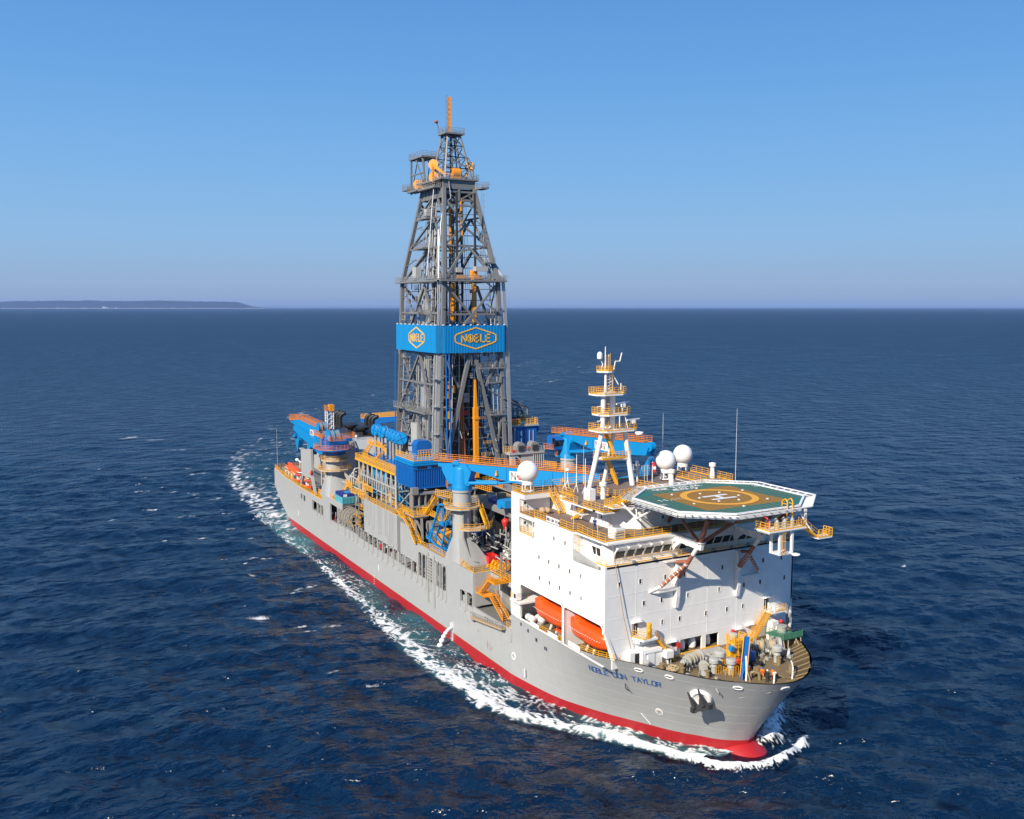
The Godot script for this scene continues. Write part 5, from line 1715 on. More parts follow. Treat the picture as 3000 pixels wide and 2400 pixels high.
func build_mast() -> void:
	var o := thing("radar_mast", "white tripod radar mast with yellow railed platforms behind the helideck", "mast", V(-22, 33.4, 2))
	var w := MB.new()
	var A0 := V(-22.4, 33.4, 6.0); var A1 := V(-22.0, 43.0, 3.75); var B0 := V(-21.4, 33.4, -2.1); var B1 := V(-22.0, 42.8, -0.75)
	w.tube(A0, A0.lerp(A1, 0.86), 0.42, 0.4, 14); w.tube(A0.lerp(A1, 0.86), A1, 0.4, 0.4, 14)
	w.tube(B0, B1, 0.46, 0.42, 14)
	w.tube(V(-26.0, 33.4, 0.6), V(-23.0, 42.8, 0.6), 0.36, 0.34, 12)
	w.tube(V(-22.2, 38.3, 4.9), V(-21.7, 38.0, -1.4), 0.34, 0.34, 12)
	put("leg", w, "white", o)
	var cols := MB.new()
	cols.tube(V(-22, 42.8, 3.7), V(-22, 48.9, 3.6), 0.42, 0.4, 14)
	cols.tube(V(-23.2, 42.8, 0.9), V(-23.2, 48.8, 0.9), 0.44, 0.44, 14)
	cols.tube(V(-22, 48.9, 3.2), V(-22, 52.8, 3.2), 0.22, 0.2, 10)
	cols.tube(V(-22, 52.8, 3.3), V(-22, 56.9, 3.3), 0.14, 0.07, 8)
	cols.tube(V(-22, 52.8, 2.6), V(-22, 55.6, 2.6), 0.1, 0.07, 8)
	for k in 7: cols.bar(V(-22, 49.2 + k * 0.52, 3.1), V(-22, 49.6 + k * 0.52, 1.9), 0.08)
	cols.tube(V(-22, 48.9, 1.8), V(-22, 52.6, 1.8), 0.1, 0.1, 6)
	put("column", cols, "white", o)
	var decks := [[42.9, 4.9, -2.7, -24.4, -20.6], [45.6, 4.4, -1.5, -24.2, -20.9], [49.0, 5.2, -0.6, -24.0, -20.9], [52.8, 4.4, 1.5, -22.9, -21.2]]
	for d in decks:
		var pl := MB.new()
		pl.prism([[d[3], d[2]], [d[4] - 0.6, d[2]], [d[4], d[2] + 1.0], [d[4], d[1] - 1.2], [d[4] - 0.8, d[1]], [d[3], d[1]]], V(0, d[0] - 0.2, 0), X, Z, Y * 0.26)
		var part := put("platform", pl, "white", o)
		var rl := MB.new()
		rl.rail([V(d[3], d[0] + 0.06, d[2]), V(d[4] - 0.6, d[0] + 0.06, d[2]), V(d[4], d[0] + 0.06, d[2] + 1.0), V(d[4], d[0] + 0.06, d[1] - 1.2), V(d[4] - 0.8, d[0] + 0.06, d[1]), V(d[3], d[0] + 0.06, d[1]), V(d[3], d[0] + 0.06, d[2])], 1.1 if d[0] < 50 else 0.8, 0.06, 0.9)
		put("platform_rail", rl, "yellow", part)
	var kn := MB.new()
	for q in [[V(-21.2, 43, -0.9), V(-21.2, 45.4, -0.2)], [V(-21.0, 43, 1.0), V(-21.0, 45.4, 1.0)], [V(-21.4, 45.6, 0.2), V(-21.4, 47.4, 0.2)], [V(-21.3, 49, 0.6), V(-21.3, 50.8, 0.6)], [V(-21.5, 50.6, 1.0), V(-22, 52.6, 2.0)], [V(-22, 53.0, 1.6), V(-22, 54.4, 1.3)], [V(-22, 54.4, 1.3), V(-22, 54.4, 0.4)], [V(-22, 54.4, 0.4), V(-22, 55.8, 0.0)], [V(-22, 52.8, 4.2), V(-22, 54.0, 3.8)], [V(-22, 54.0, 3.8), V(-22, 54.9, 4.3)]]:
		kn.tube(q[0], q[1], 0.1, 0.1, 6)
	for q in [[47.6, 5.0], [46.4, 4.4], [45.2, 4.4], [44.0, 4.4]]: kn.tube(V(-21.9, q[0] - 0.6, 4.1), V(-21.9, q[0] - 0.6, 4.8), 0.1); 
	kn.ball(V(-21.2, 43.5, 3.6), V(0.3, 0.3, 0.3)); kn.ball(V(-21.2, 43.5, 2.8), V(0.25, 0.3, 0.25)); kn.lathe([[0.6, 0], [0.7, 0.2], [0.7, 0.45], [0, 0.55]], V(-20.4, 42.1, -2.6), 12)
	put("fitting", kn, "white", o)
	put("dome_antenna", MB.new().lathe([[0.42, 0], [0.46, 0.5], [0.42, 0.85], [0.25, 1.1], [0, 1.18]], V(-22, 54.9, 4.4), 14), "white", o)
	for q in [[47.5, 0.1, 0.5], [44.6, -2.0, 0.25]]:
		var r := MB.new()
		r.box(V(-21.3, q[0], q[1]), V(0.2, 0.22, 5.0 if q[0] > 46 else 3.2), Basis(Y, q[2]))
		r.box(V(-21.3, q[0] - 0.4, q[1]), V(0.55, 0.6, 0.6))
		put("radar_scanner", r, "white", o)
	var lad := MB.new()
	lad.ladder(V(-21.9, 43, 2.8), V(-21.9, 49, 2.8), Z, 0.5, X * 0.35)
	lad.ladder(V(-21.6, 49, 2.4), V(-21.6, 53, 2.4), Z, 0.5, X * 0.4)
	for k in 10: lad.bar(V(-21.7, 53.2 + k * 0.25, 2.5), V(-21.7, 53.2 + k * 0.25, 3.4), 0.06)
	lad.bar(V(-21.7, 53, 2.5), V(-21.7, 55.8, 2.5), 0.06)
	put("ladder", lad, "yellow", o)
	var stp := MB.new()
	stp.stair(V(-22.6, 33.5, 0.3), V(-23.2, 38.2, 2.2), 1.0)
	stp.stair(V(-22.2, 38.3, 1.2), V(-22.8, 42.9, 2.8), 1.0)
	stp.bx(-24.4, -21.4, 38.1, 38.25, -0.6, 4.0)
	stp.rail([V(-24.2, 38.25, 4.0), V(-21.4, 38.25, 4.0), V(-21.4, 38.25, -0.6), V(-21.4, 38.25, -1.6)], 1.1, 0.07, 0.7)
	put("stair", stp, "yellow", o)
	# lattice cage abaft the mast and the rails round its foot
	var cage := thing("antenna_cage", "grey tubular cage round pipes between the mast and the twin radomes", "cage", V(-24, 33.4, -5.4))
	var c := MB.new()
	for k in 5:
		for e in [0, 1]:
			c.tube(V(-24.6 + e * 1.6, 33.4, -4.0 - k * 0.6), V(-24.6 + e * 1.6, 36.2, -4.0 - k * 0.6), 0.08, 0.08, 6)
	for y in [34.4, 35.3, 36.2]:
		for e in [0, 1]: c.bar(V(-24.6 + e * 1.6, y, -3.9), V(-24.6 + e * 1.6, y, -6.5), 0.08)
	put("cage_bars", c, "grey_light", cage)
	put("pipe", MB.new().tube(V(-23.8, 33.4, -4.8), V(-23.8, 37, -4.8), 0.25), "white", cage)

# ---------------------------------------------------------------- derrick
func dk(y: float) -> Vector2:  # half width along the ship and across it at a height
	if y < 69.0: return Vector2(lerpf(12.0, 11.6, (y - 24.0) / 45.0), lerpf(8.3, 6.5, (y - 24.0) / 45.0))
	return Vector2(lerpf(11.6, 5.9, (y - 69.0) / 20.0), lerpf(6.5, 3.7, (y - 69.0) / 20.0))

func dp(u: float, w: float, y: float) -> Vector3:  # u, w in -1..1 across the plan of the derrick
	var h := dk(y)
	return V(-90.0 + u * h.x, y, w * h.y)

func build_derrick() -> void:
	var o := thing("derrick", "tall grey lattice drilling derrick with a blue band amidships", "derrick", V(-90, 24, 0))
	for u in [-1, 1]:
		for w in [-1, 1]:
			var m := MB.new()
			var ys := [23.0, 33.0, 53.0, 69.0, 79.0, 89.2]
			for i in ys.size() - 1: m.bar(dp(u, w, ys[i]), dp(u, w, ys[i + 1]), 0.8 if i < 4 else 0.7, 0.85, X)
			for i in 9: m.bar(dp(u, w, 28.0 + i * 5) + V(u * 0.55, 0, 0), dp(u, w, 28.2 + i * 5) + V(u * 0.55, 0, 0), 0.5, 0.9)
			put("leg", m, "derrick", o)
	# girts and braces, face by face
	var braces := []  # [a, b, width]
	for w in [1.0, -1.0]:
		for y in [33.8, 40.0, 46.4, 53.0, 62.0, 69.0, 76.4, 83.0]: braces.push_back([dp(-1, w, y), dp(1, w, y), 0.5])
		for q in [[25.0, 40.0, -0.12], [40.0, 53.0, -0.02], [53.0, 68.0, 0.12], [69.2, 76.4, 0.2]]:
			for e in [-0.93, 0.55 if q[0] < 50 else 0.93]:
				braces.push_back([dp(e, w, q[0]), dp(q[2], w, q[1]), 0.65])
		for q in [[76.6, 83.0], [83.0, 88.6]]:
			braces.push_back([dp(-0.95, w, q[0]), dp(0.3, w, q[1]), 0.55]); braces.push_back([dp(0.3, w, q[1]), dp(0.95, w, q[0]), 0.55])
		for q in [[46.6, 53], [62, 68.6], [33.8, 40]]:
			braces.push_back([dp(-0.95, w, q[1]), dp(-0.45, w, q[0]), 0.3]); braces.push_back([dp(0.95, w, q[1]), dp(0.6, w, q[0]), 0.3])
		for y in [30, 36.5, 43, 49.5, 57.5, 65.3, 72.6]: braces.push_back([dp(-1, w, y), dp(-0.5, w, y + 1.5), 0.22])
		braces.push_back([dp(0.5, w, 24), dp(0.5, w, 53), 0.45])
	for u in [1.0, -1.0]:
		for y in [61.8, 69.0, 76.6, 85.4]: braces.push_back([dp(u, -1, y), dp(u, 1, y), 0.5])
		if u < 0:
			for y in [33.0, 40.0, 47.0, 53.0]: braces.push_back([dp(u, -1, y), dp(u, 1, y), 0.5])
		for e in [-1.0, 1.0]:
			braces.push_back([dp(u, e * 0.93, 24.5), dp(u, 0.07 * e, 53.4), 1.0])
			braces.push_back([dp(u, e * 0.95, 39.5), dp(u, e * 0.62, 26.0), 0.45])
			braces.push_back([dp(u, e * 0.95, 53.0), dp(u, e * 0.45, 46.0), 0.5])
			braces.push_back([dp(u, e * 0.92, 68.0), dp(u, -e * 0.6, 57.0), 0.6])
			braces.push_back([dp(u, e * 0.93, 69.5), dp(u, 0.08 * e, 76.4), 0.6])
			braces.push_back([dp(u, e * 0.9, 77.0), dp(u, -e * 0.1, 81.2), 0.5])
			braces.push_back([dp(u, -e * 0.1, 81.2), dp(u, e * 0.9, 86.6), 0.5])
	for b in braces: put("brace", MB.new().bar(b[0], b[1], b[2] * 0.78, b[2] * 0.72, X), "derrick", o)
	# the solid webs under the crown
	var web := MB.new()
	web.bx(-84.6, -84.1, 89.2, 91.2, -3.9, 3.9)
	web.bx(-84.7, -84.2, 86.4, 87.0, -3.9, 3.9); web.bx(-84.7, -84.2, 88.3, 88.7, -3.9, 3.9)
	web.bar(V(-84.3, 88.4, 3.2), V(-84.3, 87.0, 0.6), 0.3); web.bar(V(-84.3, 88.4, -3.2), V(-84.3, 87.0, -0.6), 0.3)
	for z in [-3.6, 0.0, 3.6]: web.bx(-84.7, -84.1, 86.6, 89.2, z - 0.25, z + 0.25)
	web.bx(-96.4, -83.8, 87.2, 89.3, 3.5, 4.0); web.bx(-96.4, -83.8, 87.2, 89.3, -4.0, -3.5)
	web.bx(-96.4, -95.9, 87.2, 91.0, -3.9, 3.9)
	for k in 6: web.bx(-95.6 + k * 2.0, -95.4 + k * 2.0, 87.2, 89.3, 4.0, 4.15)
	put("crown_beam", web, "derrick", o)
	var dark := MB.new()
	dark.bx(-95.5, -85.0, 88.4, 89.2, -3.3, 3.3)
	put("crown_block", dark, "dark", o)
	# platforms with rails
	var plats := [[-97.2, -83.6, 91.2, -4.6, 4.6], [-99.6, -94.0, 89.6, 3.8, 6.0], [-103.0, -99.6, 90.4, 2.2, 5.8], [-94.0, -85.0, 89.5, 4.0, 5.6], [-84.0, -80.6, 89.3, -5.6, -3.8],
		[-102.5, -77.5, 69.0, 6.6, 8.0], [-78.6, -76.8, 69.0, -8.0, 8.0], [-102.5, -77.5, 69.0, -8.0, -6.6], [-80.5, -77.4, 50.0, -7.8, -1.6], [-80.0, -77.6, 46.8, -7.0, -3.8], [-100.6, -95.5, 40.2, 7.6, 9.6], [-95.0, -84.0, 39.9, 7.6, 8.8], [-80.5, -77.4, 39.6, -8.0, -4.2], [-93.0, -88.0, 83.0, 4.4, 6.2], [-93.0, -88.0, 76.4, 5.2, 7.2], [-93.5, -88.5, 62.0, 6.6, 8.2], [-80.6, -78.2, 73.0, -5.8, -3.4], [-90, -86, 101.4, -2.3, 2.4], [-101.0, -93.4, 97.2, 1.2, 4.8]]
	for p in plats:
		var part := put("platform", MB.new().bx(p[0], p[1], p[2] - 0.22, p[2], p[3], p[4]), "derrick", o)
		var r := MB.new().rail([V(p[0], p[2], p[3]), V(p[1], p[2], p[3]), V(p[1], p[2], p[4]), V(p[0], p[2], p[4]), V(p[0], p[2], p[3])], 1.15, 0.07, 1.2)
		put("platform_rail", r, "grey", part)
	# crown tower and the orange spire on it
	var tw := MB.new()
	for u in [-1.0, 1.0]:
		for w in [-1.0, 1.0]:
			var a := V(-88.0 + u * 3.6, 91.2, w * 3.3); var b := V(-88.3 + u * 1.5, 101.2, w * 1.5)
			tw.bar(a, b, 0.3)
			tw.bar(V(-88.0 + u * 2.4, 91.2, w * 1.4), V(-88.3 + u * 1.0, 101.2, w * 0.6), 0.3)
			for k in 4:
				var f := k / 4.0; var g := (k + 1) / 4.0
				tw.bar(a.lerp(b, f), V(a.x, a.y, -a.z).lerp(V(b.x, b.y, -b.z), g), 0.16)
				tw.bar(a.lerp(b, g), V(a.x, a.y, -a.z).lerp(V(b.x, b.y, -b.z), g), 0.18)
				tw.bar(a.lerp(b, f), V(-176.0 - a.x, a.y, a.z).lerp(V(-176.6 - b.x, b.y, b.z), g), 0.16)
	tw.bar(V(-86, 96.3, -3.0), V(-84.4, 94.0, -3.6), 0.25); tw.bar(V(-84.4, 94.0, -3.6), V(-84.4, 91.2, -3.6), 0.25)
	put("crown_tower", tw, "derrick", o)
	var tw2 := MB.new()
	for u in [-1.0, 1.0]:
		for w in [0.0, 1.0]:
			tw2.bar(V(-97.2 + u * 4.4, 89.4, 0.2 + w * 3.8), V(-97.2 + u * 3.2, 97.0, 1.4 + w * 3.0), 0.4)
			tw2.bar(V(-97.2 + u * 4.4, 89.4, 0.2 + w * 3.8), V(-97.2 - u * 0.6, 97.0, 1.4 + w * 3.0), 0.2)
	for y in [93.6, 97.0]: tw2.bar(V(-101, y, 4.2), V(-93.5, y, 4.2), 0.3)
	put("aft_crown_tower", tw2, "derrick", o)
	var sp := MB.new()
	sp.bar(V(-88.7, 101.4, 0.1), V(-88.7, 109.6, 0.1), 0.55)
	for k in 8: sp.bar(V(-88.7, 101.9 + k, 0.1), V(-88.7, 102.05 + k, 0.1), 0.66)
	put("spire", sp, "yellow_orange", o)
	put("spire_ladder", MB.new().ladder(V(-88.5, 101.6, 0.85), V(-88.5, 109.7, 0.85), Z, 0.4, X * 0.3), "primer", o)
	put("aviation_light", MB.new().ball(V(-89.0, 104.0, 3.2), V(0.42, 0.35, 0.5)).bar(V(-89.0, 102.6, 2.6), V(-89.0, 103.9, 3.1), 0.14), "primer", o)
	for q in [[-88.4, 94.6, 4.2], [-88.3, 91.9, 4.2], [-88.2, 94.7, -4.6], [-98.6, 91.4, 3.6], [-94.8, 91.0, 3.6]]:
		var s := MB.new()
		var sm := Basis(Quaternion(Y, V(0.75, 0.05, 0.66).normalized()))
		s.hard([[0, -0.22], [1.12, -0.22], [1.12, -0.1], [1.0, 0.0], [1.12, 0.1], [1.12, 0.22], [0, 0.22]], V(q[0], q[1], q[2]), 24, sm)
		put("sheave", s, "yellow_orange", o)
	var gear := MB.new()
	gear.bar(V(-88.4, 94.6, 4.4), V(-86.0, 92.2, 2.2), 0.6); gear.bar(V(-88.3, 91.9, 4.4), V(-86.6, 90.2, 3.0), 0.6); gear.bar(V(-88.3, 94.6, 4.5), V(-88.2, 91.9, 4.5), 0.35)
	gear.bar(V(-88.2, 94.6, -4.4), V(-86.0, 91.6, -2.4), 0.4)
	gear.hard([[1.3, -0.9], [1.3, 0.9], [0, 0.9]], V(-85.4, 92.5, 0.4), 18, Basis(Quaternion(Y, Z)))
	gear.box(V(-84.8, 91.9, 0.4), V(1.0, 1.4, 2.2))
	put("crown_gear", gear, "yellow_orange", o)
	# blue windwall band
	var y0 := 53.5; var y1 := 59.4
	var band := MB.new()
	var xs := [-100.7, -96.0, -91.6, -87.4, -83.2, -80.9, -78.1]
	for i in xs.size() - 1:
		put("windwall_panel", MB.new().bx(xs[i] + 0.03, xs[i + 1] - 0.03, y0, y1, 8.45, 8.62), "blue", o)
		put("windwall_panel", MB.new().bx(xs[i] + 0.03, xs[i + 1] - 0.03, y0, y1, -8.62, -8.45), "blue", o)
	put("windwall_panel", MB.new().bx(-100.7, -100.5, y0, y1, -8.6, 8.6), "blue", o)
	for e in [1.0, -1.0]:
		var p := [V(-78.1, y0, 8.6 * e), V(-77.0, y0, 7.4 * e), V(-77.0, y1, 7.4 * e), V(-78.1, y1, 8.6 * e)]
		if e < 0: p.reverse()
		put("windwall_panel", MB.new().quad(p[0], p[1], p[2], p[3]).quad(p[3], p[2], p[1], p[0]), "blue", o)
	var z := -7.4
	while z < 7.35:  # folded sheet: a rib, a slope and a trough to every 0.37 m
		var q := [[z, 0.0], [z + 0.06, 0.13], [z + 0.17, 0.13], [z + 0.23, 0.0], [z + 0.37, 0.0]]
		for i in 4:
			band.quad(V(-77.0 + q[i + 1][1], y0, minf(q[i + 1][0], 7.4)), V(-77.0 + q[i][1], y0, q[i][0]), V(-77.0 + q[i][1], y1, q[i][0]), V(-77.0 + q[i + 1][1], y1, minf(q[i + 1][0], 7.4)))
		z += 0.37
	put("corrugated_windwall", band, "blue", o)
	var caps := MB.new()
	for k in 10:
		caps.box(V(-100 + k * 2.4, y1 + 0.12, 8.55), V(0.3, 0.24, 0.3)); caps.box(V(-76.9, y1 + 0.12, 7.4 - k * 1.64), V(0.3, 0.24, 0.3))
	put("floodlight", caps, "white", o).set_meta("kind", "stuff")
	for e in [0, 1]:
		var c := V(-88.6, 56.55, 8.64) if e == 0 else V(-76.84, 56.6, -0.3)
		var ux := X if e == 0 else -Z
		var nn := Z if e == 0 else X
		var hw := 4.4 if e == 0 else 4.95
		var hx := MB.new()
		var pts := [[-hw, -0.6], [-hw * 0.9, -0.95], [0, -2.3], [hw * 0.9, -0.95], [hw, -0.6], [hw, 0.6], [hw * 0.9, 0.95], [0, 2.3], [-hw * 0.9, 0.95], [-hw, 0.6], [-hw, -0.6]]
		for i in 10:
			hx.bar(c + ux * pts[i][0] + Y * pts[i][1], c + ux * pts[i + 1][0] + Y * pts[i + 1][1], 0.26, 0.07, nn)
		put("emblem_frame", hx, "emblem_yellow", o)
		var tx := MB.new()
		var lw := 0.25
		glyph(tx, "N", c + ux * -3.4 - Y * 0.78, ux, Y, 1.56, lw, 0.08, 1.12)
		glyph(tx, "B", c + ux * -0.30 - Y * 0.78, ux, Y, 1.56, lw, 0.08, 1.05)
		glyph(tx, "L", c + ux * 1.22 - Y * 0.78, ux, Y, 1.56, lw, 0.08, 1.0)
		glyph(tx, "E", c + ux * 2.46 - Y * 0.78, ux, Y, 1.56, lw, 0.08, 1.05)
		for k in 20:
			var a := TAU * k / 20; var b := TAU * (k + 1) / 20
			tx.bar(c + ux * (-1.3 + cos(a) * 0.66) + Y * sin(a) * 0.82, c + ux * (-1.3 + cos(b) * 0.66) + Y * sin(b) * 0.82, 0.17, 0.08, nn)
		tx.bar(c + ux * -1.3 + Y * -0.6, c + ux * -1.3 + Y * 0.62, 0.26, 0.08, nn)
		tx.bar(c + ux * -1.72 + Y * 0.25, c + ux * -0.9 + Y * -0.1, 0.2, 0.09, nn)
		put("emblem_lettering", tx, "emblem_yellow", o)
	# pipes that climb the corner legs
	var pipes := MB.new()
	for k in 7:
		var zz := 7.9 + 0.42 * k - 1.3
		var top := [58, 70, 80, 53, 68, 53, 60][k] as float
		var pts := []
		for y in [24.0, 40.0, 53.0, 69.0, 80.0, 89.0]:
			if y > top: break
			var h := dk(y)
			pts.push_back(V(-90 + h.x - 0.2 - 0.75 * (k % 3), y, h.y + 0.55 + (0.3 if k > 3 else 0.0) + (k - 3) * 0.05))
		pipes.path(pts, 0.16, 6)
	for k in 4:
		pipes.path([dp(1, -1, 24) + V(0.6, 0, -0.8 - k * 0.25), dp(1, -1, 53) + V(0.6, 0, -1.0 - k * 0.25), dp(1, -1, 70) + V(0.5, 0, -1.0 - k * 0.2), dp(1, -1, 74) + V(-0.4, 0, -0.2)], 0.13, 6)
	for y in [30, 36, 42, 48]: pipes.box(V(-78.2, y, 8.9), V(1.6, 0.14, 1.0))
	pipes.path([V(-84.0, 91, 2.6), V(-83.8, 88.8, 2.4), V(-83.6, 87.0, 2.3), V(-83.2, 86.0, 3.6), V(-82.6, 83, 5.0), V(-80.5, 76, 6.6), V(-79, 69, 7.4)], 0.12, 6)
	pipes.path([V(-86.5, 89.5, 5.0), V(-86.2, 85.0, 5.6), V(-85.5, 78, 6.6), V(-84.5, 70, 7.8)], 0.13, 6)
	put("riser_pipe", pipes, "steel", o)
	var bp := MB.new()
	for q in [[-77.2, 6.7], [-77.2, 5.9]]: bp.tube(V(q[0], 27, q[1] - 0.2), V(q[0], 54, q[1]), 0.17, 0.17, 6)
	for k in 12: bp.bar(V(-77.2, 29 + k * 2, 6.6), V(-77.2, 29 + k * 2, 5.8), 0.1)
	bp.tube(V(-101.6, 28, 8.9), V(-101.6, 53, 8.5), 0.16, 0.16, 6)
	put("blue_pipe", bp, "blue_deep", o)
	# inside: stands of pipe, guide rails, hoisting gear
	var stands := MB.new()
	for k in 130:
		var x := rng.randf_range(-99, -81); var zz := rng.randf_range(-5.5, 1.5)
		stands.bar(V(x, 26, zz), V(x + rng.randf_range(-0.15, 0.15), rng.randf_range(44, 53), zz), 0.16)
	put("pipe_stand", stands, "black", o).set_meta("kind", "stuff")
	var rails := MB.new()
	for q in [[-86, 1.6], [-86, -1.6], [-94.5, 1.6], [-94.5, -1.6], [-80.5, 2.6], [-80.5, -2.2], [-90, 3.4]]:
		rails.bar(V(q[0], 26, q[1]), V(q[0], 88, q[1] * 0.9), 0.4, 0.4, X)
	for k in 10: rails.bar(V(-86, 30 + k * 6, 1.6), V(-86, 30 + k * 6, -1.6), 0.2)
	rails.bx(-92, -82, 69.1, 69.5, -5, 5)
	put("guide_rail", rails, "dark", o)
	var ladd := MB.new()
	for q in [[-84.2, 6.9], [-98.2, 7.2]]:
		for k in 5:
			ladd.ladder(V(q[0], 27 + k * 8.6, q[1] - k * 0.1), V(q[0], 34.5 + k * 8.6, q[1] - k * 0.1), X, 0.6, Z * 0.7)
			ladd.bx(q[0] - 1.2, q[0] + 1.2, 34.5 + k * 8.6, 34.6 + k * 8.6, q[1] - 1.4, q[1] + 0.6)
			ladd.rail([V(q[0] - 1.2, 34.6 + k * 8.6, q[1] + 0.6), V(q[0] + 1.2, 34.6 + k * 8.6, q[1] + 0.6)], 1.1, 0.06, 0.8)
	for k in 3: ladd.ladder(V(-81.5 + k * 0.6, 69 + k * 6.4, -5.4 + k * 0.8), V(-81.5 + k * 0.6, 75.2 + k * 6.4, -5.4 + k * 0.8), Z, 0.6, X * 0.7)
	put("ladder", ladd, "grey", o)
	var sec := MB.new(); var thin := MB.new()
	for k in 26:
		var y := 27.0 + k * 2.35
		var a := rng.randf_range(-0.9, 0.6)
		var w := 1.0 if k % 3 else 0.55
		sec.bar(dp(a, w, y), dp(a + rng.randf_range(0.2, 0.45), w, y + rng.randf_range(-0.2, 2.4)), 0.2)
		sec.bar(dp(-0.95, 0.9 - 0.05 * (k % 4), y), dp(0.95, 0.5, y), 0.16)
		sec.bar(dp(0.85, 0.95, y), dp(0.85, -0.95, y + 0.3), 0.16)
		if k % 2: sec.bar(dp(1.0, -0.95, y), dp(1.0, -0.55, y + 1.8), 0.22)
	for q in [[-0.85, 0.98], [-0.62, 0.92], [-0.5, 0.75], [-0.2, 0.9], [0.15, 0.95], [0.32, 0.85], [0.45, 0.98], [0.62, 0.98], [0.75, 0.9], [0.97, 0.62], [0.97, 0.4], [0.97, -0.72], [0.97, -0.86]]:
		var pts := []
		var reach := rng.randf_range(58, 88)
		for y in [26.0, 40.0, 53.0, 69.0, 80.0, 89.0]:
			if y > reach: break
			pts.push_back(dp(q[0], q[1], y))
		thin.path(pts, 0.11, 5)
	for k in 90:
		var y := rng.randf_range(26, 86)
		var p := dp(rng.randf_range(-0.95, 0.95), rng.randf_range(0.6, 1.02), y) if k % 3 else dp(rng.randf_range(0.8, 1.02), rng.randf_range(-1, 0.4), y)
		if k % 2: sec.box(p, V(rng.randf_range(0.3, 0.9), rng.randf_range(0.4, 1.4), rng.randf_range(0.3, 0.7)))
		else:
			sec.bx(p.x - 0.9, p.x + 0.9, p.y - 0.06, p.y, p.z - 0.5, p.z + 0.5)
			sec.rail([p + V(-0.9, 0, 0.5), p + V(0.9, 0, 0.5)], 1.0, 0.06, 0.8)
	put("secondary_steel", sec, "derrick", o).set_meta("kind", "stuff")
	put("service_pipe", thin, "grey_light", o).set_meta("kind", "stuff")
	var cyl := MB.new()
	for k in 5:
		cyl.tube(V(-88.0 - k * 0.9, 30, 6.6), V(-88.0 - k * 0.9, 66 + 3 * (k % 2), 5.6), 0.26, 0.26, 8)
		cyl.tube(V(-89.5 - k * 1.1, 70, 4.2), V(-89.5 - k * 1.1, 87, 3.0), 0.18, 0.18, 8)
	put("silver_column", cyl, "steel", o)
	var ropes := MB.new()
	for k in 14: ropes.tube(V(-83.6 - (k % 3) * 0.5, 60, -2.6 + k * 0.35), V(-85.5, 89, -2.2 + k * 0.3), 0.035, 0.035, 4, false)
	for k in 8: ropes.tube(V(-95.5 + k * 0.9, 69, 4.4), V(-94.5 + k * 0.7, 87.5, 3.0), 0.035, 0.035, 4, false)
	put("wire_rope", ropes, "dark", o).set_meta("kind", "stuff")
	# orange hydraulic post in front and the hoisting gear of both drilling centres
	var post := MB.new()
	post.bar(V(-77.0, 26, -0.4), V(-77.2, 41.5, -0.3), 0.95, 0.95, X)
	post.taper(V(-77.2, 41.5, -0.3), V(-77.2, 47.6, -0.2), 0.7, 0.7, 0.35, 0.35, X)
	post.bar(V(-77.1, 38.9, -0.35), V(-77.1, 39.4, -0.35), 1.2, 1.2, X)
	put("orange_post", post, "yellow_orange", o)
	var td := MB.new()
	td.bar(V(-81.0, 60.5, 3.2), V(-81.2, 68.5, 3.2), 0.9); td.bar(V(-80.6, 60.5, 2.2), V(-80.6, 68, 2.2), 0.5)
	td.bar(V(-80.6, 60.0, -1.8), V(-80.4, 69.0, -1.6), 0.8); td.taper(V(-80.4, 69, -1.6), V(-80.4, 71.4, -1.6), 1.8, 1.6, 1.0, 1.0)
	td.bar(V(-84.0, 75.0, 2.4), V(-84.6, 87, 2.0), 0.45); td.bar(V(-83.6, 78.0, -0.4), V(-84.4, 87.2, -0.4), 0.35)
	td.bar(V(-80.0, 51.5, -1.6), V(-79.6, 60, -1.6), 0.8)
	for q in [[-78.6, 40, 5.6], [-78.8, 42.4, 5.0], [-78.6, 44.4, 5.9], [-78.8, 45.6, 4.2], [-78.4, 37.6, 5.2], [-78.6, 46.5, 5.6]]: td.box(V(q[0], q[1], q[2]), V(0.6, 1.6, 0.5))
	for q in [[-79.6, 69.6, 2.0], [-79.6, 69.6, -2.0]]: td.box(V(q[0], q[1] + 0.3, q[2]), V(0.8, 0.7, 1.8))
	td.bar(V(-91, 33.5, 7.9), V(-91, 36.5, 7.9), 0.6)
	put("hoisting_gear", td, "yellow_orange", o).set_meta("kind", "stuff")
	var cabs := MB.new()
	cabs.box(V(-79.0, 71.6, -2.6), V(1.4, 1.0, 3.0)); cabs.box(V(-79.4, 71.3, 2.6), V(1.2, 1.0, 1.4)); cabs.box(V(-92.5, 71.0, 6.8), V(2.0, 2.6, 1.2)); cabs.box(V(-90.5, 84.3, 4.8), V(1.6, 1.6, 1.2)); cabs.box(V(-80.6, 43.4, 0.4), V(1.0, 2.0, 1.4)); cabs.box(V(-91.5, 34.5, 7.6), V(3.4, 5.0, 1.4))
	put("equipment_cabin", cabs, "grey_light", o)
	put("red_gear", MB.new().box(V(-81.0, 40.0, 0.6), V(1.0, 1.0, 1.8)).box(V(-82, 37.0, -3.0), V(0.8, 0.6, 2.6)).box(V(-80, 28, -4.4), V(0.8, 0.8, 0.9)), "red", o)
	var brn := MB.new()
	for k in 3: brn.bar(V(-79.4 + k * 0.2, 27, 2.4 - k * 0.5), V(-79.6, 47, 2.6 - k * 0.4), 0.35)
	brn.bar(V(-80, 38.6, -2.4), V(-80, 38.8, -6), 0.3)
	put("brown_pipe", brn, "rust", o)
	# drill floor under it
	var fl := thing("drill_floor", "dark drill floor and substructure beneath the grey derrick", "platform", V(-90, 15, 0))
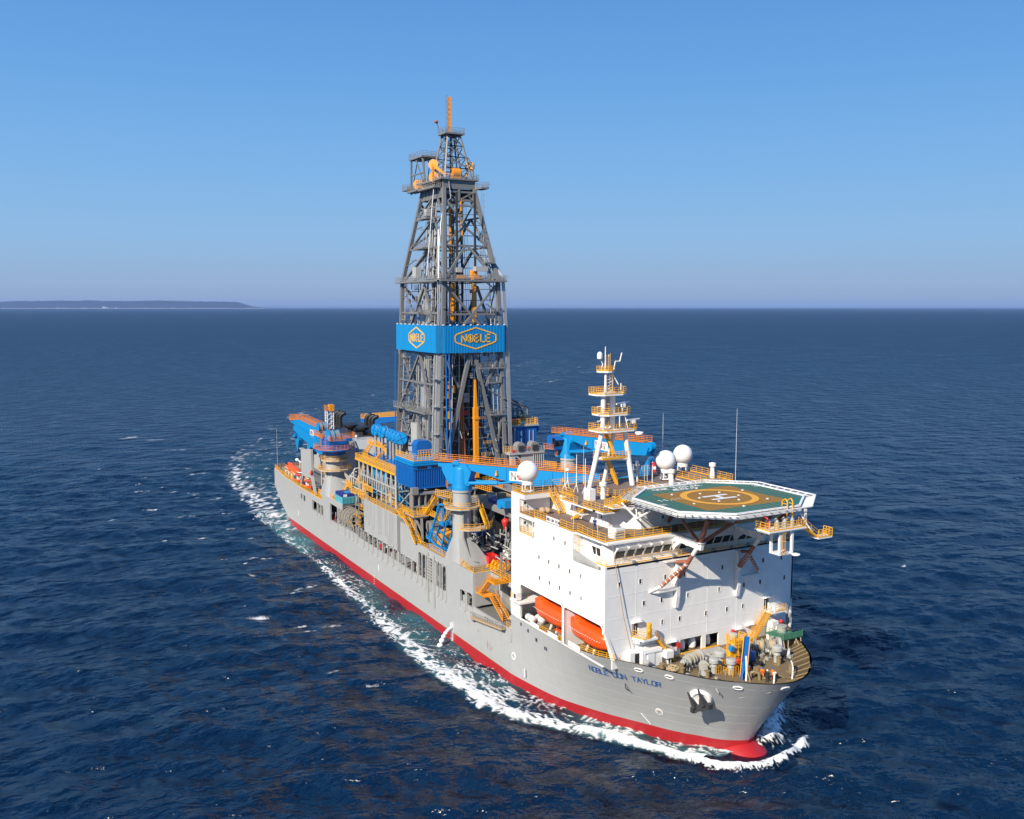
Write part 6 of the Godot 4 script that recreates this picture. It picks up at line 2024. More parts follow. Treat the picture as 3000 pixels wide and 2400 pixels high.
	put("floor", MB.new().bx(-104, -76.6, 24.2, 24.8, -11, 11), "dark", fl)
	var sub := MB.new()
	for x in [-103.0, -96.5, -90, -83.5, -77.6]:
		for zz in [-10.0, 10.0]: sub.bar(V(x, 14.6, zz), V(x, 24.2, zz), 1.0)
		for k in 2: sub.bar(V(x, 15 + k * 4.4, -10), V(x, 19.4 + k * 4.4, 10), 0.5)
	for zz in [-10.0, 10.0]:
		for k in 4: sub.bar(V(-103 + k * 6.4, 15, zz), V(-96.6 + k * 6.4, 24, zz), 0.5)
	put("beam", sub, "derrick", fl)
	var mc := MB.new()
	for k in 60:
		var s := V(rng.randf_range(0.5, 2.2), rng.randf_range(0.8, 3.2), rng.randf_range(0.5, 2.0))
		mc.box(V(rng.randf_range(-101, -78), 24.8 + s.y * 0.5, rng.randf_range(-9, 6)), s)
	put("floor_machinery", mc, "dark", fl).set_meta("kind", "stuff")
	var li := MB.new()
	for k in 40:
		var p := V(rng.randf_range(-84, -77.4), rng.randf_range(25, 36), rng.randf_range(-6.5, 4))
		li.bar(p, p + V(rng.randf_range(-0.4, 0.4), rng.randf_range(0.4, 1.8), rng.randf_range(-0.5, 0.5)), 0.14)
	put("floor_fittings", li, "grey_light", fl).set_meta("kind", "stuff")
	var yr := MB.new()
	yr.rail([V(-77, 24.8, 5), V(-77, 24.8, -9)], 1.1, 0.07)
	for k in 3: yr.rail([V(-79 - k, 27.5 + k * 2.4, -2.2 - k), V(-79 - k, 27.5 + k * 2.4, -5 - k)], 1.0, 0.07, 0.9)
	put("floor_rail", yr, "yellow", fl)

# ---------------------------------------------------------------- cranes
func round_to_square(mb: MB, x0: float, x1: float, z0: float, z1: float, y0: float, c: Vector3, r: float) -> void:
	var g := []
	for i in 33:
		var a := TAU * i / 32.0 + PI / 4
		var d := V(cos(a), 0, -sin(a))
		var s := 1.0 / maxf(absf(d.x), absf(d.z))
		var q := V((x0 + x1) * 0.5 + d.x * s * (x1 - x0) * 0.5, y0, (z0 + z1) * 0.5 + d.z * s * (z1 - z0) * 0.5)
		g.push_back([q, c + d * r])
	for i in 32:
		mb.quad(g[i][0], g[i + 1][0], g[i + 1][1], g[i][1])

func ring_deck(o: Node, c: Vector3, r0: float, r1: float, y: float, k: int, mat: String, rmat: String, from := 0, to := -1) -> void:
	if to < 0: to = k
	var m := MB.new()
	var pts := []
	for i in range(from, to + 1):
		var a := TAU * i / k
		pts.push_back(V(c.x + cos(a) * r1, y, c.z + sin(a) * r1))
		if i == to: break
		var b := TAU * (i + 1) / k
		m.hexa([V(c.x + cos(b) * r0, y - 0.2, c.z + sin(b) * r0), V(c.x + cos(b) * r1, y - 0.2, c.z + sin(b) * r1), V(c.x + cos(a) * r1, y - 0.2, c.z + sin(a) * r1), V(c.x + cos(a) * r0, y - 0.2, c.z + sin(a) * r0),
			V(c.x + cos(b) * r0, y, c.z + sin(b) * r0), V(c.x + cos(b) * r1, y, c.z + sin(b) * r1), V(c.x + cos(a) * r1, y, c.z + sin(a) * r1), V(c.x + cos(a) * r0, y, c.z + sin(a) * r0)])
	var p := put("ring_platform", m, mat, o)
	put("platform_rail", MB.new().rail(pts, 1.15, 0.07, 1.3), rmat, p)

func nov_board(o: Node, at: Vector3, ux: Vector3, w: float, h: float) -> void:  # white maker's board: grey N, red ball, grey V
	var nn := ux.cross(Y).normalized()
	var bs := Basis(ux, Y, nn)
	var b := put("maker_board", MB.new().box(at, V(w, h, 0.06), bs), "white", o)
	var t := MB.new()
	var l := at - ux * w * 0.40 - Y * h * 0.30 + nn * 0.05
	glyph(t, "N", l, ux, Y, h * 0.6, h * 0.2, 0.03, 1.2)
	glyph(t, "V", l + ux * w * 0.56, ux, Y, h * 0.6, h * 0.18, 0.03, 1.2)
	put("letters", t, "grey_light", b)
	var ball := MB.new()
	var rb := Basis(ux, nn, -Y)
	ball.hard([[h * 0.36, 0.02], [h * 0.36, 0.05], [0, 0.05]], at - ux * w * 0.03 + nn * 0.02, 20, rb)
	put("red_ball", ball, "red", b)
	put("swoosh", MB.new().bar(at - ux * (w * 0.03 + h * 0.3) - Y * h * 0.2 + nn * 0.09, at - ux * (w * 0.03 - h * 0.3) + Y * h * 0.02 + nn * 0.09, h * 0.05, 0.02, nn), "white", b)

func knuckle_crane(label: String, c: Vector3, dirv: Vector3, rise: float, L: float, jib: bool, cab: bool) -> Node3D:
	# c.y is the top of the grey pedestal
	var o := thing("deck_crane", label, "crane", V(c.x, 14.9, c.z), "blue knuckle boom cranes")
	var ped := MB.new()
	ped.lathe([[1.78, 19.8 - c.y], [1.72, -0.1]], c, 28)
	ped.hard([[1.95, -0.4], [1.95, 0.0], [0, 0.0]], c, 28)
	ped.hard([[1.85, -3.2], [1.85, -3.0]], c, 28)
	put("pedestal", ped, "hull", o)
	var t := Basis(dirv, Y, dirv.cross(Y))
	var at := func(u: float, v: float, s: float) -> Vector3: return c + dirv * u + Y * (v + rise * u) + t.z * s
	var house := MB.new()
	house.lathe([[1.95, 0.0], [1.95, 0.6], [1.75, 1.2], [1.6, 4.0], [1.3, 4.5], [0, 4.5]], c, 24)
	house.prism([[-2.2, 1.0], [-3.6, 3.6], [-3.6, 4.6], [1.6, 4.9], [2.6, 3.6], [1.8, 1.2]], at.call(0, 0, -1.2) as Vector3, dirv, Y, t.z * 2.4)
	put("slew_house", house, "blue", o)
	ring_deck(o, c, 1.8, 2.9, c.y + 0.45, 12, "blue", "orange_rail", 3, 8)
	var poly := [[-4.6, 4.1], [-4.6, 4.7], [-0.4, 5.0], [L - 0.8, 5.0], [L, 4.2], [L - 0.6, 2.7], [L * 0.55, 2.0], [L * 0.40, 2.3], [2.2, 3.9]]
	var bm := MB.new()
	for i in poly.size(): poly[i][1] += rise * poly[i][0]
	bm.prism(poly, c - t.z * 0.85, dirv, Y, t.z * 1.7)
	for e in [-1.0, 1.0]:
		for u in [0.5, L * 0.36, L * 0.7]: bm.bar(at.call(u, 4.9, 0.88 * e), at.call(u, 3.9 if u < 4 else 2.3, 0.88 * e), 0.06, 0.12)
	bm.hard([[0, -1.2], [0.75, -1.2], [0.75, 1.2], [0, 1.2]], at.call(-0.6, 4.8, 0), 18, Basis(Quaternion(Y, t.z)))
	bm.hard([[0, -0.5], [0.9, -0.5], [0.9, 0.5], [0, 0.5]], at.call(L - 0.2, 4.3, 0), 18, Basis(Quaternion(Y, t.z)))
	put("boom", bm, "blue", o)
	var wk := MB.new()
	wk.bar(at.call(-5.5, 5.05, 0), at.call(L - 1, 5.05, 0), 1.5, 0.1)
	put("boom_walkway", wk, "deck_brown", o)
	var r := MB.new()
	for e in [-1.0, 1.0]: r.rail([at.call(-5.6, 5.1, 0.95 * e), at.call(L - 1.2, 5.1, 0.95 * e)], 1.15, 0.07, 1.6)
	r.rail([at.call(-5.6, 5.1, -0.95), at.call(-5.6, 5.1, 0.95)], 1.15, 0.07)
	put("boom_rail", r, "orange_rail", o)
	var cy := MB.new()
	for e in [-0.8, 0.8]:
		cy.tube(at.call(1.6, 1.4, e), at.call(8.0, 1.9, e), 0.34, 0.34, 12)
		cy.tube(at.call(8.0, 1.9, e), at.call(L * 0.42, 2.5, e), 0.2, 0.2, 10)
	cy.box(at.call(1.8, 1.4, 0), V(0.8, 0.9, 2.2), t)
	put("luffing_cylinder", cy, "blue", o)
	var lamp := MB.new()
	for u in [L * 0.29, L * 0.78]: lamp.lathe([[0.3, 0], [0.28, 0.3], [0.1, 0.6], [0.1, 0.9]], at.call(u, 3.4, 1.1), 10)
	put("boom_lamp", lamp, "yellow_orange", o)
	nov_board(o, at.call(L * 0.47, 3.55, 0.9), dirv, 4.6, 1.7)
	if cab:
		var k := MB.new()
		k.prism([[-3.2, 1.9], [-3.2, 4.6], [-0.4, 4.6], [0.6, 4.0], [0.2, 1.9]], at.call(0, 0, 1.5) as Vector3, dirv, Y, t.z * 2.0)
		var cb := put("cab", k, "blue_deep", o)
		put("cab_window", MB.new().prism([[-0.9, 2.2], [-0.9, 4.3], [-0.3, 4.4], [0.64, 3.9], [0.24, 2.2]], at.call(0, 0, 1.45) as Vector3, dirv, Y, t.z * 2.1), "glass", cb)
		put("cab_rail", MB.new().rail([at.call(-4.4, 1.9, 3.6), at.call(-0.4, 1.9, 3.6)], 1.1, 0.07), "orange_rail", cb)
	if jib:
		var j := MB.new()
		j.prism([[L - 0.2, 4.2], [L + 0.6, 3.2], [L - 0.2, 0.4], [L - 2.0, -0.4], [L - 17, -4.4], [L - 17, -3.8], [L - 4.0, 0.6], [L - 1.8, 2.2]], c - t.z * 0.5, dirv, Y, t.z * 1.0)
		put("knuckle_jib", j, "blue", o)
		var jr := MB.new()
		for e in [-0.9, 0.9]: jr.ladder(at.call(L + 0.9, -2.2, e), at.call(L + 0.9, 2.6, e), t.z, 0.9, dirv * 0.5)
		put("jib_ladder", jr, "orange_rail", o)
	return o

func build_cranes() -> void:
	var d1 := V(22.0, 0, -15.6).normalized()
	var a := knuckle_crane("blue crane on the starboard pedestal, its boom stowed across behind the white block", V(-50.6, 29.4, 15.9), d1, -0.006, 27.0, false, false)
	var base := MB.new()
	round_to_square(base, -54.2, -47.1, 11.6, 18.0, 15.4, V(-50.6, 20.4, 15.9), 1.8)
	base.bx(-54.2, -47.1, 15.0, 15.42, 11.6, 17.98)
	put("pedestal_base", base, "hull", a)
	ring_deck(a, V(-50.6, 0, 15.9), 1.75, 3.3, 26.1, 12, "grey_light", "yellow")
	ring_deck(a, V(-49.2, 0, 14.8), 1.75, 4.2, 22.6, 12, "grey_light", "yellow", 10, 14)
	var st := MB.new()
	st.stair(V(-45.6, 22.6, 13.0), V(-46.8, 26.1, 13.8), 0.9)
	st.stair(V(-58.4, 21.8, 15.4), V(-54.4, 26.0, 15.6), 1.0)
	st.bx(-61.5, -58.2, 21.6, 21.8, 14.6, 16.6)
	st.rail([V(-58.2, 21.8, 16.6), V(-61.5, 21.8, 16.6), V(-61.5, 21.8, 14.6)], 1.1, 0.07)
	st.rail([V(-54.4, 26.1, 16.4), V(-53.6, 26.1, 16.8)], 1.1, 0.07)
	put("access_stair", st, "yellow", a)
	var pipe := MB.new()
	pipe.path([V(-48.6, 26, 16.6), V(-48.6, 20.6, 16.5), V(-47.6, 16.2, 15.4), V(-47.2, 15.9, 14.2)], 0.16, 6)
	for k in 12: pipe.box(V(-51.5 + 0.0, 24.9, 15.9) + V(cos(k * TAU / 12), 0, sin(k * TAU / 12)) * 2.3, V(0.12, 1.2, 0.12))
	put("drain_pipe", pipe, "grey", a)
	var b := knuckle_crane("blue crane on the port side with its boom and cab before the open sea", V(-62.2, 31.4, -15.0), V(1, 0, 0), 0.06, 29.0, true, true)
	put("pedestal_base", MB.new().bx(-65, -59.4, 14.9, 20, -17.6, -12.4), "hull", b)
	ring_deck(b, V(-62.2, 0, -15.0), 1.75, 3.3, 28.4, 12, "grey_light", "yellow")
	var ctl := MB.new()
	ctl.rail([V(-58.8, 28.4, -12.0), V(-50.5, 28.4, -12.0), V(-50.5, 28.4, -17)], 1.15, 0.07, 1.0)
	put("gallery_rail", ctl, "yellow", b)
	# aft starboard crane, on a heavier pedestal
	var c := V(-128.8, 25.4, 15.0)
	var o := thing("subsea_crane", "large blue crane near the stern with orange rails and a grey winch drum", "crane", V(c.x, 14.7, c.z))
	var ped := MB.new()
	round_to_square(ped, -132.4, -124.2, 11.0, 18.0, 14.6, V(-128.8, 20.0, 15.0), 2.3)
	ped.lathe([[2.3, 20.0 - c.y], [2.3, 0]], c, 30)
	ped.bx(-132.4, -124.2, 14.2, 14.62, 11.0, 17.98)
	for k in 10: ped.box(V(-128.8, 20.6, 15.0) + V(cos(k * TAU / 10), 0, sin(k * TAU / 10)) * 2.9, V(0.15, 1.1, 0.15))
	put("pedestal", ped, "hull", o)
	ring_deck(o, c, 2.3, 4.3, 21.4, 12, "grey_light", "yellow")
	ring_deck(o, c, 2.3, 3.6, 23.9, 12, "grey_light", "yellow")
	var ah := MB.new()
	ah.hard([[2.6, 25.2], [3.0, 26.0], [5.0, 26.5], [5.4, 26.6], [5.4, 26.9], [0, 26.9]], V(c.x, 0, c.z), 8, Basis(Y, PI / 8))
	ah.box(V(-128.6, 28.1, 15.0), V(6.0, 2.4, 5.0)); ah.box(V(-127.0, 29.6, 12.6), V(6.4, 1.0, 1.6)); ah.box(V(-131.4, 29.2, 16.6), V(3.0, 0.3, 2.4))
	put("slew_house", ah, "blue_deep", o)
	var orr := MB.new()
	var oc := []
	for i in 9: oc.push_back(V(c.x + cos(TAU * (i + 0.5) / 8) * 5.3, 26.9, c.z + sin(TAU * (i + 0.5) / 8) * 5.3))
	orr.rail(oc, 1.2, 0.08, 1.0)
	orr.rail([V(-124.2, 29.3, 12.2), V(-124.2, 29.3, 17.5), V(-126.2, 29.3, 17.5)], 1.2, 0.08, 0.9)
	orr.rail([V(-133, 29.3, 17.8), V(-130, 29.3, 17.8)], 1.2, 0.08, 0.8)
	orr.rail([V(-124.0, 30.2, 11.8), V(-121.6, 30.2, 11.8), V(-121.6, 30.2, 16)], 1.3, 0.08, 0.8)
	for x in [-127.0, -131.2]: orr.ladder(V(x, 26.9, 17.9), V(x, 30.2, 17.9), X, 0.9, Z * 0.4)
	put("house_rail", orr, "orange_rail", o)
	put("grey_railing", MB.new().rail([V(-139.5, 29.4, 17.2), V(-134.4, 29.4, 17.2), V(-134.4, 29.4, 14.8)], 1.2, 0.08, 0.8).bx(-139.5, -134.4, 29.2, 29.4, 14.6, 17.3), "orange_rail", o)
	for q in [[-127.8, 30.0, 15.6, 1.55, 2.6], [-137.4, 31.3, 15.6, 1.2, 2.2]]:
		var dr := MB.new()
		var bs := Basis(Quaternion(Y, Z))
		dr.hard([[q[3], -q[4] * 0.5], [q[3], q[4] * 0.5]], V(q[0], q[1], q[2]), 24, bs)
		var part := put("winch_drum", dr, "grey", o)
		var fl := MB.new()
		for e in [-1.0, 0.05, 1.0]: fl.hard([[0, e * q[4] * 0.5 - 0.08], [q[3] * 1.14, e * q[4] * 0.5 - 0.08], [q[3] * 1.14, e * q[4] * 0.5 + 0.08], [0, e * q[4] * 0.5 + 0.08]], V(q[0], q[1], q[2]), 24, bs)
		put("drum_flange", fl, "blue", part)
	var bm := MB.new()
	bm.prism([[-126, 28.0], [-130, 30.4], [-158, 31.2], [-168, 30.2], [-168, 29.6], [-163, 29.2], [-161, 26.6], [-158, 26.0], [-140, 27.0], [-134, 26.6]], V(0, 0, 14.0), X, Y, Z * 1.6)
	bm.prism([[-131, 25.0], [-133, 27.4], [-160, 29.4], [-160, 28.2], [-136, 24.4]], V(0, 0, 16.2), X, Y, Z * 0.8)
	bm.prism([[-161, 29.4], [-162.4, 25.0], [-160.6, 21.5], [-158.8, 25.2], [-158.8, 29.4]], V(0, 0, 14.4), X, Y, Z * 1.4)
	bm.prism([[-143, 26.4], [-146, 24.2], [-147, 22.6], [-148, 24.4], [-147.4, 26.6]], V(0, 0, 14.2), X, Y, Z * 2.4)
	bm.prism([[-163, 25.5], [-160, 27.4], [-160, 26.2]], V(0, 0, 16), X, Y, Z * 0.6)
	bm.hard([[0, -0.5], [1.3, -0.5], [1.3, 0.5], [0, 0.5]], V(-160, 28, 15), 18, Basis(Quaternion(Y, Z)))
	put("boom", bm, "blue", o)
	var br := MB.new()
	for zz in [13.8, 15.8]: br.rail([V(-136, 30.7, zz), V(-158, 31.3, zz), V(-168.5, 30.4, zz)], 1.3, 0.09, 1.2)
	br.rail([V(-168.5, 30.4, 13.8), V(-168.5, 30.4, 15.8)], 1.3, 0.09, 0.9)
	br.bx(-168, -165, 30.3, 30.5, 13.6, 16)
	put("boom_rail", br, "orange_rail", o)
	nov_board(o, V(-146.2, 28.9, 15.7), X, 3.4, 1.5)
	var rest := thing("boom_rest", "tall flat grey plate post that carries the stern crane's boom", "post", V(-145.6, 12.9, 17.2))
	put("plate", MB.new().prism([[-152.4, 12.9], [-151.6, 12.9], [-149.6, 16.5], [-142, 17.0], [-139.4, 12.9], [-138.6, 12.9], [-141.2, 17.6], [-141.6, 25.0], [-150.4, 23.9], [-150.2, 16.9]], V(0, 0, 16.9), X, Y, Z * 0.6), "hull", rest)
	put("flange", MB.new().bar(V(-150.6, 23.9, 17.2), V(-150.2, 16.9, 17.2), 0.9, 0.3, X).bar(V(-150.2, 16.8, 17.2), V(-152.4, 12.9, 17.2), 0.9, 0.3, X).bar(V(-152, 23.9, 17.2), V(-150, 23.9, 17.2), 1.0, 0.3), "grey_light", rest)
	put("red_fitting", MB.new().ball(V(-141.3, 18.6, 17.6), V(0.35, 0.8, 0.35), 8, 5), "red", rest)
	# port crane far aft: only its long railed boom shows, left of the derrick
	var p := thing("port_stern_crane", "long low blue crane boom with a yellow railed walkway beyond the black funnels", "crane", V(-176, 14, -14))
	var q0 := V(-186, 25.9, -13.5); var q1 := V(-157.5, 29.9, -15.5)
	put("pedestal", MB.new().tube(V(-182, 14, -13.6), V(-182, 25.5, -13.6), 1.8, 1.8, 16), "hull", p)
	put("boom", MB.new().taper(q0, q1, 1.6, 2.6, 1.4, 1.4), "blue_deep", p)
	var pr := MB.new()
	for e in [-0.8, 0.8]: pr.rail([q0 + V(0, 1.2, e), q1 + V(0, 0.8, e)], 1.4, 0.09, 1.0)
	pr.bar(q0 + V(0, 1.35, 0), q1 + V(0, 0.85, 0), 1.6, 0.15)
	put("boom_rail", pr, "yellow", p)
	put("hook_block", MB.new().bar(q1 + V(-0.6, -0.6, 0), q1 + V(-0.6, -3.6, 0), 0.12).ball(q1 + V(-0.6, -4.0, 0), V(0.6, 0.9, 0.5), 8, 6), "primer", p)
	# headache ball hanging by the block, and the small blue crane tip it belongs to
	var hb := thing("headache_ball", "red hook ball on a wire hanging beside the white block", "hook", V(-44.3, 15.2, 10.0))
	put("wire", MB.new().tube(V(-43.0, 17.0, 10.0), V(-44.2, 22.6, 10.0), 0.07, 0.07, 5).tube(V(-44.5, 24.0, 10), V(-44.6, 27.0, 10), 0.05, 0.05, 5), "steel", hb)
	put("ball", MB.new().lathe([[0.12, 0], [0.25, 0.2], [0.4, 0.7], [0.72, 1.5], [0.66, 1.9], [0.3, 2.2], [0, 2.22]], V(-44.35, 22.2, 10), 14), "red", hb)
	put("sheave_head", MB.new().box(V(-44.0, 27.3, 9.6), V(2.4, 1.3, 2.6)).hard([[0, -0.4], [0.9, -0.4], [0.9, 0.4], [0, 0.4]], V(-44.9, 27.0, 10.6), 12, Basis(Quaternion(Y, Z))), "blue", hb)

# ---------------------------------------------------------------- midship equipment
func build_midship() -> void:
	# grey lattice frame with the yellow railed platform and the blue fans
	var fr := thing("process_frame", "grey steel frame with a yellow railed platform standing above the tall hull panel", "frame", V(-98, 18.9, 13))
	var m := MB.new()
	for zz in [15.0, 11.2]:
		for k in 9:
			var x := -110.0 + k * 3.0
			m.tube(V(x, 18.9, zz), V(x, 26.4, zz), 0.17 if k < 8 else 0.3, 0.17 if k < 8 else 0.3, 6)
			if k < 8:
				m.bar(V(x, 26.2, zz), V(x + 1.5, 21.6, zz), 0.16); m.bar(V(x + 3.0, 26.2, zz), V(x + 1.5, 21.6, zz), 0.16)
		m.bar(V(-110, 23.2, zz), V(-86, 23.2, zz), 0.25); m.bar(V(-110, 21.0, zz), V(-86, 21.0, zz), 0.2)
	for y in [18.9, 22.6]:
		m.bar(V(-86, y, 15), V(-86, y + 3.7, 11.2), 0.2); m.bar(V(-86, y, 11.2), V(-86, y + 3.7, 15), 0.2)
	m.bar(V(-86, 22.6, 15), V(-86, 22.6, 11.2), 0.25)
	put("lattice", m, "grey_light", fr)
	put("platform", MB.new().bx(-112, -85.8, 26.4, 26.6, 6.0, 15.3), "grey", fr)
	var r := MB.new()
	r.rail([V(-112, 26.6, 12), V(-112, 26.6, 15.2), V(-85.9, 26.6, 15.2), V(-85.9, 26.6, 11.0)], 1.25, 0.1, 1.0)
	r.rail([V(-111, 26.6, 13.6), V(-88, 26.6, 13.6)], 1.2, 0.09, 1.0)
	r.bx(-112, -85.9, 26.3, 26.62, 15.2, 15.35)
	r.stair(V(-112.6, 20.0, 14.6), V(-112.4, 26.5, 12.0), 1.0)
	r.stair(V(-113, 29.6, 10.6), V(-112.6, 26.6, 13.0), 1.4)
	r.bx(-116, -107, 29.4, 29.6, 7, 10.6)
	r.rail([V(-116, 29.6, 10.6), V(-107, 29.6, 10.6), V(-103, 28.4, 10.6)], 1.2, 0.1, 1.0)
	r.stair(V(-104.4, 26.6, 12.8), V(-100.6, 29.2, 12.8), 1.0)
	put("platform_rail", r, "yellow", fr)
	var tubes := MB.new()
	for k in 4: tubes.tube(V(-87.2 - k * 0.2, 16, 12.0 + k * 0.75), V(-87.2 - k * 0.2, 26.2, 12.0 + k * 0.75), 0.3, 0.3, 8)
	for k in 3: tubes.tube(V(-104.5 + k * 3.4, 19, 13.0), V(-104.5 + k * 3.4, 26.3, 13.0), 0.4, 0.4, 8)
	put("blue_pipe", tubes, "blue", fr)
	var tank := MB.new()
	tank.lathe([[1.0, 0], [1.2, 0.4], [1.2, 3.2], [0.8, 3.8], [0, 3.9]], V(-91.5, 19.0, 13.4), 14)
	tank.box(V(-94, 21.6, 12), V(3, 1.6, 1.4)); tank.box(V(-101, 20, 12), V(3, 2, 2))
	put("tank", tank, "machine", fr)
	var yl := MB.new()
	for q in [[-104, -97, 20.6, 16.4], [-93.5, -89.4, 20.4, 14.6]]: yl.rail([V(q[0], q[2], q[3]), V(q[1], q[2], q[3])], 1.3, 0.1, 0.8)
	put("inner_rail", yl, "yellow", fr)
	put("back_wall", MB.new().bx(-111, -88, 18.9, 26.3, 9.6, 9.9), "dark", fr)
	# six fans: a drum on a bright pipe
	var li := [[-111.0, 33.3, 1], [-106.4, 33.3, 1], [-101.2, 33.2, 0], [-99.2, 33.1, 0], [-97.1, 33.0, 0], [-94.9, 33.1, 0]]
	for i in 6:
		var q = li[i]
		var nth: String = ["aftmost of six, its face square to the side", "second from aft, its face square to the side", "third from aft in the row of six", "fourth from aft in the row of six", "fifth from aft in the row of six", "foremost of the six by the derrick"][i]
		var f := thing("fan_unit", "blue drum fan on a silver pipe, %s" % nth, "fan", V(q[0], 26.6, 10.0), "blue drum fans")
		var ax := (V(0.25, 0, 0.97) if q[2] == 1 else V(0.93, 0.05, 0.36)).normalized()
		var bs := Basis(Quaternion(Y, ax))
		var c := V(q[0], q[1], 10.0)
		put("drum", MB.new().hard([[0, -0.75], [1.42, -0.75], [1.42, 0.6], [1.3, 0.75], [0, 0.8]], c, 26, bs), "blue", f)
		var cr := MB.new()
		for k in 2: cr.box(c + ax * 0.8, V(2.7, 0.08, 0.16), bs * Basis(Y, PI / 2 * k))
		for k in 2: cr.hard([[1.44, -0.5 + k * 0.8], [1.5, -0.45 + k * 0.8], [1.44, -0.4 + k * 0.8]], c, 26, bs)
		put("cross_rib", cr, "blue_deep", f)
		put("pipe", MB.new().tube(V(q[0] + 0.1, 26.6, 10.3), V(q[0] + 0.1, 32.0, 10.3), 0.36, 0.36, 12), "steel", f)
		put("foot", MB.new().lathe([[0.55, 0], [0.5, 0.9], [0.3, 1.2]], V(q[0] + 0.1, 26.6, 10.3), 12), "blue_deep", f)
		if q[2] == 1: put("support", MB.new().bx(q[0] - 0.5, q[0] + 0.5, 26.6, 32.4, 8.2, 9.0), "blue_deep", f)
	# blue house with rail, hood and ribs, before the derrick's foot
	var h := thing("blue_house", "blue corrugated equipment house with a yellow railed roof ahead of the derrick", "deckhouse", V(-81, 20, 9))
	put("wall", MB.new().bx(-86, -76, 24.9, 29.9, 3.0, 15.0), "blue_deep", h)
	var hr := MB.new()
	for k in 22: hr.bx(-75.99, -75.85, 25.2, 29.0, 3.2 + k * 0.54, 3.4 + k * 0.54)
	hr.bx(-76.0, -75.8, 24.9, 25.2, 3.0, 15.05); hr.bx(-76.0, -75.75, 29.0, 29.9, 3.0, 15.05)
	for k in 12: hr.bx(-85.6 + k * 0.8, -85.3 + k * 0.8, 25.2, 29.2, 15.0, 15.12)
	put("wall_rib", hr, "blue_deep", h)
	var rf := MB.new()
	rf.bx(-86.5, -75.6, 29.9, 30.25, 7.0, 15.4); rf.bx(-86.3, -75.8, 30.35, 30.9, 7.4, 15.0)
	put("roof", rf, "blue", h)
	put("roof_slot", MB.new().bx(-75.76, -75.7, 29.25, 29.65, 12.0, 14.2).bx(-75.76, -75.7, 29.25, 29.65, 8.8, 11.0), "black", h)
	var rr := MB.new()
	rr.rail([V(-86, 30.9, 15.0), V(-75.9, 30.9, 15.0), V(-75.9, 30.9, 7.6)], 1.25, 0.09, 0.9)
	rr.rail([V(-80, 30.9, 12.2), V(-80, 30.9, 9)], 1.6, 0.1, 0.7)
	put("roof_rail", rr, "yellow", h)
	var hd := MB.new()
	var pp := [[-1.7, -1.0]]
	for k in 9: pp.push_back([-1.7 + 0.9 - cos(k * PI / 16) * 0.9, 0.9 + sin(k * PI / 16) * 0.9])
	for k in 9: pp.push_back([1.7 - 0.9 + sin(k * PI / 16) * 0.9, 0.9 + cos(k * PI / 16) * 0.9])
	pp.push_back([1.7, -1.0])
	hd.prism(pp, V(-83.6, 32.6, 10.4), Z, Y, X * 2.6)
	put("fan_hood", hd, "blue_deep", h)
	put("hood_leg", MB.new().bar(V(-81.2, 30.9, 12.2), V(-81.6, 31.8, 11.6), 0.25).bar(V(-81.2, 30.9, 9), V(-81.6, 31.8, 9.4), 0.25), "blue_deep", h)
	var gd := thing("pipe_handling_girder", "long grey ribbed girder under the blue house", "girder", V(-74, 20, 9))
	var gm := MB.new()
	gm.bx(-75.6, -73.8, 24.0, 24.3, 1.0, 16.2); gm.bx(-75.6, -73.8, 21.4, 21.7, 1.0, 16.2); gm.bx(-75.6, -75.4, 21.4, 24.0, 1.0, 16.2)
	for k in 11: gm.bx(-75.4, -73.9, 21.6, 24.0, 1.4 + k * 1.45, 1.6 + k * 1.45)
	for zz in [2.0, 9.0, 15.6]: gm.bx(-75.2, -74.2, 14.9, 21.4, zz - 0.4, zz + 0.4)
	gm.box(V(-74.2, 24.9, 15.6), V(1.2, 1.4, 1.4))
	put("girder", gm, "grey", gd)
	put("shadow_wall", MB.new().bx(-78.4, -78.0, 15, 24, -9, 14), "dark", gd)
	# yellow galleries between the panel and the crane
	var yg := thing("gallery", "yellow railed walkways and stairs between the hull panel and the crane pedestal", "walkway", V(-69, 19, 14))
	var gg := MB.new()
	gg.bx(-76.5, -70.5, 20.0, 20.2, 14.0, 17.4); gg.bx(-73.6, -62.0, 19.6, 19.8, 11, 12.6); gg.bx(-66, -61.5, 25.2, 25.4, 12.6, 14.4)
	put("walkway", gg, "grey", yg)
	var yr := MB.new()
	yr.rail([V(-75, 20.2, 17.3), V(-70.6, 20.2, 17.3), V(-70.6, 20.2, 14)], 1.2, 0.09, 0.9)
	yr.rail([V(-74, 20.4, 14.0), V(-64, 20.4, 14.0)], 1.2, 0.09, 0.9)
	yr.rail([V(-66, 25.4, 14.4), V(-56, 26.2, 14.2)], 1.2, 0.09, 0.9)
	yr.rail([V(-67, 23.4, 12.6), V(-61, 23.4, 12.6), V(-61, 23.4, 10)], 1.3, 0.1, 0.8)
	yr.stair(V(-71.0, 20.6, 14.2), V(-65.4, 25.2, 14.2), 1.2)
	yr.stair(V(-62.0, 23.4, 13.2), V(-59.4, 21.0, 15.2), 1.0)
	yr.rail([V(-73.0, 20.2, 15.6), V(-73.0, 20.2, 14.2), V(-70.8, 20.6, 13.6)], 1.3, 0.1, 0.7)
	put("handrail", yr, "yellow", yg)
	var leg := MB.new()
	leg.bar(V(-71.5, 20, 16.6), V(-70.4, 14.9, 16.8), 0.35); leg.bar(V(-69.6, 20, 16), V(-69.2, 15, 16), 0.45); leg.bar(V(-71.5, 20, 16.6), V(-69.2, 17, 16), 0.3)
	leg.bx(-71.5, -68.6, 15.2, 19.0, 12.2, 14.2)
	put("leg", leg, "grey", yg)
	# blue lifting frame with a yellow basket
	var af := thing("lifting_frame", "blue tubular A-frame leaning over an orange basket beside the crane pedestal", "frame", V(-60, 15, 16))
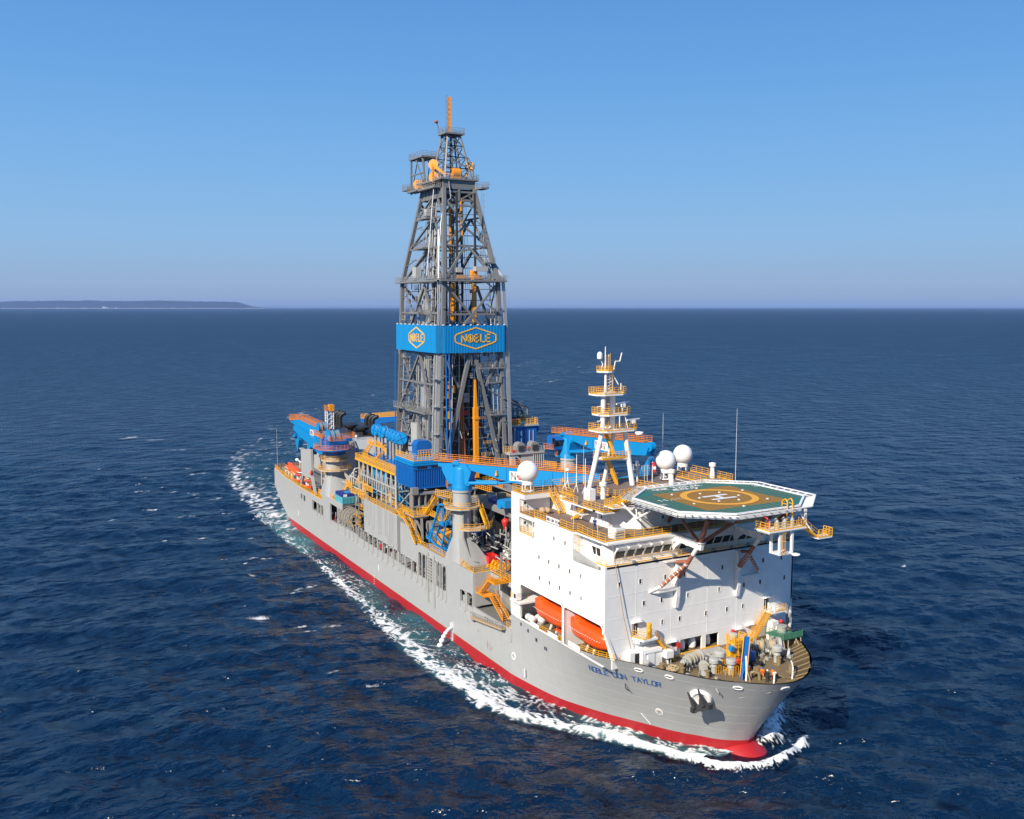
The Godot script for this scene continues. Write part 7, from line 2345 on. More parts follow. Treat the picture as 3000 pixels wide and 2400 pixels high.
	var am := MB.new()
	for zz in [15.4, 17.0]:
		var pts := [V(-63.4, 16.6, zz), V(-61.6, 20.0, zz), V(-59.4, 23.4, zz)]
		for k in 6: pts.push_back(V(-57.2 - cos(k * 0.36) * 2.2, 23.4 + sin(k * 0.36) * 1.9, zz))
		am.path(pts, 0.22, 8)
		am.path([V(-57.6, 16.8, zz), V(-56.2, 20.0, zz), V(-54.9, 22.6, zz)], 0.18, 8)
		for k in 4: am.bar(V(-58.6 + k * 0.7, 24.6, zz), V(-58.0 + k * 0.5, 21.2, zz), 0.12)
		am.bar(V(-64.8, 17.4, zz), V(-57.0, 16.2, zz), 0.3); am.bar(V(-62, 19.2, zz), V(-57.4, 17.4, zz), 0.25)
		for k in 4: am.bar(V(-64.4 + k * 0.4, 17.2, zz), V(-62.6 + k * 0.3, 19.4, zz), 0.14)
	am.bar(V(-61.6, 20.0, 15.4), V(-61.6, 20.0, 17), 0.2); am.box(V(-58.0, 21.4, 16.2), V(1.6, 0.6, 1.6)); am.bx(-64, -56, 15.5, 15.9, 14.6, 17.2)
	put("frame", am, "blue", af)
	put("basket", MB.new().hexa([V(-64.2, 16.0, 15.4), V(-60.8, 16.0, 15.4), V(-60.8, 16.0, 13.0), V(-64.2, 16.0, 13.0), V(-64.8, 18.2, 15.6), V(-60.2, 18.2, 15.6), V(-60.8, 18.8, 12.8), V(-64.2, 18.8, 12.8)]), "yellow_orange", af)
	# dark hold between crane and block: trusses under the pipe deck
	var pd := thing("pipe_deck", "raised pipe deck with grey walkway, crates and yellow beams abaft the block", "deck", V(-45, 24, -2))
	put("slab", MB.new().bx(-61, -29.5, 24.4, 25.6, -13, 9.0), "grey", pd)
	put("planking", MB.new().bx(-60.8, -29.7, 25.6, 25.68, -12.8, 8.8), "crate", pd)
	var tr := MB.new()
	for x in [-60.0, -52.5, -45, -37.5, -30.4]:
		for zz in [8.4, 0.0, -8]: tr.bx(x - 0.3, x + 0.3, 15.2, 24.4, zz - 0.3, zz + 0.3)
	for k in 4:
		tr.bar(V(-60 + k * 7.5, 15.4, 8.4), V(-52.5 + k * 7.5, 24.2, 8.4), 0.45); tr.bar(V(-60 + k * 7.5, 19.6, 8.4), V(-52.5 + k * 7.5, 19.6, 8.4), 0.35)
	put("truss", tr, "derrick", pd).set_meta("kind", "stuff")
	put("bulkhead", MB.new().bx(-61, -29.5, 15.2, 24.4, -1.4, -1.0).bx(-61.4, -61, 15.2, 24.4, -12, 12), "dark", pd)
	var ct := MB.new()
	ct.bx(-66, -42, 26.4, 26.7, -1.2, 2.2)
	put("catwalk", ct, "grey", pd)
	var pr := MB.new()
	pr.rail([V(-67.5, 25.8, 4.6), V(-61.0, 25.8, 4.2), V(-59.4, 25.7, 5.2)], 1.3, 0.1, 0.8)
	pr.rail([V(-66, 26.7, 2.2), V(-60, 26.7, 2.2)], 1.2, 0.09, 0.9)
	pr.rail([V(-50, 26.7, -1.2), V(-38, 26.7, -1.2)], 1.2, 0.09, 0.9)
	pr.rail([V(-36, 25.7, 8.6), V(-30, 25.7, 8.6)], 1.2, 0.09, 0.9)
	pr.bar(V(-52, 26.2, 5.6), V(-38, 26.6, 7.2), 0.5, 0.5); pr.bar(V(-50, 26.4, 4.4), V(-37, 26.8, 6.0), 0.4, 0.4); pr.bar(V(-46, 26.6, 7.6), V(-44.5, 26.8, 4), 0.5)
	put("yellow_beam", pr, "yellow_orange", pd)
	for q in [[-57, 26.2, 6.4, "crate"], [-55.2, 26.3, 5.0, "crate"], [-54.6, 26.1, 7.2, "machine"], [-47, 26.2, 2.6, "crate"]]:
		put("crate", MB.new().box(V(q[0], q[1], q[2]), V(1.6, 1.1, 1.3)), q[3], pd)
	put("red_crate", MB.new().box(V(-46.2, 26.6, 3.0), V(1.4, 1.2, 0.9)), "red", pd)
	put("loose_gear", MB.new().bx(-53.6, -48.2, 25.7, 26.5, 7.4, 8.8), "navy", pd)
	var pw := MB.new()
	for k in 70:
		var p := V(rng.randf_range(-59, -40), rng.randf_range(15.4, 22), rng.randf_range(9.0, 11.5))
		match k % 3:
			0: pw.tube(p, p + V(rng.randf_range(1, 4), rng.randf_range(-0.6, 0.6), 0), 0.13, 0.13, 6)
			1: pw.tube(p, p + V(0, rng.randf_range(0.8, 2.6), 0), 0.11, 0.11, 6)
			_: pw.bar(p, p + V(rng.randf_range(0.6, 2.6), rng.randf_range(0.6, 2.0), 0.2), 0.14)
	put("pipework", pw, "grey_light", pd).set_meta("kind", "stuff")
	put("hose_reel", MB.new().hard([[0.5, -0.4], [1.4, -0.4], [1.4, 0.4], [0.5, 0.4]], V(-55.2, 20.0, 9.6), 18, Basis(Quaternion(Y, V(0.8, 0, 0.6)))), "navy", pd)
	# things on the deck abaft the block
	var rc := thing("red_crate", "red open steel crate at the foot of the crane pedestal", "crate", V(-47.8, 15.25, 11.2))
	var rm := MB.new()
	for q in [[-49.2, -49.05, 10.2, 12.4], [-46.5, -46.35, 10.2, 12.4], [-49.2, -46.35, 10.2, 10.35], [-49.2, -46.35, 12.25, 12.4]]: rm.bx(q[0], q[1], 15.25, 16.9, q[2], q[3])
	put("crate", rm, "red", rc)
	put("bottom", MB.new().bx(-49.1, -46.4, 15.25, 15.4, 10.3, 12.3), "red", rc)
	var ys := thing("saver_stack", "stack of yellow curved pipe cradles on the deck behind the block", "cradle", V(-43.4, 15.25, 12.0))
	for k in 5: put("cradle", MB.new().prism([[0, 0], [1.6, 0.1], [1.9, 0.8], [1.5, 1.3], [0.9, 0.5], [0.3, 0.6]], V(-45.6 + k * 1.0, 15.3, 13.4 - k * 0.2), -Z, Y, X * 0.5), "yellow_orange", ys)
	for k in 4: put("hoop", MB.new().path([V(-44.4 + k, 15.3, 11.0), V(-44.4 + k, 16.6, 11.2), V(-44.2 + k, 16.6, 12.2)], 0.12, 5), "yellow_orange", ys)
	var rg := thing("riser_ring", "white flanged ring with an orange base on the deck near the block", "ring", V(-48.0, 15.2, 6.4))
	put("ring", MB.new().hard([[1.1, 0.3], [1.9, 0.3], [1.9, 0.9], [1.6, 1.0], [1.6, 1.7], [2.0, 1.8], [2.0, 2.2], [1.2, 2.2], [1.2, 0.4]], V(-48, 15.2, 6.4), 22), "white", rg)
	put("base", MB.new().hard([[2.1, 0], [2.1, 0.3], [0, 0.3]], V(-48, 15.2, 6.4), 22), "lifeboat", rg)
	var lp := thing("guide_post", "grey lattice guide post between the yellow cradles and the white block", "post", V(-39.6, 15.2, 13.4))
	var lm := MB.new()
	lm.bar(V(-39.6, 15.2, 13.4), V(-39.6, 19.4, 13.4), 0.35); lm.bar(V(-39.2, 15.2, 12.6), V(-39.2, 18.4, 12.6), 0.12); lm.ladder(V(-38.8, 15.2, 12.8), V(-38.8, 18.6, 12.8), X, 0.5)
	put("post", lm, "grey", lp)
	# port side of the derrick
	var ph := thing("port_house", "blue corrugated house with orange drums on its railed roof right of the derrick", "deckhouse", V(-84, 24, -14))
	put("wall", MB.new().bx(-88, -80, 24, 36.2, -17.4, -11.4), "blue_deep", ph)
	var pm := MB.new()
	for k in 5: pm.bx(-79.99, -79.85, 31.4, 35.2, -12.6 - k * 1.0, -12.45 - k * 1.0)
	put("wall_rib", pm, "grey_light", ph)
	put("roof", MB.new().bx(-88.2, -79.6, 36.2, 36.6, -17.8, -10.0), "grey_light", ph)
	var pq := MB.new()
	pq.rail([V(-88, 36.6, -10.2), V(-79.8, 36.6, -10.2), V(-79.8, 36.6, -17.6), V(-88, 36.6, -17.6)], 1.3, 0.1, 0.9)
	put("roof_rail", pq, "yellow", ph)
	put("drum", MB.new().tube(V(-81, 36.6, -12.0), V(-81, 37.8, -12), 0.5).tube(V(-81.4, 36.6, -13.3), V(-81.4, 37.8, -13.3), 0.5), "lifeboat", ph)
	put("side_fan", MB.new().hard([[0, -0.6], [1.5, -0.6], [1.5, 0.6], [0, 0.6]], V(-83, 35.4, -18.2), 22, Basis(Quaternion(Y, V(0.7, 0, 0.7)))), "blue", ph)
	put("post", MB.new().bx(-79.6, -79.2, 28, 36, -10.5, -10.1).bx(-79.6, -79.2, 28, 36, -11.4, -11.1), "grey_light", ph)
	var arch := thing("guard_arch", "dark grey sloping guard frame behind the port blue house", "frame", V(-95, 30, -18))
	var arm := MB.new()
	for e in [0.0, -1.6]:
		arm.path([V(-95, 40.8, -17.4 + e), V(-95, 39.0, -21.4 + e), V(-95, 38.4, -22.0 + e), V(-95, 35.4, -22.0 + e)], 0.3, 6)
		arm.path([V(-95, 39.0, -17.4 + e), V(-95, 37.2, -21.8 + e)], 0.2, 6)
		for k in 3: arm.bar(V(-95, 40.2 - k * 0.7, -18 - k * 1.3 + e), V(-95, 36, -18 - k * 1.3 + e), 0.25)
	put("frame", arm, "derrick", arch)
	put("base", MB.new().bx(-97, -93, 30, 36.6, -22, -15), "dark", arch)
	var gu := thing("tensioner_unit", "pale grey machinery frame with two round topped motors by the port crane", "machinery", V(-68, 27, -8))
	var gmm := MB.new()
	gmm.bx(-69.4, -67.2, 32.0, 32.5, -12.0, -3.4); gmm.bx(-69.0, -67.6, 30.2, 32.0, -11.4, -6.4)
	gmm.bx(-68.2, -67.4, 27.0, 32.0, -4.9, -3.9); gmm.bar(V(-67.6, 31.8, -5), V(-67.6, 30.2, -7), 0.35)
	for k in 6: gmm.bx(-67.5, -67.3, 28.6, 32, -9.4 - k * 0.5, -9.3 - k * 0.5)
	put("frame", gmm, "grey_light", gu)
	for zz in [-6.2, -9.6]:
		var mo := MB.new()
		var prof := [[-1.0, 0]]
		for k in 9: prof.push_back([-cos(k * PI / 8) * 1.0, 1.2 + sin(k * PI / 8) * 0.9])
		prof.push_back([1.0, 0])
		mo.prism(prof, V(-69.0, 32.5, zz), Z, Y, X * 1.8)
		put("motor", mo, "grey", gu)
		put("motor_face", MB.new().box(V(-67.1, 33.3, zz), V(0.2, 1.2, 1.3)), "dark", gu)
	put("red_valve", MB.new().bar(V(-67.4, 33.2, -7.2), V(-67.4, 33.4, -9), 0.3).box(V(-67.4, 32.8, -4.4), V(0.5, 0.5, 0.7)), "red", gu)
	put("guard_rail", MB.new().rail([V(-67.2, 32.5, -3.6), V(-67.2, 32.5, -12)], 1.1, 0.07, 0.8), "grey_light", gu)
	put("foot_rail", MB.new().rail([V(-66.8, 29.0, -11.5), V(-62, 29.4, -11.8)], 1.3, 0.1, 0.8).rail([V(-68.6, 32.5, -2.6), V(-68.6, 32.5, -5.0)], 1.2, 0.08, 0.6), "yellow", gu)

# ---------------------------------------------------------------- after part
func build_aft() -> void:
	var reel := thing("hose_reel", "", "reel", Vector3.ZERO, "hose reels in the side bay")
	var rm := MB.new()
	for e in [-0.7, 0.7]:
		for k in 24:
			var a := TAU * k / 24; var b := TAU * (k + 1) / 24
			for rr in [2.2, 1.75, 0.8]: rm.bar(V(e, cos(a) * rr, sin(a) * rr), V(e, cos(b) * rr, sin(b) * rr), 0.14)
			if k % 3 == 0: rm.bar(V(e, cos(a) * 0.7, sin(a) * 0.7), V(e, cos(a) * 2.2, sin(a) * 2.2), 0.12)
	rm.bar(V(-1.1, -2.6, 1.8), V(-1.1, -0.2, 0), 0.2); rm.bar(V(-1.1, -2.6, -1.8), V(-1.1, -0.2, 0), 0.2)
	put("rim", rm, "machine", reel)
	put("hose", MB.new().hard([[1.35, -0.6], [1.55, -0.6], [1.55, 0.6], [1.35, 0.6]], Vector3.ZERO, 24, Basis(Quaternion(Y, X))), "black", reel)
	put("hub", MB.new().hard([[0.9, -0.9], [0.9, 0.85], [0.5, 0.9], [0, 0.9]], Vector3.ZERO, 18, Basis(Quaternion(Y, X))), "khaki", reel)
	var yb := MB.new()
	for k in 12: yb.box(V(0.75, cos(TAU * k / 12) * 1.98, sin(TAU * k / 12) * 1.98), V(0.1, 0.24, 0.5), Basis(X, TAU * k / 12))
	put("yellow_block", yb, "yellow", reel)
	var spots := [[-115.8, "aftmost of the round hose reels in the open side bay"], [-113.9, "second hose reel from the stern end of the open bay"], [-112.0, "third hose reel from the stern end of the open bay"], [-110.1, "fourth hose reel from the stern end of the open bay"], [-107.9, "foremost hose reel of the open bay, its hub in full view"]]
	reel.position = V(spots[0][0], 12.2, 16.4)
	reel.set_meta("label", spots[0][1])
	for i in range(1, 5): copy(reel, V(spots[i][0], 12.0, 16.4), spots[i][1])
	var cage := thing("bay_frame", "open grey frame with ladder and yellow rails beside the hose reels", "frame", V(-103.6, 9, 17))
	var cm := MB.new()
	for x in [-105.6, -103.4]:
		for zz in [15.2, 17.6]: cm.bar(V(x, 9, zz), V(x, 19.0, zz), 0.22)
	for k in 5: cm.bar(V(-105.6, 10.5 + k * 2.0, 17.6), V(-103.4, 10.5 + k * 2.0, 17.6), 0.16)
	for k in 3: cm.bar(V(-105.6, 9 + k * 3.4, 17.6), V(-103.4, 12 + k * 3.4, 17.6), 0.12)
	cm.bx(-118, -103.4, 9.5, 9.7, 17.8, 18.0)
	for k in 6: cm.bar(V(-114.2 + k * 1.8, 9.5, 17.8), V(-114.2 + k * 1.8, 11.2, 17.8), 0.16)
	put("frame", cm, "grey", cage)
	var cy := MB.new()
	cy.rail([V(-106.5, 15.2, 16.4), V(-103.4, 15.2, 16.4)], 1.2, 0.1, 0.7)
	cy.rail([V(-106.8, 11.2, 17), V(-103.6, 11.2, 17)], 1.3, 0.1, 0.6); cy.rail([V(-106.8, 13.2, 17), V(-104.0, 13.2, 17)], 1.3, 0.1, 0.6)
	cy.rail([V(-114.6, 15.8, 13.4), V(-104, 16.6, 13.4)], 1.2, 0.09, 0.9)
	put("rails", cy, "yellow", cage)
	# workshop container
	var co := thing("container", "turquoise container with a dark blue top by the stern crane", "container", V(-117.5, 14.7, 16.2))
	put("shell", MB.new().bx(-120.3, -114.7, 14.75, 16.5, 14.6, 17.9), "teal", co)
	put("top", MB.new().bx(-120.2, -114.8, 16.5, 17.3, 14.7, 17.8), "navy", co)
	var cr := MB.new()
	for k in 9: cr.bx(-114.7, -114.6, 14.85, 16.4, 14.8 + k * 0.36, 14.95 + k * 0.36)
	put("end_rib", cr, "teal", co)
	put("vent_panel", MB.new().bx(-114.79, -114.7, 16.6, 17.2, 16.6, 17.5), "white", co)
	var tarp := MB.new()
	tarp.box(V(-116.6, 17.4, 15.8), V(2.4, 0.2, 1.4))
	put("sheet", tarp, "blue", co)
	# process pipework above the aft part of the side
	var pw := thing("pipework", "tangle of grey pipes, tanks and yellow walkways abaft the steel frame", "pipework", V(-117, 14.6, 11))
	var pm := MB.new(); var py := MB.new(); var pb := MB.new()
	for k in 9: pm.path([V(-124 + k * 1.6, 14.6, 12.6), V(-124 + k * 1.6, 19.5 + (k % 3) * 1.2, 12.6), V(-124 + k * 1.6, 20 + (k % 3) * 1.2, 12.2), V(-124 + k * 1.6, 20 + (k % 3) * 1.2, 9)], 0.24, 6)
	pm.path([V(-125, 18.6, 14.2), V(-107, 18.6, 14.2), V(-107, 15, 14.2)], 0.22, 6); pm.path([V(-121, 20.8, 13.6), V(-108, 20.2, 13.6)], 0.2, 6)
	for x in [-122.0, -118, -114, -110]: pm.bar(V(x, 14.6, 14.4), V(x, 19, 14.4), 0.25)
	put("pipe", pm, "grey_light", pw)
	py.rail([V(-114, 17.6, 15.8), V(-103.4, 18.9, 15.8)], 1.2, 0.1, 0.8); py.rail([V(-121, 18.2, 14.8), V(-116, 18.2, 14.8)], 1.6, 0.12, 0.7); py.rail([V(-112, 20.6, 14.6), V(-105, 20.6, 14.6)], 1.3, 0.1, 0.8)
	py.rail([V(-124, 15, 13.4), V(-121.6, 16.4, 13.4), V(-121.6, 18, 13.4)], 1.3, 0.1, 0.6); py.stair(V(-124.2, 14.7, 15), V(-121.8, 17.8, 14), 0.9)
	put("yellow_rail", py, "yellow", pw)
	pb.bx(-124, -112, 14.6, 24.4, 6, 9); pb.bx(-123, -112, 19.4, 23.6, 9.0, 11.0)
	for k in 6: pb.bx(-122.6 + k * 1.7, -121.4 + k * 1.7, 19.6, 24.0, 11.0, 11.3)
	put("dark_bank", pb, "black", pw)
	put("valves", MB.new().lathe([[0.9, 0], [1.0, 1.6], [0.5, 2.1], [0, 2.1]], V(-126.4, 14.6, 12.4), 14).box(V(-123.2, 15.8, 14.4), V(1.6, 1.4, 1.6)), "machine", pw)
	# funnel casing with black exhaust bends
	var ca := thing("funnel_casing", "big plain grey casing with a sloping front behind the stern crane", "casing", V(-150, 14, 0))
	put("casing", MB.new().prism([[-172, 14.6], [-124, 14.6], [-124, 18.6], [-136, 27.4], [-140, 27.6], [-172, 27.0]], V(0, 0, -8.5), X, Y, Z * 16.0), "hull", ca)
	put("edge_beam", MB.new().bar(V(-124.2, 19.2, 7.6), V(-135.6, 27.6, 7.6), 0.5, 0.4), "grey", ca)
	put("edge_lamp", MB.new().ball(V(-138.6, 28.1, 5.6), V(0.4, 0.4, 0.4), 10, 6), "white", ca)
	put("top_grime", MB.new().bx(-172, -140, 27.5, 27.62, -8.0, 7.0), "dark", ca)
	for q in [[-171.0, 1.0, 0], [-168.2, 1.0, 0], [-165.8, 1.0, 0], [-158.0, -4.4, 1], [-155.0, -4.4, 1], [-152.6, -4.4, 1]]:
		var pts := [V(q[0], 27.4, q[1]), V(q[0], 30.0, q[1])]
		for k in 6: pts.push_back(V(q[0] + (1 - cos(k * 0.28)) * 0.7, 30.0 + sin(k * 0.28) * 1.5, q[1] - (1 - cos(k * 0.28)) * 1.3))
		var e := thing("exhaust_pipe", "black bent exhaust pipe in the %s group of three, %s" % ["aft" if q[2] == 0 else "forward", {-171.0: "nearest the stern", -168.2: "in the middle", -165.8: "nearest the crane", -158.0: "nearest the stern", -155.0: "in the middle", -152.6: "nearest the derrick"}[q[0]]], "exhaust", V(q[0], 27.4, q[1]), "black exhaust bends")
		var pipe := MB.new()
		for k in pts.size() - 1: pipe.tube(pts[k], pts[k + 1], 0.62, 0.62, 12); pipe.ball(pts[k + 1], V(0.62, 0.62, 0.62), 12, 8)
		put("bend", pipe, "black", e)
		put("collar", MB.new().hard([[0.85, 0.0], [0.85, 0.3], [0.62, 0.3]], V(q[0], 27.6, q[1]), 14), "black", e)
	for q in [[-150.0, 3.2, "left"], [-143.6, 2.0, "middle"], [-139.0, -1.6, "right"]]:
		var e := thing("spark_arrester", "black flat topped round hood on a post, %s one of three" % {"left": "aftmost", "middle": "middle", "right": "foremost"}[q[2]], "hood", V(q[0], 27.4, q[1]), "black round hoods")
		put("hood", MB.new().hard([[0.9, 1.6], [1.7, 2.0], [1.9, 2.5], [1.9, 2.8], [0, 2.85]], V(q[0], 27.2, q[1]), 20), "black", e)
		put("post", MB.new().tube(V(q[0], 24, q[1]), V(q[0], 29, q[1]), 0.8, 0.8, 14), "black", e)
	put("hood_bank", MB.new().bx(-156, -138.5, 27.6, 28.4, -4.5, 0.8), "black", ca)
	var tw := thing("access_tower", "white lattice tower with a yellow box on top near the black exhausts", "tower", V(-161, 20, 7))
	var tm := MB.new()
	for x in [-162.0, -160.0]:
		for zz in [5.0, 6.8]: tm.bar(V(x, 27, zz), V(x, 33.0, zz), 0.24)
	for k in 4:
		tm.bar(V(-162, 27.4 + k * 1.4, 6.8), V(-160, 28.8 + k * 1.4, 6.8), 0.14); tm.bar(V(-160, 27.4 + k * 1.4, 6.8), V(-160, 28.8 + k * 1.4, 5), 0.14); tm.bar(V(-162, 28.8 + k * 1.4, 6.8), V(-160, 28.8 + k * 1.4, 6.8), 0.14)
	put("lattice", tm, "white", tw)
	put("box", MB.new().bx(-161.4, -159.6, 33.0, 34.9, 4.8, 6.2), "yellow_orange", tw)
	put("guard", MB.new().rail([V(-162.2, 33.1, 7.0), V(-159.8, 33.1, 7.0)], 1.6, 0.1, 0.7), "orange_rail", tw)
	# stern: free fall lifeboat, rescue boats
	var fl := thing("freefall_lifeboat", "orange lifeboat on white cradles at the starboard quarter", "lifeboat", Vector3.ZERO, "orange boats at the stern")
	var g := []
	for i in 19:
		var u := i / 18.0 * 2 - 1
		var e := pow(maxf(0, 1.0 - pow(absf(u), 3.0)), 0.6)
		var row := []
		for k in 13:
			var a := -PI / 2 + PI * k / 12
			row.push_back(V(u * 4.6, 0.25 * u * u + sin(a) * (1.05 + (0.35 if u < -0.3 and k > 6 else 0.0)) * e, cos(a) * 1.3 * e))
		g.push_back(row)
	var hb := MB.new().surf(g)
	mirror_z(hb)
	put("hull", hb, "lifeboat", fl)
	var fw := MB.new()
	for k in 3: fw.box(V(-3.4 + k * 0.7, 1.0, 1.0), V(0.4, 0.25, 0.4))
	put("window", fw, "glass", fl)
	put("keel_stripe", MB.new().bar(V(-3.6, -0.1, 1.22), V(3.2, -0.1, 1.2), 0.1), "white", fl)
	fl.position = V(-170.5, 14.9, 14.3)
	fl.rotation = V(0, 0.12, -0.16)
	var cf := thing("boat_cradle", "white steel cradle and davit frame under the quarter lifeboat", "davit", V(-170, 12.5, 14.4))
	var cmm := MB.new()
	for x in [-173.6, -170.4, -167.2]:
		for zz in [13.2, 15.8]: cmm.bar(V(x, 12.5, zz), V(x, 14.3, zz), 0.25)
		cmm.bar(V(x, 14.1, 13.2), V(x, 14.1, 15.8), 0.25)
	for k in 4: cmm.bar(V(-173 + k * 2, 12.6, 11.6), V(-172.4 + k * 2, 16.8, 11.8), 0.22)
	cmm.bar(V(-174, 16.8, 11.8), V(-165, 16.8, 11.8), 0.3); cmm.ball(V(-174.4, 17.0, 12), V(0.8, 0.5, 0.6), 10, 6)
	put("frame", cmm, "white", cf)
	for q in [[-157.5, 16.4, "orange rescue boat just abaft the grey plate post"], [-147.2, 16.8, "orange rescue boat with a white console ahead of the grey plate post"]]:
		var rb := thing("rescue_boat", q[2], "rescue boat", V(q[0], 13.2, q[1]), "orange boats at the stern")
		var rg := []
		for i in 13:
			var u := i / 12.0 * 2 - 1
			var w := 1.05 * pow(maxf(0.0, 1.0 - pow(maxf(u, 0.0), 2.6)), 0.6)
			rg.push_back([V(q[0] + u * 2.9, 13.25 + 0.3 * maxf(u, 0) * u, q[1]), V(q[0] + u * 2.9, 13.4 + 0.3 * maxf(u, 0), q[1] + w * 0.7), V(q[0] + u * 2.9, 14.0 + 0.25 * maxf(u, 0), q[1] + w), V(q[0] + u * 2.9, 14.15 + 0.25 * maxf(u, 0), q[1] + w * 0.75), V(q[0] + u * 2.9, 13.8, q[1] + w * 0.55), V(q[0] + u * 2.9, 13.7, q[1])])
		var rh := MB.new().surf(rg)
		var k0 := rh.v.size()
		for i in range(0, k0, 3):
			for j in [0, 2, 1]:
				var p := rh.v[i + j]; p.z = q[1] * 2 - p.z
				var nn := rh.n[i + j]; nn.z = -nn.z
				rh.v.push_back(p); rh.n.push_back(nn)
		put("hull", rh, "lifeboat", rb)
		put("console", MB.new().box(V(q[0] - 0.5, 14.5, q[1]), V(0.7, 1.1, 0.8)), "white", rb)
		put("roof", MB.new().box(V(q[0] - 0.4, 15.3, q[1]), V(2.2, 0.2, 1.6)), "lifeboat", rb)
		put("davit", MB.new().bar(V(q[0] + 2.2, 12.5, q[1] - 1.6), V(q[0] + 1.4, 16.2, q[1] - 0.6), 0.3).bar(V(q[0] + 1.4, 16.2, q[1] - 0.6), V(q[0] - 0.6, 16.0, q[1]), 0.25), "white", rb)
	put_thing("orange_locker", MB.new().box(V(-140.4, 13.0, 17.0), V(2.6, 1.0, 0.9)), "lifeboat", "orange locker against the stern deck rail ahead of the rescue boats", "locker")
	put_thing("stern_aerial", MB.new().tube(V(-177.6, 14.4, 17.2), V(-177.6, 26.5, 17.2), 0.07, 0.04, 6), "grey_light", "tall thin aerial at the very corner of the stern", "aerial")
	var sg := thing("stern_gear", "yellow rails and grey racks crowding the after deck below the stern crane", "deck gear", V(-150, 12.5, 12))
	var s1 := MB.new(); var s2 := MB.new()
	s1.rail([V(-137, 12.5, 17), V(-132.6, 12.5, 17), V(-132.6, 12.5, 14)], 2.4, 0.12, 0.6); s1.rail([V(-141, 18, 14.4), V(-134, 19.6, 15)], 1.2, 0.1, 0.8); s1.stair(V(-141, 14, 13), V(-135, 20.5, 13.4), 1.0)
	s1.rail([V(-176, 12.6, 15.6), V(-166, 12.6, 15.6)], 1.6, 0.1, 0.8); s1.rail([V(-164, 12.6, 13), V(-154, 12.6, 13)], 1.6, 0.1, 0.8)
	put("yellow_rail", s1, "yellow", sg)
	for k in 8: s2.bx(-140 + k * 0.9, -139.4 + k * 0.9, 12.5, 17.0, 12.6, 13.2)
	s2.bx(-141, -132.5, 16.6, 17.0, 12.4, 14.6); s2.tube(V(-141.6, 12.5, 14.6), V(-141.6, 20, 14.6), 0.2); s2.tube(V(-137.6, 12.5, 14.8), V(-137.6, 19, 14.8), 0.2)
	put("rack", s2, "grey_light", sg)
	put("dark_store", MB.new().bx(-140, -133, 12.5, 16.4, 10.5, 12.5), "dark", sg)

func put_thing(called: String, mb: MB, mat: String, label: String, cat: String, group := "") -> MeshInstance3D:
	var o := put(called, mb, mat)
	meta(o, label, cat, group)
	return o

# ---------------------------------------------------------------- forecastle
const FD := 12.0

func winch(called: String, label: String, at: Vector3, turn: float, k: float, gear: int) -> void:
	var o := thing(called, label, "winch", Vector3.ZERO)
	var bs := Basis(Quaternion(Y, Z))
	var f := MB.new()
	for z in [-2.2, 0.0, 2.2]:
		f.prism([[-1.2, 0], [1.2, 0], [0.5, 1.6], [-0.5, 1.6]], V(0, 0, z - 0.12), X, Y, Z * 0.24)
	f.bx(-1.3, 1.3, 0, 0.2, -2.5, 2.5)
	put("frame", f, "machine", o)
	for q in [[-1.1, 0.62, 1.5], [1.1, 0.5, 1.5]]:
		var d := MB.new()
		d.hard([[0, -q[2] * 0.5], [1.25, -q[2] * 0.5], [1.25, -q[2] * 0.5 + 0.12], [q[1], -q[2] * 0.5 + 0.14], [q[1], q[2] * 0.5 - 0.14], [1.25, q[2] * 0.5 - 0.12], [1.25, q[2] * 0.5], [0, q[2] * 0.5]], V(0, 1.35, q[0]), 20, bs)
		put("drum", d, "machine", o)
		put("rope_turns", MB.new().hard([[0.95, -q[2] * 0.5 + 0.16], [0.95, q[2] * 0.5 - 0.16]], V(0, 1.35, q[0]), 18, bs), "rope", o)
	put("warping_head", MB.new().hard([[0.3, 0], [0.5, 0.1], [0.38, 0.5], [0.62, 0.9], [0.62, 1.0], [0, 1.02]], V(0, 1.35, 2.4), 16, bs), "grey_light", o)
	var g := MB.new()
	g.hard([[0, -0.3], [1.4, -0.3], [1.4, 0.3], [0, 0.3]], V(0.1, 1.5, -2.6), 22, bs)
	g.bx(-0.6, 0.9, 0.2, 1.1, -3.6, -2.7)
	put("gear_case", g, "grey_light", o)
	put("motor", MB.new().tube(V(0.9, 1.1, -3.0), V(2.0, 1.1, -3.0), 0.4, 0.4, 12), "machine", o)
	var t := MB.new()
	for i in gear:
		var p := V(rng.randf_range(-1.4, 1.6), 0, rng.randf_range(-3.2, 2.8))
		t.tube(p, p + Y * rng.randf_range(0.6, 1.9), 0.09, 0.09, 6)
		t.path([p + Y * 0.5, p + V(0.5, 0.9, 0.2), p + V(0.8, 0.3, 0.7)], 0.07, 5)
		t.box(p + Y * 0.3, V(0.4, 0.5, 0.35))
	put("brake_gear", t, "dark", o)
	o.position = at
	o.rotation.y = turn
	o.scale = V(k, k, k)

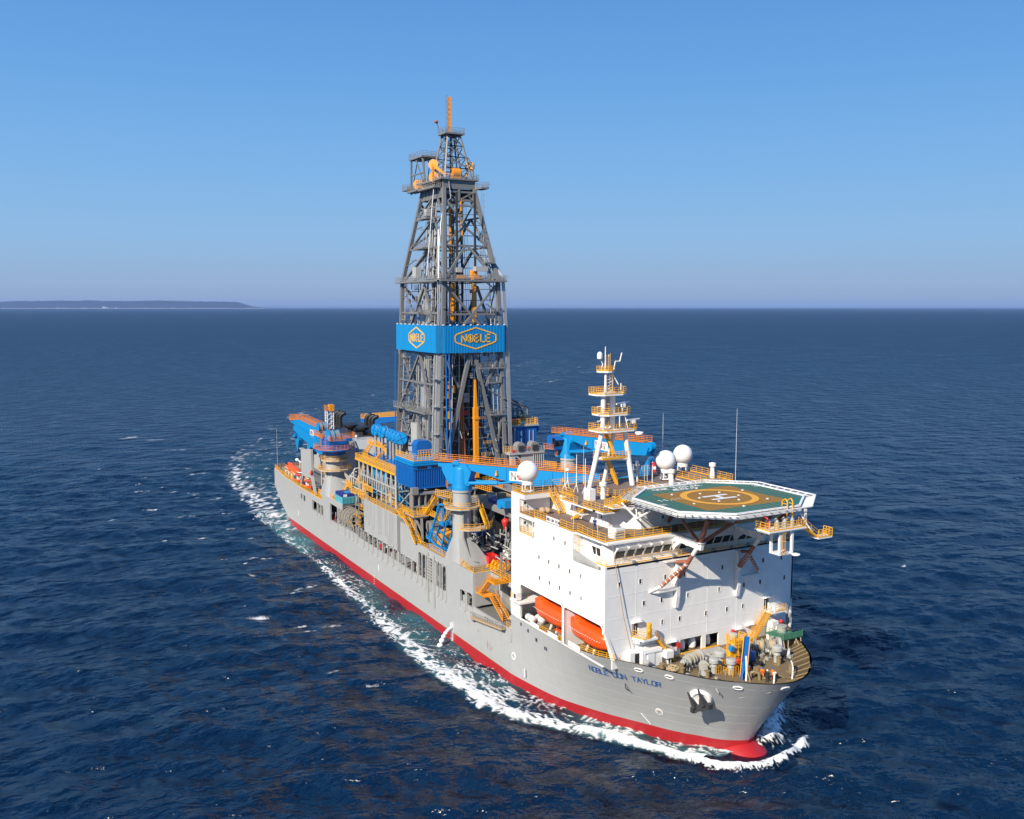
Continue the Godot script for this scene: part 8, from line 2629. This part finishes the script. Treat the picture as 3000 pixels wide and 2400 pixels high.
func mushroom(at: Vector3, s: float, label: String, railed: bool) -> void:
	var o := thing("mushroom_vent", label, "vent", at, "foredeck vents")
	put("trunk", MB.new().lathe([[0.42 * s, 0], [0.42 * s, 1.0 * s], [0.5 * s, 1.02 * s], [0.5 * s, 1.12 * s], [0.42 * s, 1.14 * s], [0.42 * s, 1.6 * s]], at, 16), "grey_light", o)
	put("cap", MB.new().hard([[0.42 * s, 1.55 * s], [0.72 * s, 1.6 * s], [0.74 * s, 2.1 * s], [0.6 * s, 2.22 * s], [0, 2.3 * s]], at, 18), "grey_light", o)
	if railed:
		var r := MB.new()
		r.ladder(at + V(0.5 * s, 0, -0.3), at + V(0.5 * s, 1.8 * s, -0.3), Z, 0.4)
		for k in 3: r.bar(at + V(-0.3 + 0.5 * k, 0, -0.75 * s), at + V(-0.3 + 0.5 * k, 1.2 * s, -0.75 * s), 0.05)
		r.bar(at + V(-0.3, 1.2 * s, -0.75 * s), at + V(0.7, 1.2 * s, -0.75 * s), 0.05)
		put("guard", r, "yellow", o)

func build_foredeck() -> void:
	# starboard: landing, stair, white deck house
	var ld := thing("stair_landing", "white landing with yellow rail and three yellow drums below the starboard front door", "landing", V(1, 15.8, 12))
	put("slab", MB.new().prism([[0, 13.4], [1.9, 12.6], [1.9, 10.0], [0, 10.0]], V(0.02, 15.85, 0), X, Z, Y * 0.3).prism([[0, 13.2], [1.0, 12.6], [0, 10.4]], V(0.02, 15.3, 0), X, Z, Y * 0.55), "white", ld)
	var lr := MB.new()
	lr.rail([V(0.1, 16.15, 13.3), V(1.85, 16.15, 12.5), V(1.85, 16.15, 11.4)], 1.1, 0.06, 0.9)
	lr.stair(V(1.2, FD, 6.7), V(1.2, 16.1, 10.2), 1.1)
	put("stair", lr, "yellow", ld)
	var dr := MB.new()
	for k in 3: put("drum", MB.new().hard([[0.32, 0], [0.36, 0.05], [0.36, 0.62], [0.3, 0.7], [0, 0.72]], V(1.45, 16.15 + 0.74 * k, 11.3), 12), "yellow", ld)
	var hs := thing("deck_house", "small white deck house against the front wall under the starboard landing", "deckhouse", V(1, FD, 10.5))
	put("walls", MB.new().bx(0.02, 1.9, FD, 14.5, 9.2, 12.7).bx(0.02, 1.3, FD, 14.3, 12.7, 14.4), "white", hs)
	put("lean_to", MB.new().prism([[0.0, FD], [1.4, FD], [1.4, 13.1], [0.0, 14.2]], V(0.02, 0, 7.6), X, Y, Z * 1.6), "white", hs)
	put("doorway", MB.new().bx(1.28, 1.34, FD, 14.1, 12.85, 13.6), "black", hs)
	put("hatch_door", MB.new().bx(1.9, 2.0, 12.3, 14.0, 10.6, 11.8), "white", hs)
	put("cable_tray", MB.new().bx(1.95, 2.05, 14.1, 14.3, 9.4, 12.4), "white", hs)
	var cab := thing("deck_cabinet", "white cabinet on short legs at the end of the white deck house", "cabinet", V(2.4, FD, 8.6))
	put("casing", MB.new().box(V(2.3, 13.6, 8.5), V(1.1, 1.0, 1.3)), "white", cab)
	put("leg", MB.new().bx(2.0, 2.2, FD, 13.1, 8.2, 8.4), "white", cab)
	var rb := thing("fire_hose_box", "red hose box on the front wall right of the stair foot", "box", V(0.5, 13.6, 5.2))
	put("box", MB.new().bx(0.35, 0.75, 13.3, 14.1, 4.9, 5.5), "red", rb)
	put("shelf", MB.new().bx(0.02, 0.6, 12.9, 13.5, 5.5, 6.6), "white", rb)
	put("lamp", MB.new().box(V(0.4, 13.9, 6.0), V(0.4, 0.4, 0.5)), "black", rb)
	# port: landing and long stair
	var pl := thing("port_landing", "yellow stair and landing at the port front door", "landing", V(1, 15.8, -13))
	put("slab", MB.new().bx(0.02, 1.6, 15.9, 16.15, -15.2, -12.2).bx(0.02, 1.2, 15.3, 15.9, -15.0, -13.4), "white", pl)
	var ps := MB.new()
	ps.stair(V(1.3, FD, -8.2), V(0.9, 16.1, -12.2), 1.1)
	ps.rail([V(1.6, 16.15, -13.0), V(1.6, 16.15, -15.2)], 1.1, 0.06, 0.8)
	put("stair", ps, "yellow", pl)
	put("handrail", MB.new().rail([V(1.5, 16.15, -15.2), V(1.6, 13.6, -16.4)], 1.1, 0.06, 0.8, false), "grey_light", pl)
	var wl := thing("white_locker", "tall white steel locker below the port landing", "locker", V(1.8, FD, -12.2))
	put("casing", MB.new().bx(1.2, 2.4, FD, 15.0, -12.9, -11.6), "white", wl)
	put("brace", MB.new().bar(V(2.45, 12.2, -11.7), V(2.45, 14.6, -12.8), 0.1).bar(V(2.45, 12.2, -12.8), V(2.45, 14.6, -11.7), 0.1), "white", wl)
	put("red_reel", MB.new().ball(V(1.0, 14.2, -14.8), V(0.35, 0.35, 0.35), 12, 8), "red", wl)
	var rbx := thing("red_box", "small red box on the front wall left of the port stair", "box", V(0.4, 13.4, -5.6))
	put("box", MB.new().bx(0.1, 0.6, 13.4, 14.2, -6.0, -5.4), "red", rbx)
	# winches
	winch("mooring_winch", "grey starboard mooring winch with rope drums before the white bays", V(4.2, FD, 5.6), 0.25, 0.66, 26)
	winch("anchor_windlass", "dark cluttered anchor windlass nearest the starboard bulwark", V(7.7, FD, 6.4), 0.9, 0.52, 34)
	winch("mooring_winch", "big grey port mooring winch with wide flanges by the green platform", V(5.4, FD, -7.2), -0.5, 0.8, 18)
	winch("anchor_windlass", "port anchor windlass half hidden behind the round vent", V(8.0, FD, -7.6), -0.9, 0.55, 26)
	# vents
	mushroom(V(7.0, FD, 2.9), 1.15, "tallest double tiered vent, next to the yellow access frame", true)
	mushroom(V(8.0, FD, 4.8), 0.95, "grey vent close to the dark starboard windlass", true)
	mushroom(V(9.5, FD, 3.0), 1.0, "grey vent standing alone on open deck, nearest the stem of its row", true)
	mushroom(V(9.2, FD, -6.0), 1.1, "broad round vent before the port windlass", false)
	mushroom(V(1.2, FD, -4.9), 0.9, "vent against the front wall beside the red box", false)
	mushroom(V(2.2, FD, -13.6), 0.9, "vent behind the green platform at the port bulwark", false)
	mushroom(V(2.6, FD, 12.4), 0.6, "low squat vent before the white deck house", false)
	# yellow access frame, blue gangway, red gear
	var ya := thing("access_scaffold", "yellow railed access frame beside the blue gangway on the foredeck", "frame", V(5, FD, -2))
	var ym := MB.new()
	for q in [[4.2, -1.0], [5.8, -1.0], [4.2, -3.2], [5.8, -3.2]]: ym.bar(V(q[0], FD, q[1]), V(q[0], FD + 3.4, q[1]), 0.16)
	ym.bx(4.1, 5.9, FD + 2.3, FD + 2.45, -3.3, -0.9)
	ym.rail([V(4.1, FD + 2.45, -0.9), V(5.9, FD + 2.45, -0.9), V(5.9, FD + 2.45, -3.3), V(4.1, FD + 2.45, -3.3)], 1.1, 0.07, 0.7)
	ym.ladder(V(5.9, FD, -1.4), V(5.9, FD + 3.3, -1.4), Z, 0.5, X * 0.5)
	ym.ladder(V(4.4, FD, -0.9), V(4.4, FD + 3.3, -0.9), X, 0.5)
	ym.bx(5.2, 5.8, FD, FD + 1.6, -0.8, -0.2)
	put("frame", ym, "yellow", ya)
	var bg := thing("blue_gangway", "blue ladder-like gangway sloping across the foredeck with yellow edges", "gangway", V(9, FD, 0))
	var g0 := V(11.6, FD + 0.3, 2.6); var g1 := V(6.4, FD + 3.4, -2.8)
	var sd := (g1 - g0).cross(Y).normalized()
	put("tread", MB.new().bar(g0, g1, 0.8, 0.25), "blue_deep", bg)
	var be := MB.new()
	for e in [-1, 1]: be.bar(g0 + sd * 0.45 * e, g1 + sd * 0.45 * e, 0.1, 0.4); be.bar(g0 + sd * 0.45 * e + Y * 0.7, g1 + sd * 0.45 * e + Y * 0.7, 0.07)
	put("edge", be, "yellow", bg)
	put("support", MB.new().bar(V(8.4, FD, -1.6), V(8.0, FD + 2.2, -1.2), 0.35).bar(V(7.4, FD, -3.2), V(7.6, FD + 2.4, -1.8), 0.3).box(V(7.2, FD + 0.8, -2.6), V(1.2, 1.6, 1.2)), "blue_deep", bg)
	put("float", MB.new().box(V(6.0, FD + 2.0, -0.2), V(0.6, 0.7, 0.6)), "blue", bg)
	var rg := thing("red_gear", "red and orange survival gear stacked beside the yellow frame", "gear", V(7.4, FD, -0.4))
	put("case", MB.new().box(V(7.2, FD + 0.4, -0.4), V(0.7, 0.8, 0.6)), "red", rg)
	put("bag", MB.new().box(V(7.8, FD + 0.5, 0.3), V(0.5, 1.0, 0.6)), "lifeboat", rg)
	var dvt := thing("bow_davit", "blue and white hand davit at the starboard bulwark near the seated crewman", "davit", V(11.9, FD, 3.0))
	put("post", MB.new().bar(V(12.0, FD, 3.2), V(11.6, FD + 2.4, 2.8), 0.22), "blue_deep", dvt)
	put("arm", MB.new().path([V(12.4, FD, 2.8), V(12.1, FD + 1.6, 2.5), V(11.7, FD + 2.5, 2.2), V(11.2, FD + 2.9, 1.8)], 0.14, 8), "white", dvt)
	put("brace", MB.new().bar(V(13.0, FD, 2.6), V(12.1, FD + 1.7, 2.5), 0.1), "rope", dvt)
	# coils
	for q in [["rope_coil", V(9.0, FD, -2.3), 0.95, "black", "heap of black cable in a ring on the foredeck"], ["rope_pile", V(4.6, FD, 9.4), 1.0, "rope", "tangled heap of tan mooring rope by the starboard bulwark"]]:
		var cm := MB.new()
		for k in 26:
			var r: float = q[2] * rng.randf_range(0.35, 1.0)
			var ph := rng.randf() * TAU
			var yy: float = rng.randf_range(0.1, 0.75) * (1.15 - r / q[2] * 0.5)
			var pts := []
			for i in 9: pts.push_back(q[1] + V(cos(ph + i * 0.6) * r, yy + 0.1 * sin(i * 1.7 + k), sin(ph + i * 0.6) * r))
			cm.path(pts, 0.075, 5)
		put_thing(q[0], cm, q[3], q[4], "rope")
	# green platform with its struts
	var gp := thing("green_platform", "green railed platform overhanging the port bulwark on struts", "platform", V(5.6, 14, -10.8))
	put("floor", MB.new().bx(3.4, 7.2, 13.95, 14.1, -13.0, -9.2), "green", gp)
	var gs := MB.new()
	gs.bx(7.2, 7.28, 14.1, 15.0, -13.0, -9.2)
	for k in 4: gs.bar(V(7.3, 14.1, -9.2 - k * 1.26), V(7.3, 15.1, -9.2 - k * 1.26), 0.07)
	gs.rail([V(3.4, 14.1, -9.2), V(7.2, 14.1, -9.2)], 1.0, 0.06, 0.9)
	put("side", gs, "green", gp)
	var gl := MB.new()
	gl.bar(V(7.0, 13.9, -9.4), V(8.8, FD, -8.2), 0.1); gl.bar(V(7.0, 13.9, -10.4), V(9.0, FD, -8.4), 0.1); gl.bar(V(7.1, 13.9, -11.8), V(8.2, 12.8, -11.6), 0.1); gl.bar(V(7.1, 13.9, -12.8), V(8.4, 12.9, -11.7), 0.1)
	for q in [[4.0, -9.6], [6.8, -9.6], [6.8, -12.0]]: gl.bar(V(q[0], FD, q[1]), V(q[0], 13.9, q[1]), 0.2)
	put("strut", gl, "rope", gp)
	put("drum", MB.new().hard([[0.7, 0], [0.7, 0.8], [0.8, 0.85], [0.8, 1.0], [0, 1.05]], V(4.4, 14.1, -11.6), 16), "machine", gp)
	# bollards
	var names := ["first bollard from the block along the starboard bulwark", "second bollard from the block along the starboard bulwark", "third bollard along the starboard bulwark, before the dark windlass", "short bollard beside the heap of tan rope", "bollard standing before the port windlass", "bollard near the white gooseneck pipe by the bow ribs"]
	var bp := [V(4.1, FD, 10.9), V(6.7, FD, 9.4), V(9.2, FD, 7.0), V(5.6, FD, 8.6), V(10.2, FD, -5.4), V(13.0, FD, -5.0)]
	var b0 := thing("bollard", names[0], "bollard", Vector3.ZERO, "khaki mooring bollards")
	put("barrel", MB.new().hard([[0.33, 0.1], [0.33, 1.05], [0.42, 1.08], [0.42, 1.18], [0.0, 1.22]], Vector3.ZERO, 14), "khaki", b0)
	put("base", MB.new().bx(-0.5, 0.5, 0, 0.1, -0.5, 0.5), "khaki", b0)
	b0.position = bp[0]
	for i in range(1, 6): copy(b0, bp[i], names[i])
	var lowp := [[V(7.6, FD, 9.2), "first low roller fitting at the starboard edge, near the tan rope"], [V(10.6, FD, 6.6), "second low roller fitting at the starboard edge"], [V(3.4, FD, 11.8), "small capped fitting between deck house and starboard bulwark"], [V(14.2, FD, -6.6), "roller fitting on the ribs at the port bow"], [V(7.6, FD, -11.4), "roller fitting on the ribs under the green platform"]]
	for q in lowp:
		var lf := thing("roller_chock", q[1], "chock", q[0], "deck edge rollers")
		put("base", MB.new().box(q[0] + Y * 0.15, V(1.3, 0.3, 0.6)), "khaki", lf)
		put("roller", MB.new().hard([[0.2, 0.3], [0.2, 0.55], [0.28, 0.6], [0, 0.62]], q[0], 12), "grey_light", lf)
	# pipes, hatch, chain stoppers
	put_thing("gooseneck_pipe", MB.new().path([V(15.6, FD, -2.6), V(15.4, FD + 1.3, -2.9), V(15.0, FD + 1.7, -3.3), V(14.2, FD + 1.8, -4.0), V(13.4, FD + 1.8, -4.6)], 0.12, 8), "white", "white bent pipe post on the open foredeck near the stem", "pipe")
	put_thing("leaning_post", MB.new().tube(V(15.0, FD, 0.2), V(14.6, FD + 1.3, -0.3), 0.12).tube(V(14.6, FD + 1.3, -0.5), V(14.6, FD + 1.3, -0.1), 0.18), "white", "short white leaning post beside the crouching crew", "post")
	var ht := thing("deck_hatch", "dark open hatch with raised lid beside the crew in orange", "hatch", V(13.4, FD, -1.6))
	put("opening", MB.new().bx(12.6, 14.4, FD + 0.005, FD + 0.03, -2.4, -0.9), "black", ht)
	put("coaming", MB.new().bx(12.5, 14.5, FD, FD + 0.2, -2.55, -2.4).bx(14.4, 14.55, FD, FD + 0.2, -2.4, -0.9), "khaki", ht)
	put("lid", MB.new().bx(11.2, 12.2, FD, FD + 1.2, -0.6, 0.4), "khaki", ht)
	var pr := thing("chain_pipe", "bent dark green steel pipe by the seated crewman", "pipe", V(12.6, FD, 1.4))
	put("bend", MB.new().path([V(12.2, FD, 1.9), V(12.2, FD + 0.9, 1.8), V(12.6, FD + 1.15, 1.4), V(13.0, FD + 0.9, 1.0), V(13.1, FD, 1.0)], 0.22, 8), "khaki", pr)
	put("bracket", MB.new().bar(V(13.2, FD + 0.3, 0.6), V(14.0, FD + 0.3, -0.2), 0.25, 0.3), "khaki", pr)
	var pad := thing("grey_hatch_cover", "light grey flat hatch plate before the white bays", "hatch", V(2.6, FD, 1.0))
	put("plate", MB.new().bx(0.4, 4.4, FD + 0.01, FD + 0.14, -2.6, 4.0), "grey_light", pad)
	var pe := MB.new()
	pe.bx(2.2, 4.0, FD + 0.14, FD + 0.2, -0.6, 2.4)
	put("lid", pe, "grey_light", pad)
	var gear := MB.new(); var gy := MB.new()
	for k in 46:
		var p := V(rng.randf_range(2, 9.4), FD, rng.randf_range(-8.5, 9))
		if absf(p.z) > 14.0 - p.x * 0.7: continue
		match k % 3:
			0: gear.tube(p, p + Y * rng.randf_range(0.3, 1.1), 0.08, 0.08, 6)
			1: gear.box(p + Y * 0.2, V(rng.randf_range(0.2, 0.7), 0.4, rng.randf_range(0.2, 0.5)))
			2: gear.path([p, p + Y * 0.6, p + V(0.5, 0.6, 0.4), p + V(0.5, 0, 0.4)], 0.05, 5)
	var gn := put("deck_fittings", gear, "machine")
	gn.set_meta("kind", "stuff")
	meta(gn, "small pipes and valves strewn over the olive foredeck", "deck fittings")
	for q in [[V(3.0, FD, 0), V(3.0, FD, -4.4)], [V(8.6, FD, 3.6), V(10.6, FD, 3.6)], [V(1.4, FD, -6.6), V(1.4, FD, -8.0)]]: gy.rail([q[0], q[1]], 0.9, 0.05, 0.8, false)
	put_thing("hand_rails", gy, "yellow", "low yellow hand rails among the vents of the foredeck", "railing")
	# people on the bow
	person_standing(V(12.9, FD, 0.3), -0.9, "coverall_orange", "helmet_blue", "person in orange standing bent by the dark hatch, blue helmet, left one", 0.25, 1.0)
	person_standing(V(13.9, FD, -0.7), 2.6, "coverall_orange", "helmet_blue", "person in orange bending over beside the leaning post, blue helmet, right one", 0.55, 1.3)
	person_standing(V(14.2, FD, 0.7), 2.2, "coverall_dark", "helmet_white", "person in dark clothes and white helmet between the two in orange", 0.2, 0.9)
	person_standing(V(10.8, FD, 1.0), -0.4, "coverall_orange", "helmet_white", "person in orange and white helmet stooping beside the blue and white davit", 0.85, 1.0)
	# anchor in its bolster
	var an := thing("anchor", "dark stockless anchor hung in the white bolster on the bow", "anchor", V(10.4, 9, 9.2))
	var am := MB.new()
	am.bar(V(9.9, 8.5, 9.7), V(11.8, 9.4, 8.7), 0.7, 0.8)
	am.tube(V(9.6, 9.9, 8.4), V(10.9, 9.1, 9.4), 0.32, 0.32, 8)
	am.box(V(9.8, 8.3, 9.8), V(0.6, 0.7, 0.7)); am.box(V(11.9, 9.4, 8.8), V(0.6, 0.7, 0.7))
	put("crown", am, "dark", an)
	for q in [[V(10.2, 8.7, 9.8), V(8.9, 10.6, 10.2)], [V(11.4, 9.3, 9.2), V(10.1, 11.3, 9.4)]]:
		put("fluke", MB.new().taper(q[0], q[1], 0.95, 0.45, 0.12, 0.12), "dark", an)
	var fh := thing("hull_hook", "small dark hook fitting on the bow plating, below the ship's name", "hook", shell(6.1, 0.6))
	put("arm", MB.new().bar(shell(6.1, 0.62), shell(6.2, 0.62) + shell_n(6.2, 0.62) * 0.7, 0.12).bar(shell(6.2, 0.62) + shell_n(6.2, 0.62) * 0.7, shell(6.25, 0.56) + shell_n(6.2, 0.6) * 0.5, 0.12), "dark", fh)
	var f2 := thing("hull_hook", "small dark hook fitting on the bow plating, right of the anchor", "hook", shell(10.3, 0.85))
	put("arm", MB.new().bar(shell(10.3, 0.86), shell(10.4, 0.86) + shell_n(10.4, 0.86) * 0.6, 0.1).bar(shell(10.4, 0.86) + shell_n(10.4, 0.86) * 0.6, shell(10.5, 0.78) + shell_n(10.4, 0.8) * 0.3, 0.1), "grey_light", f2)
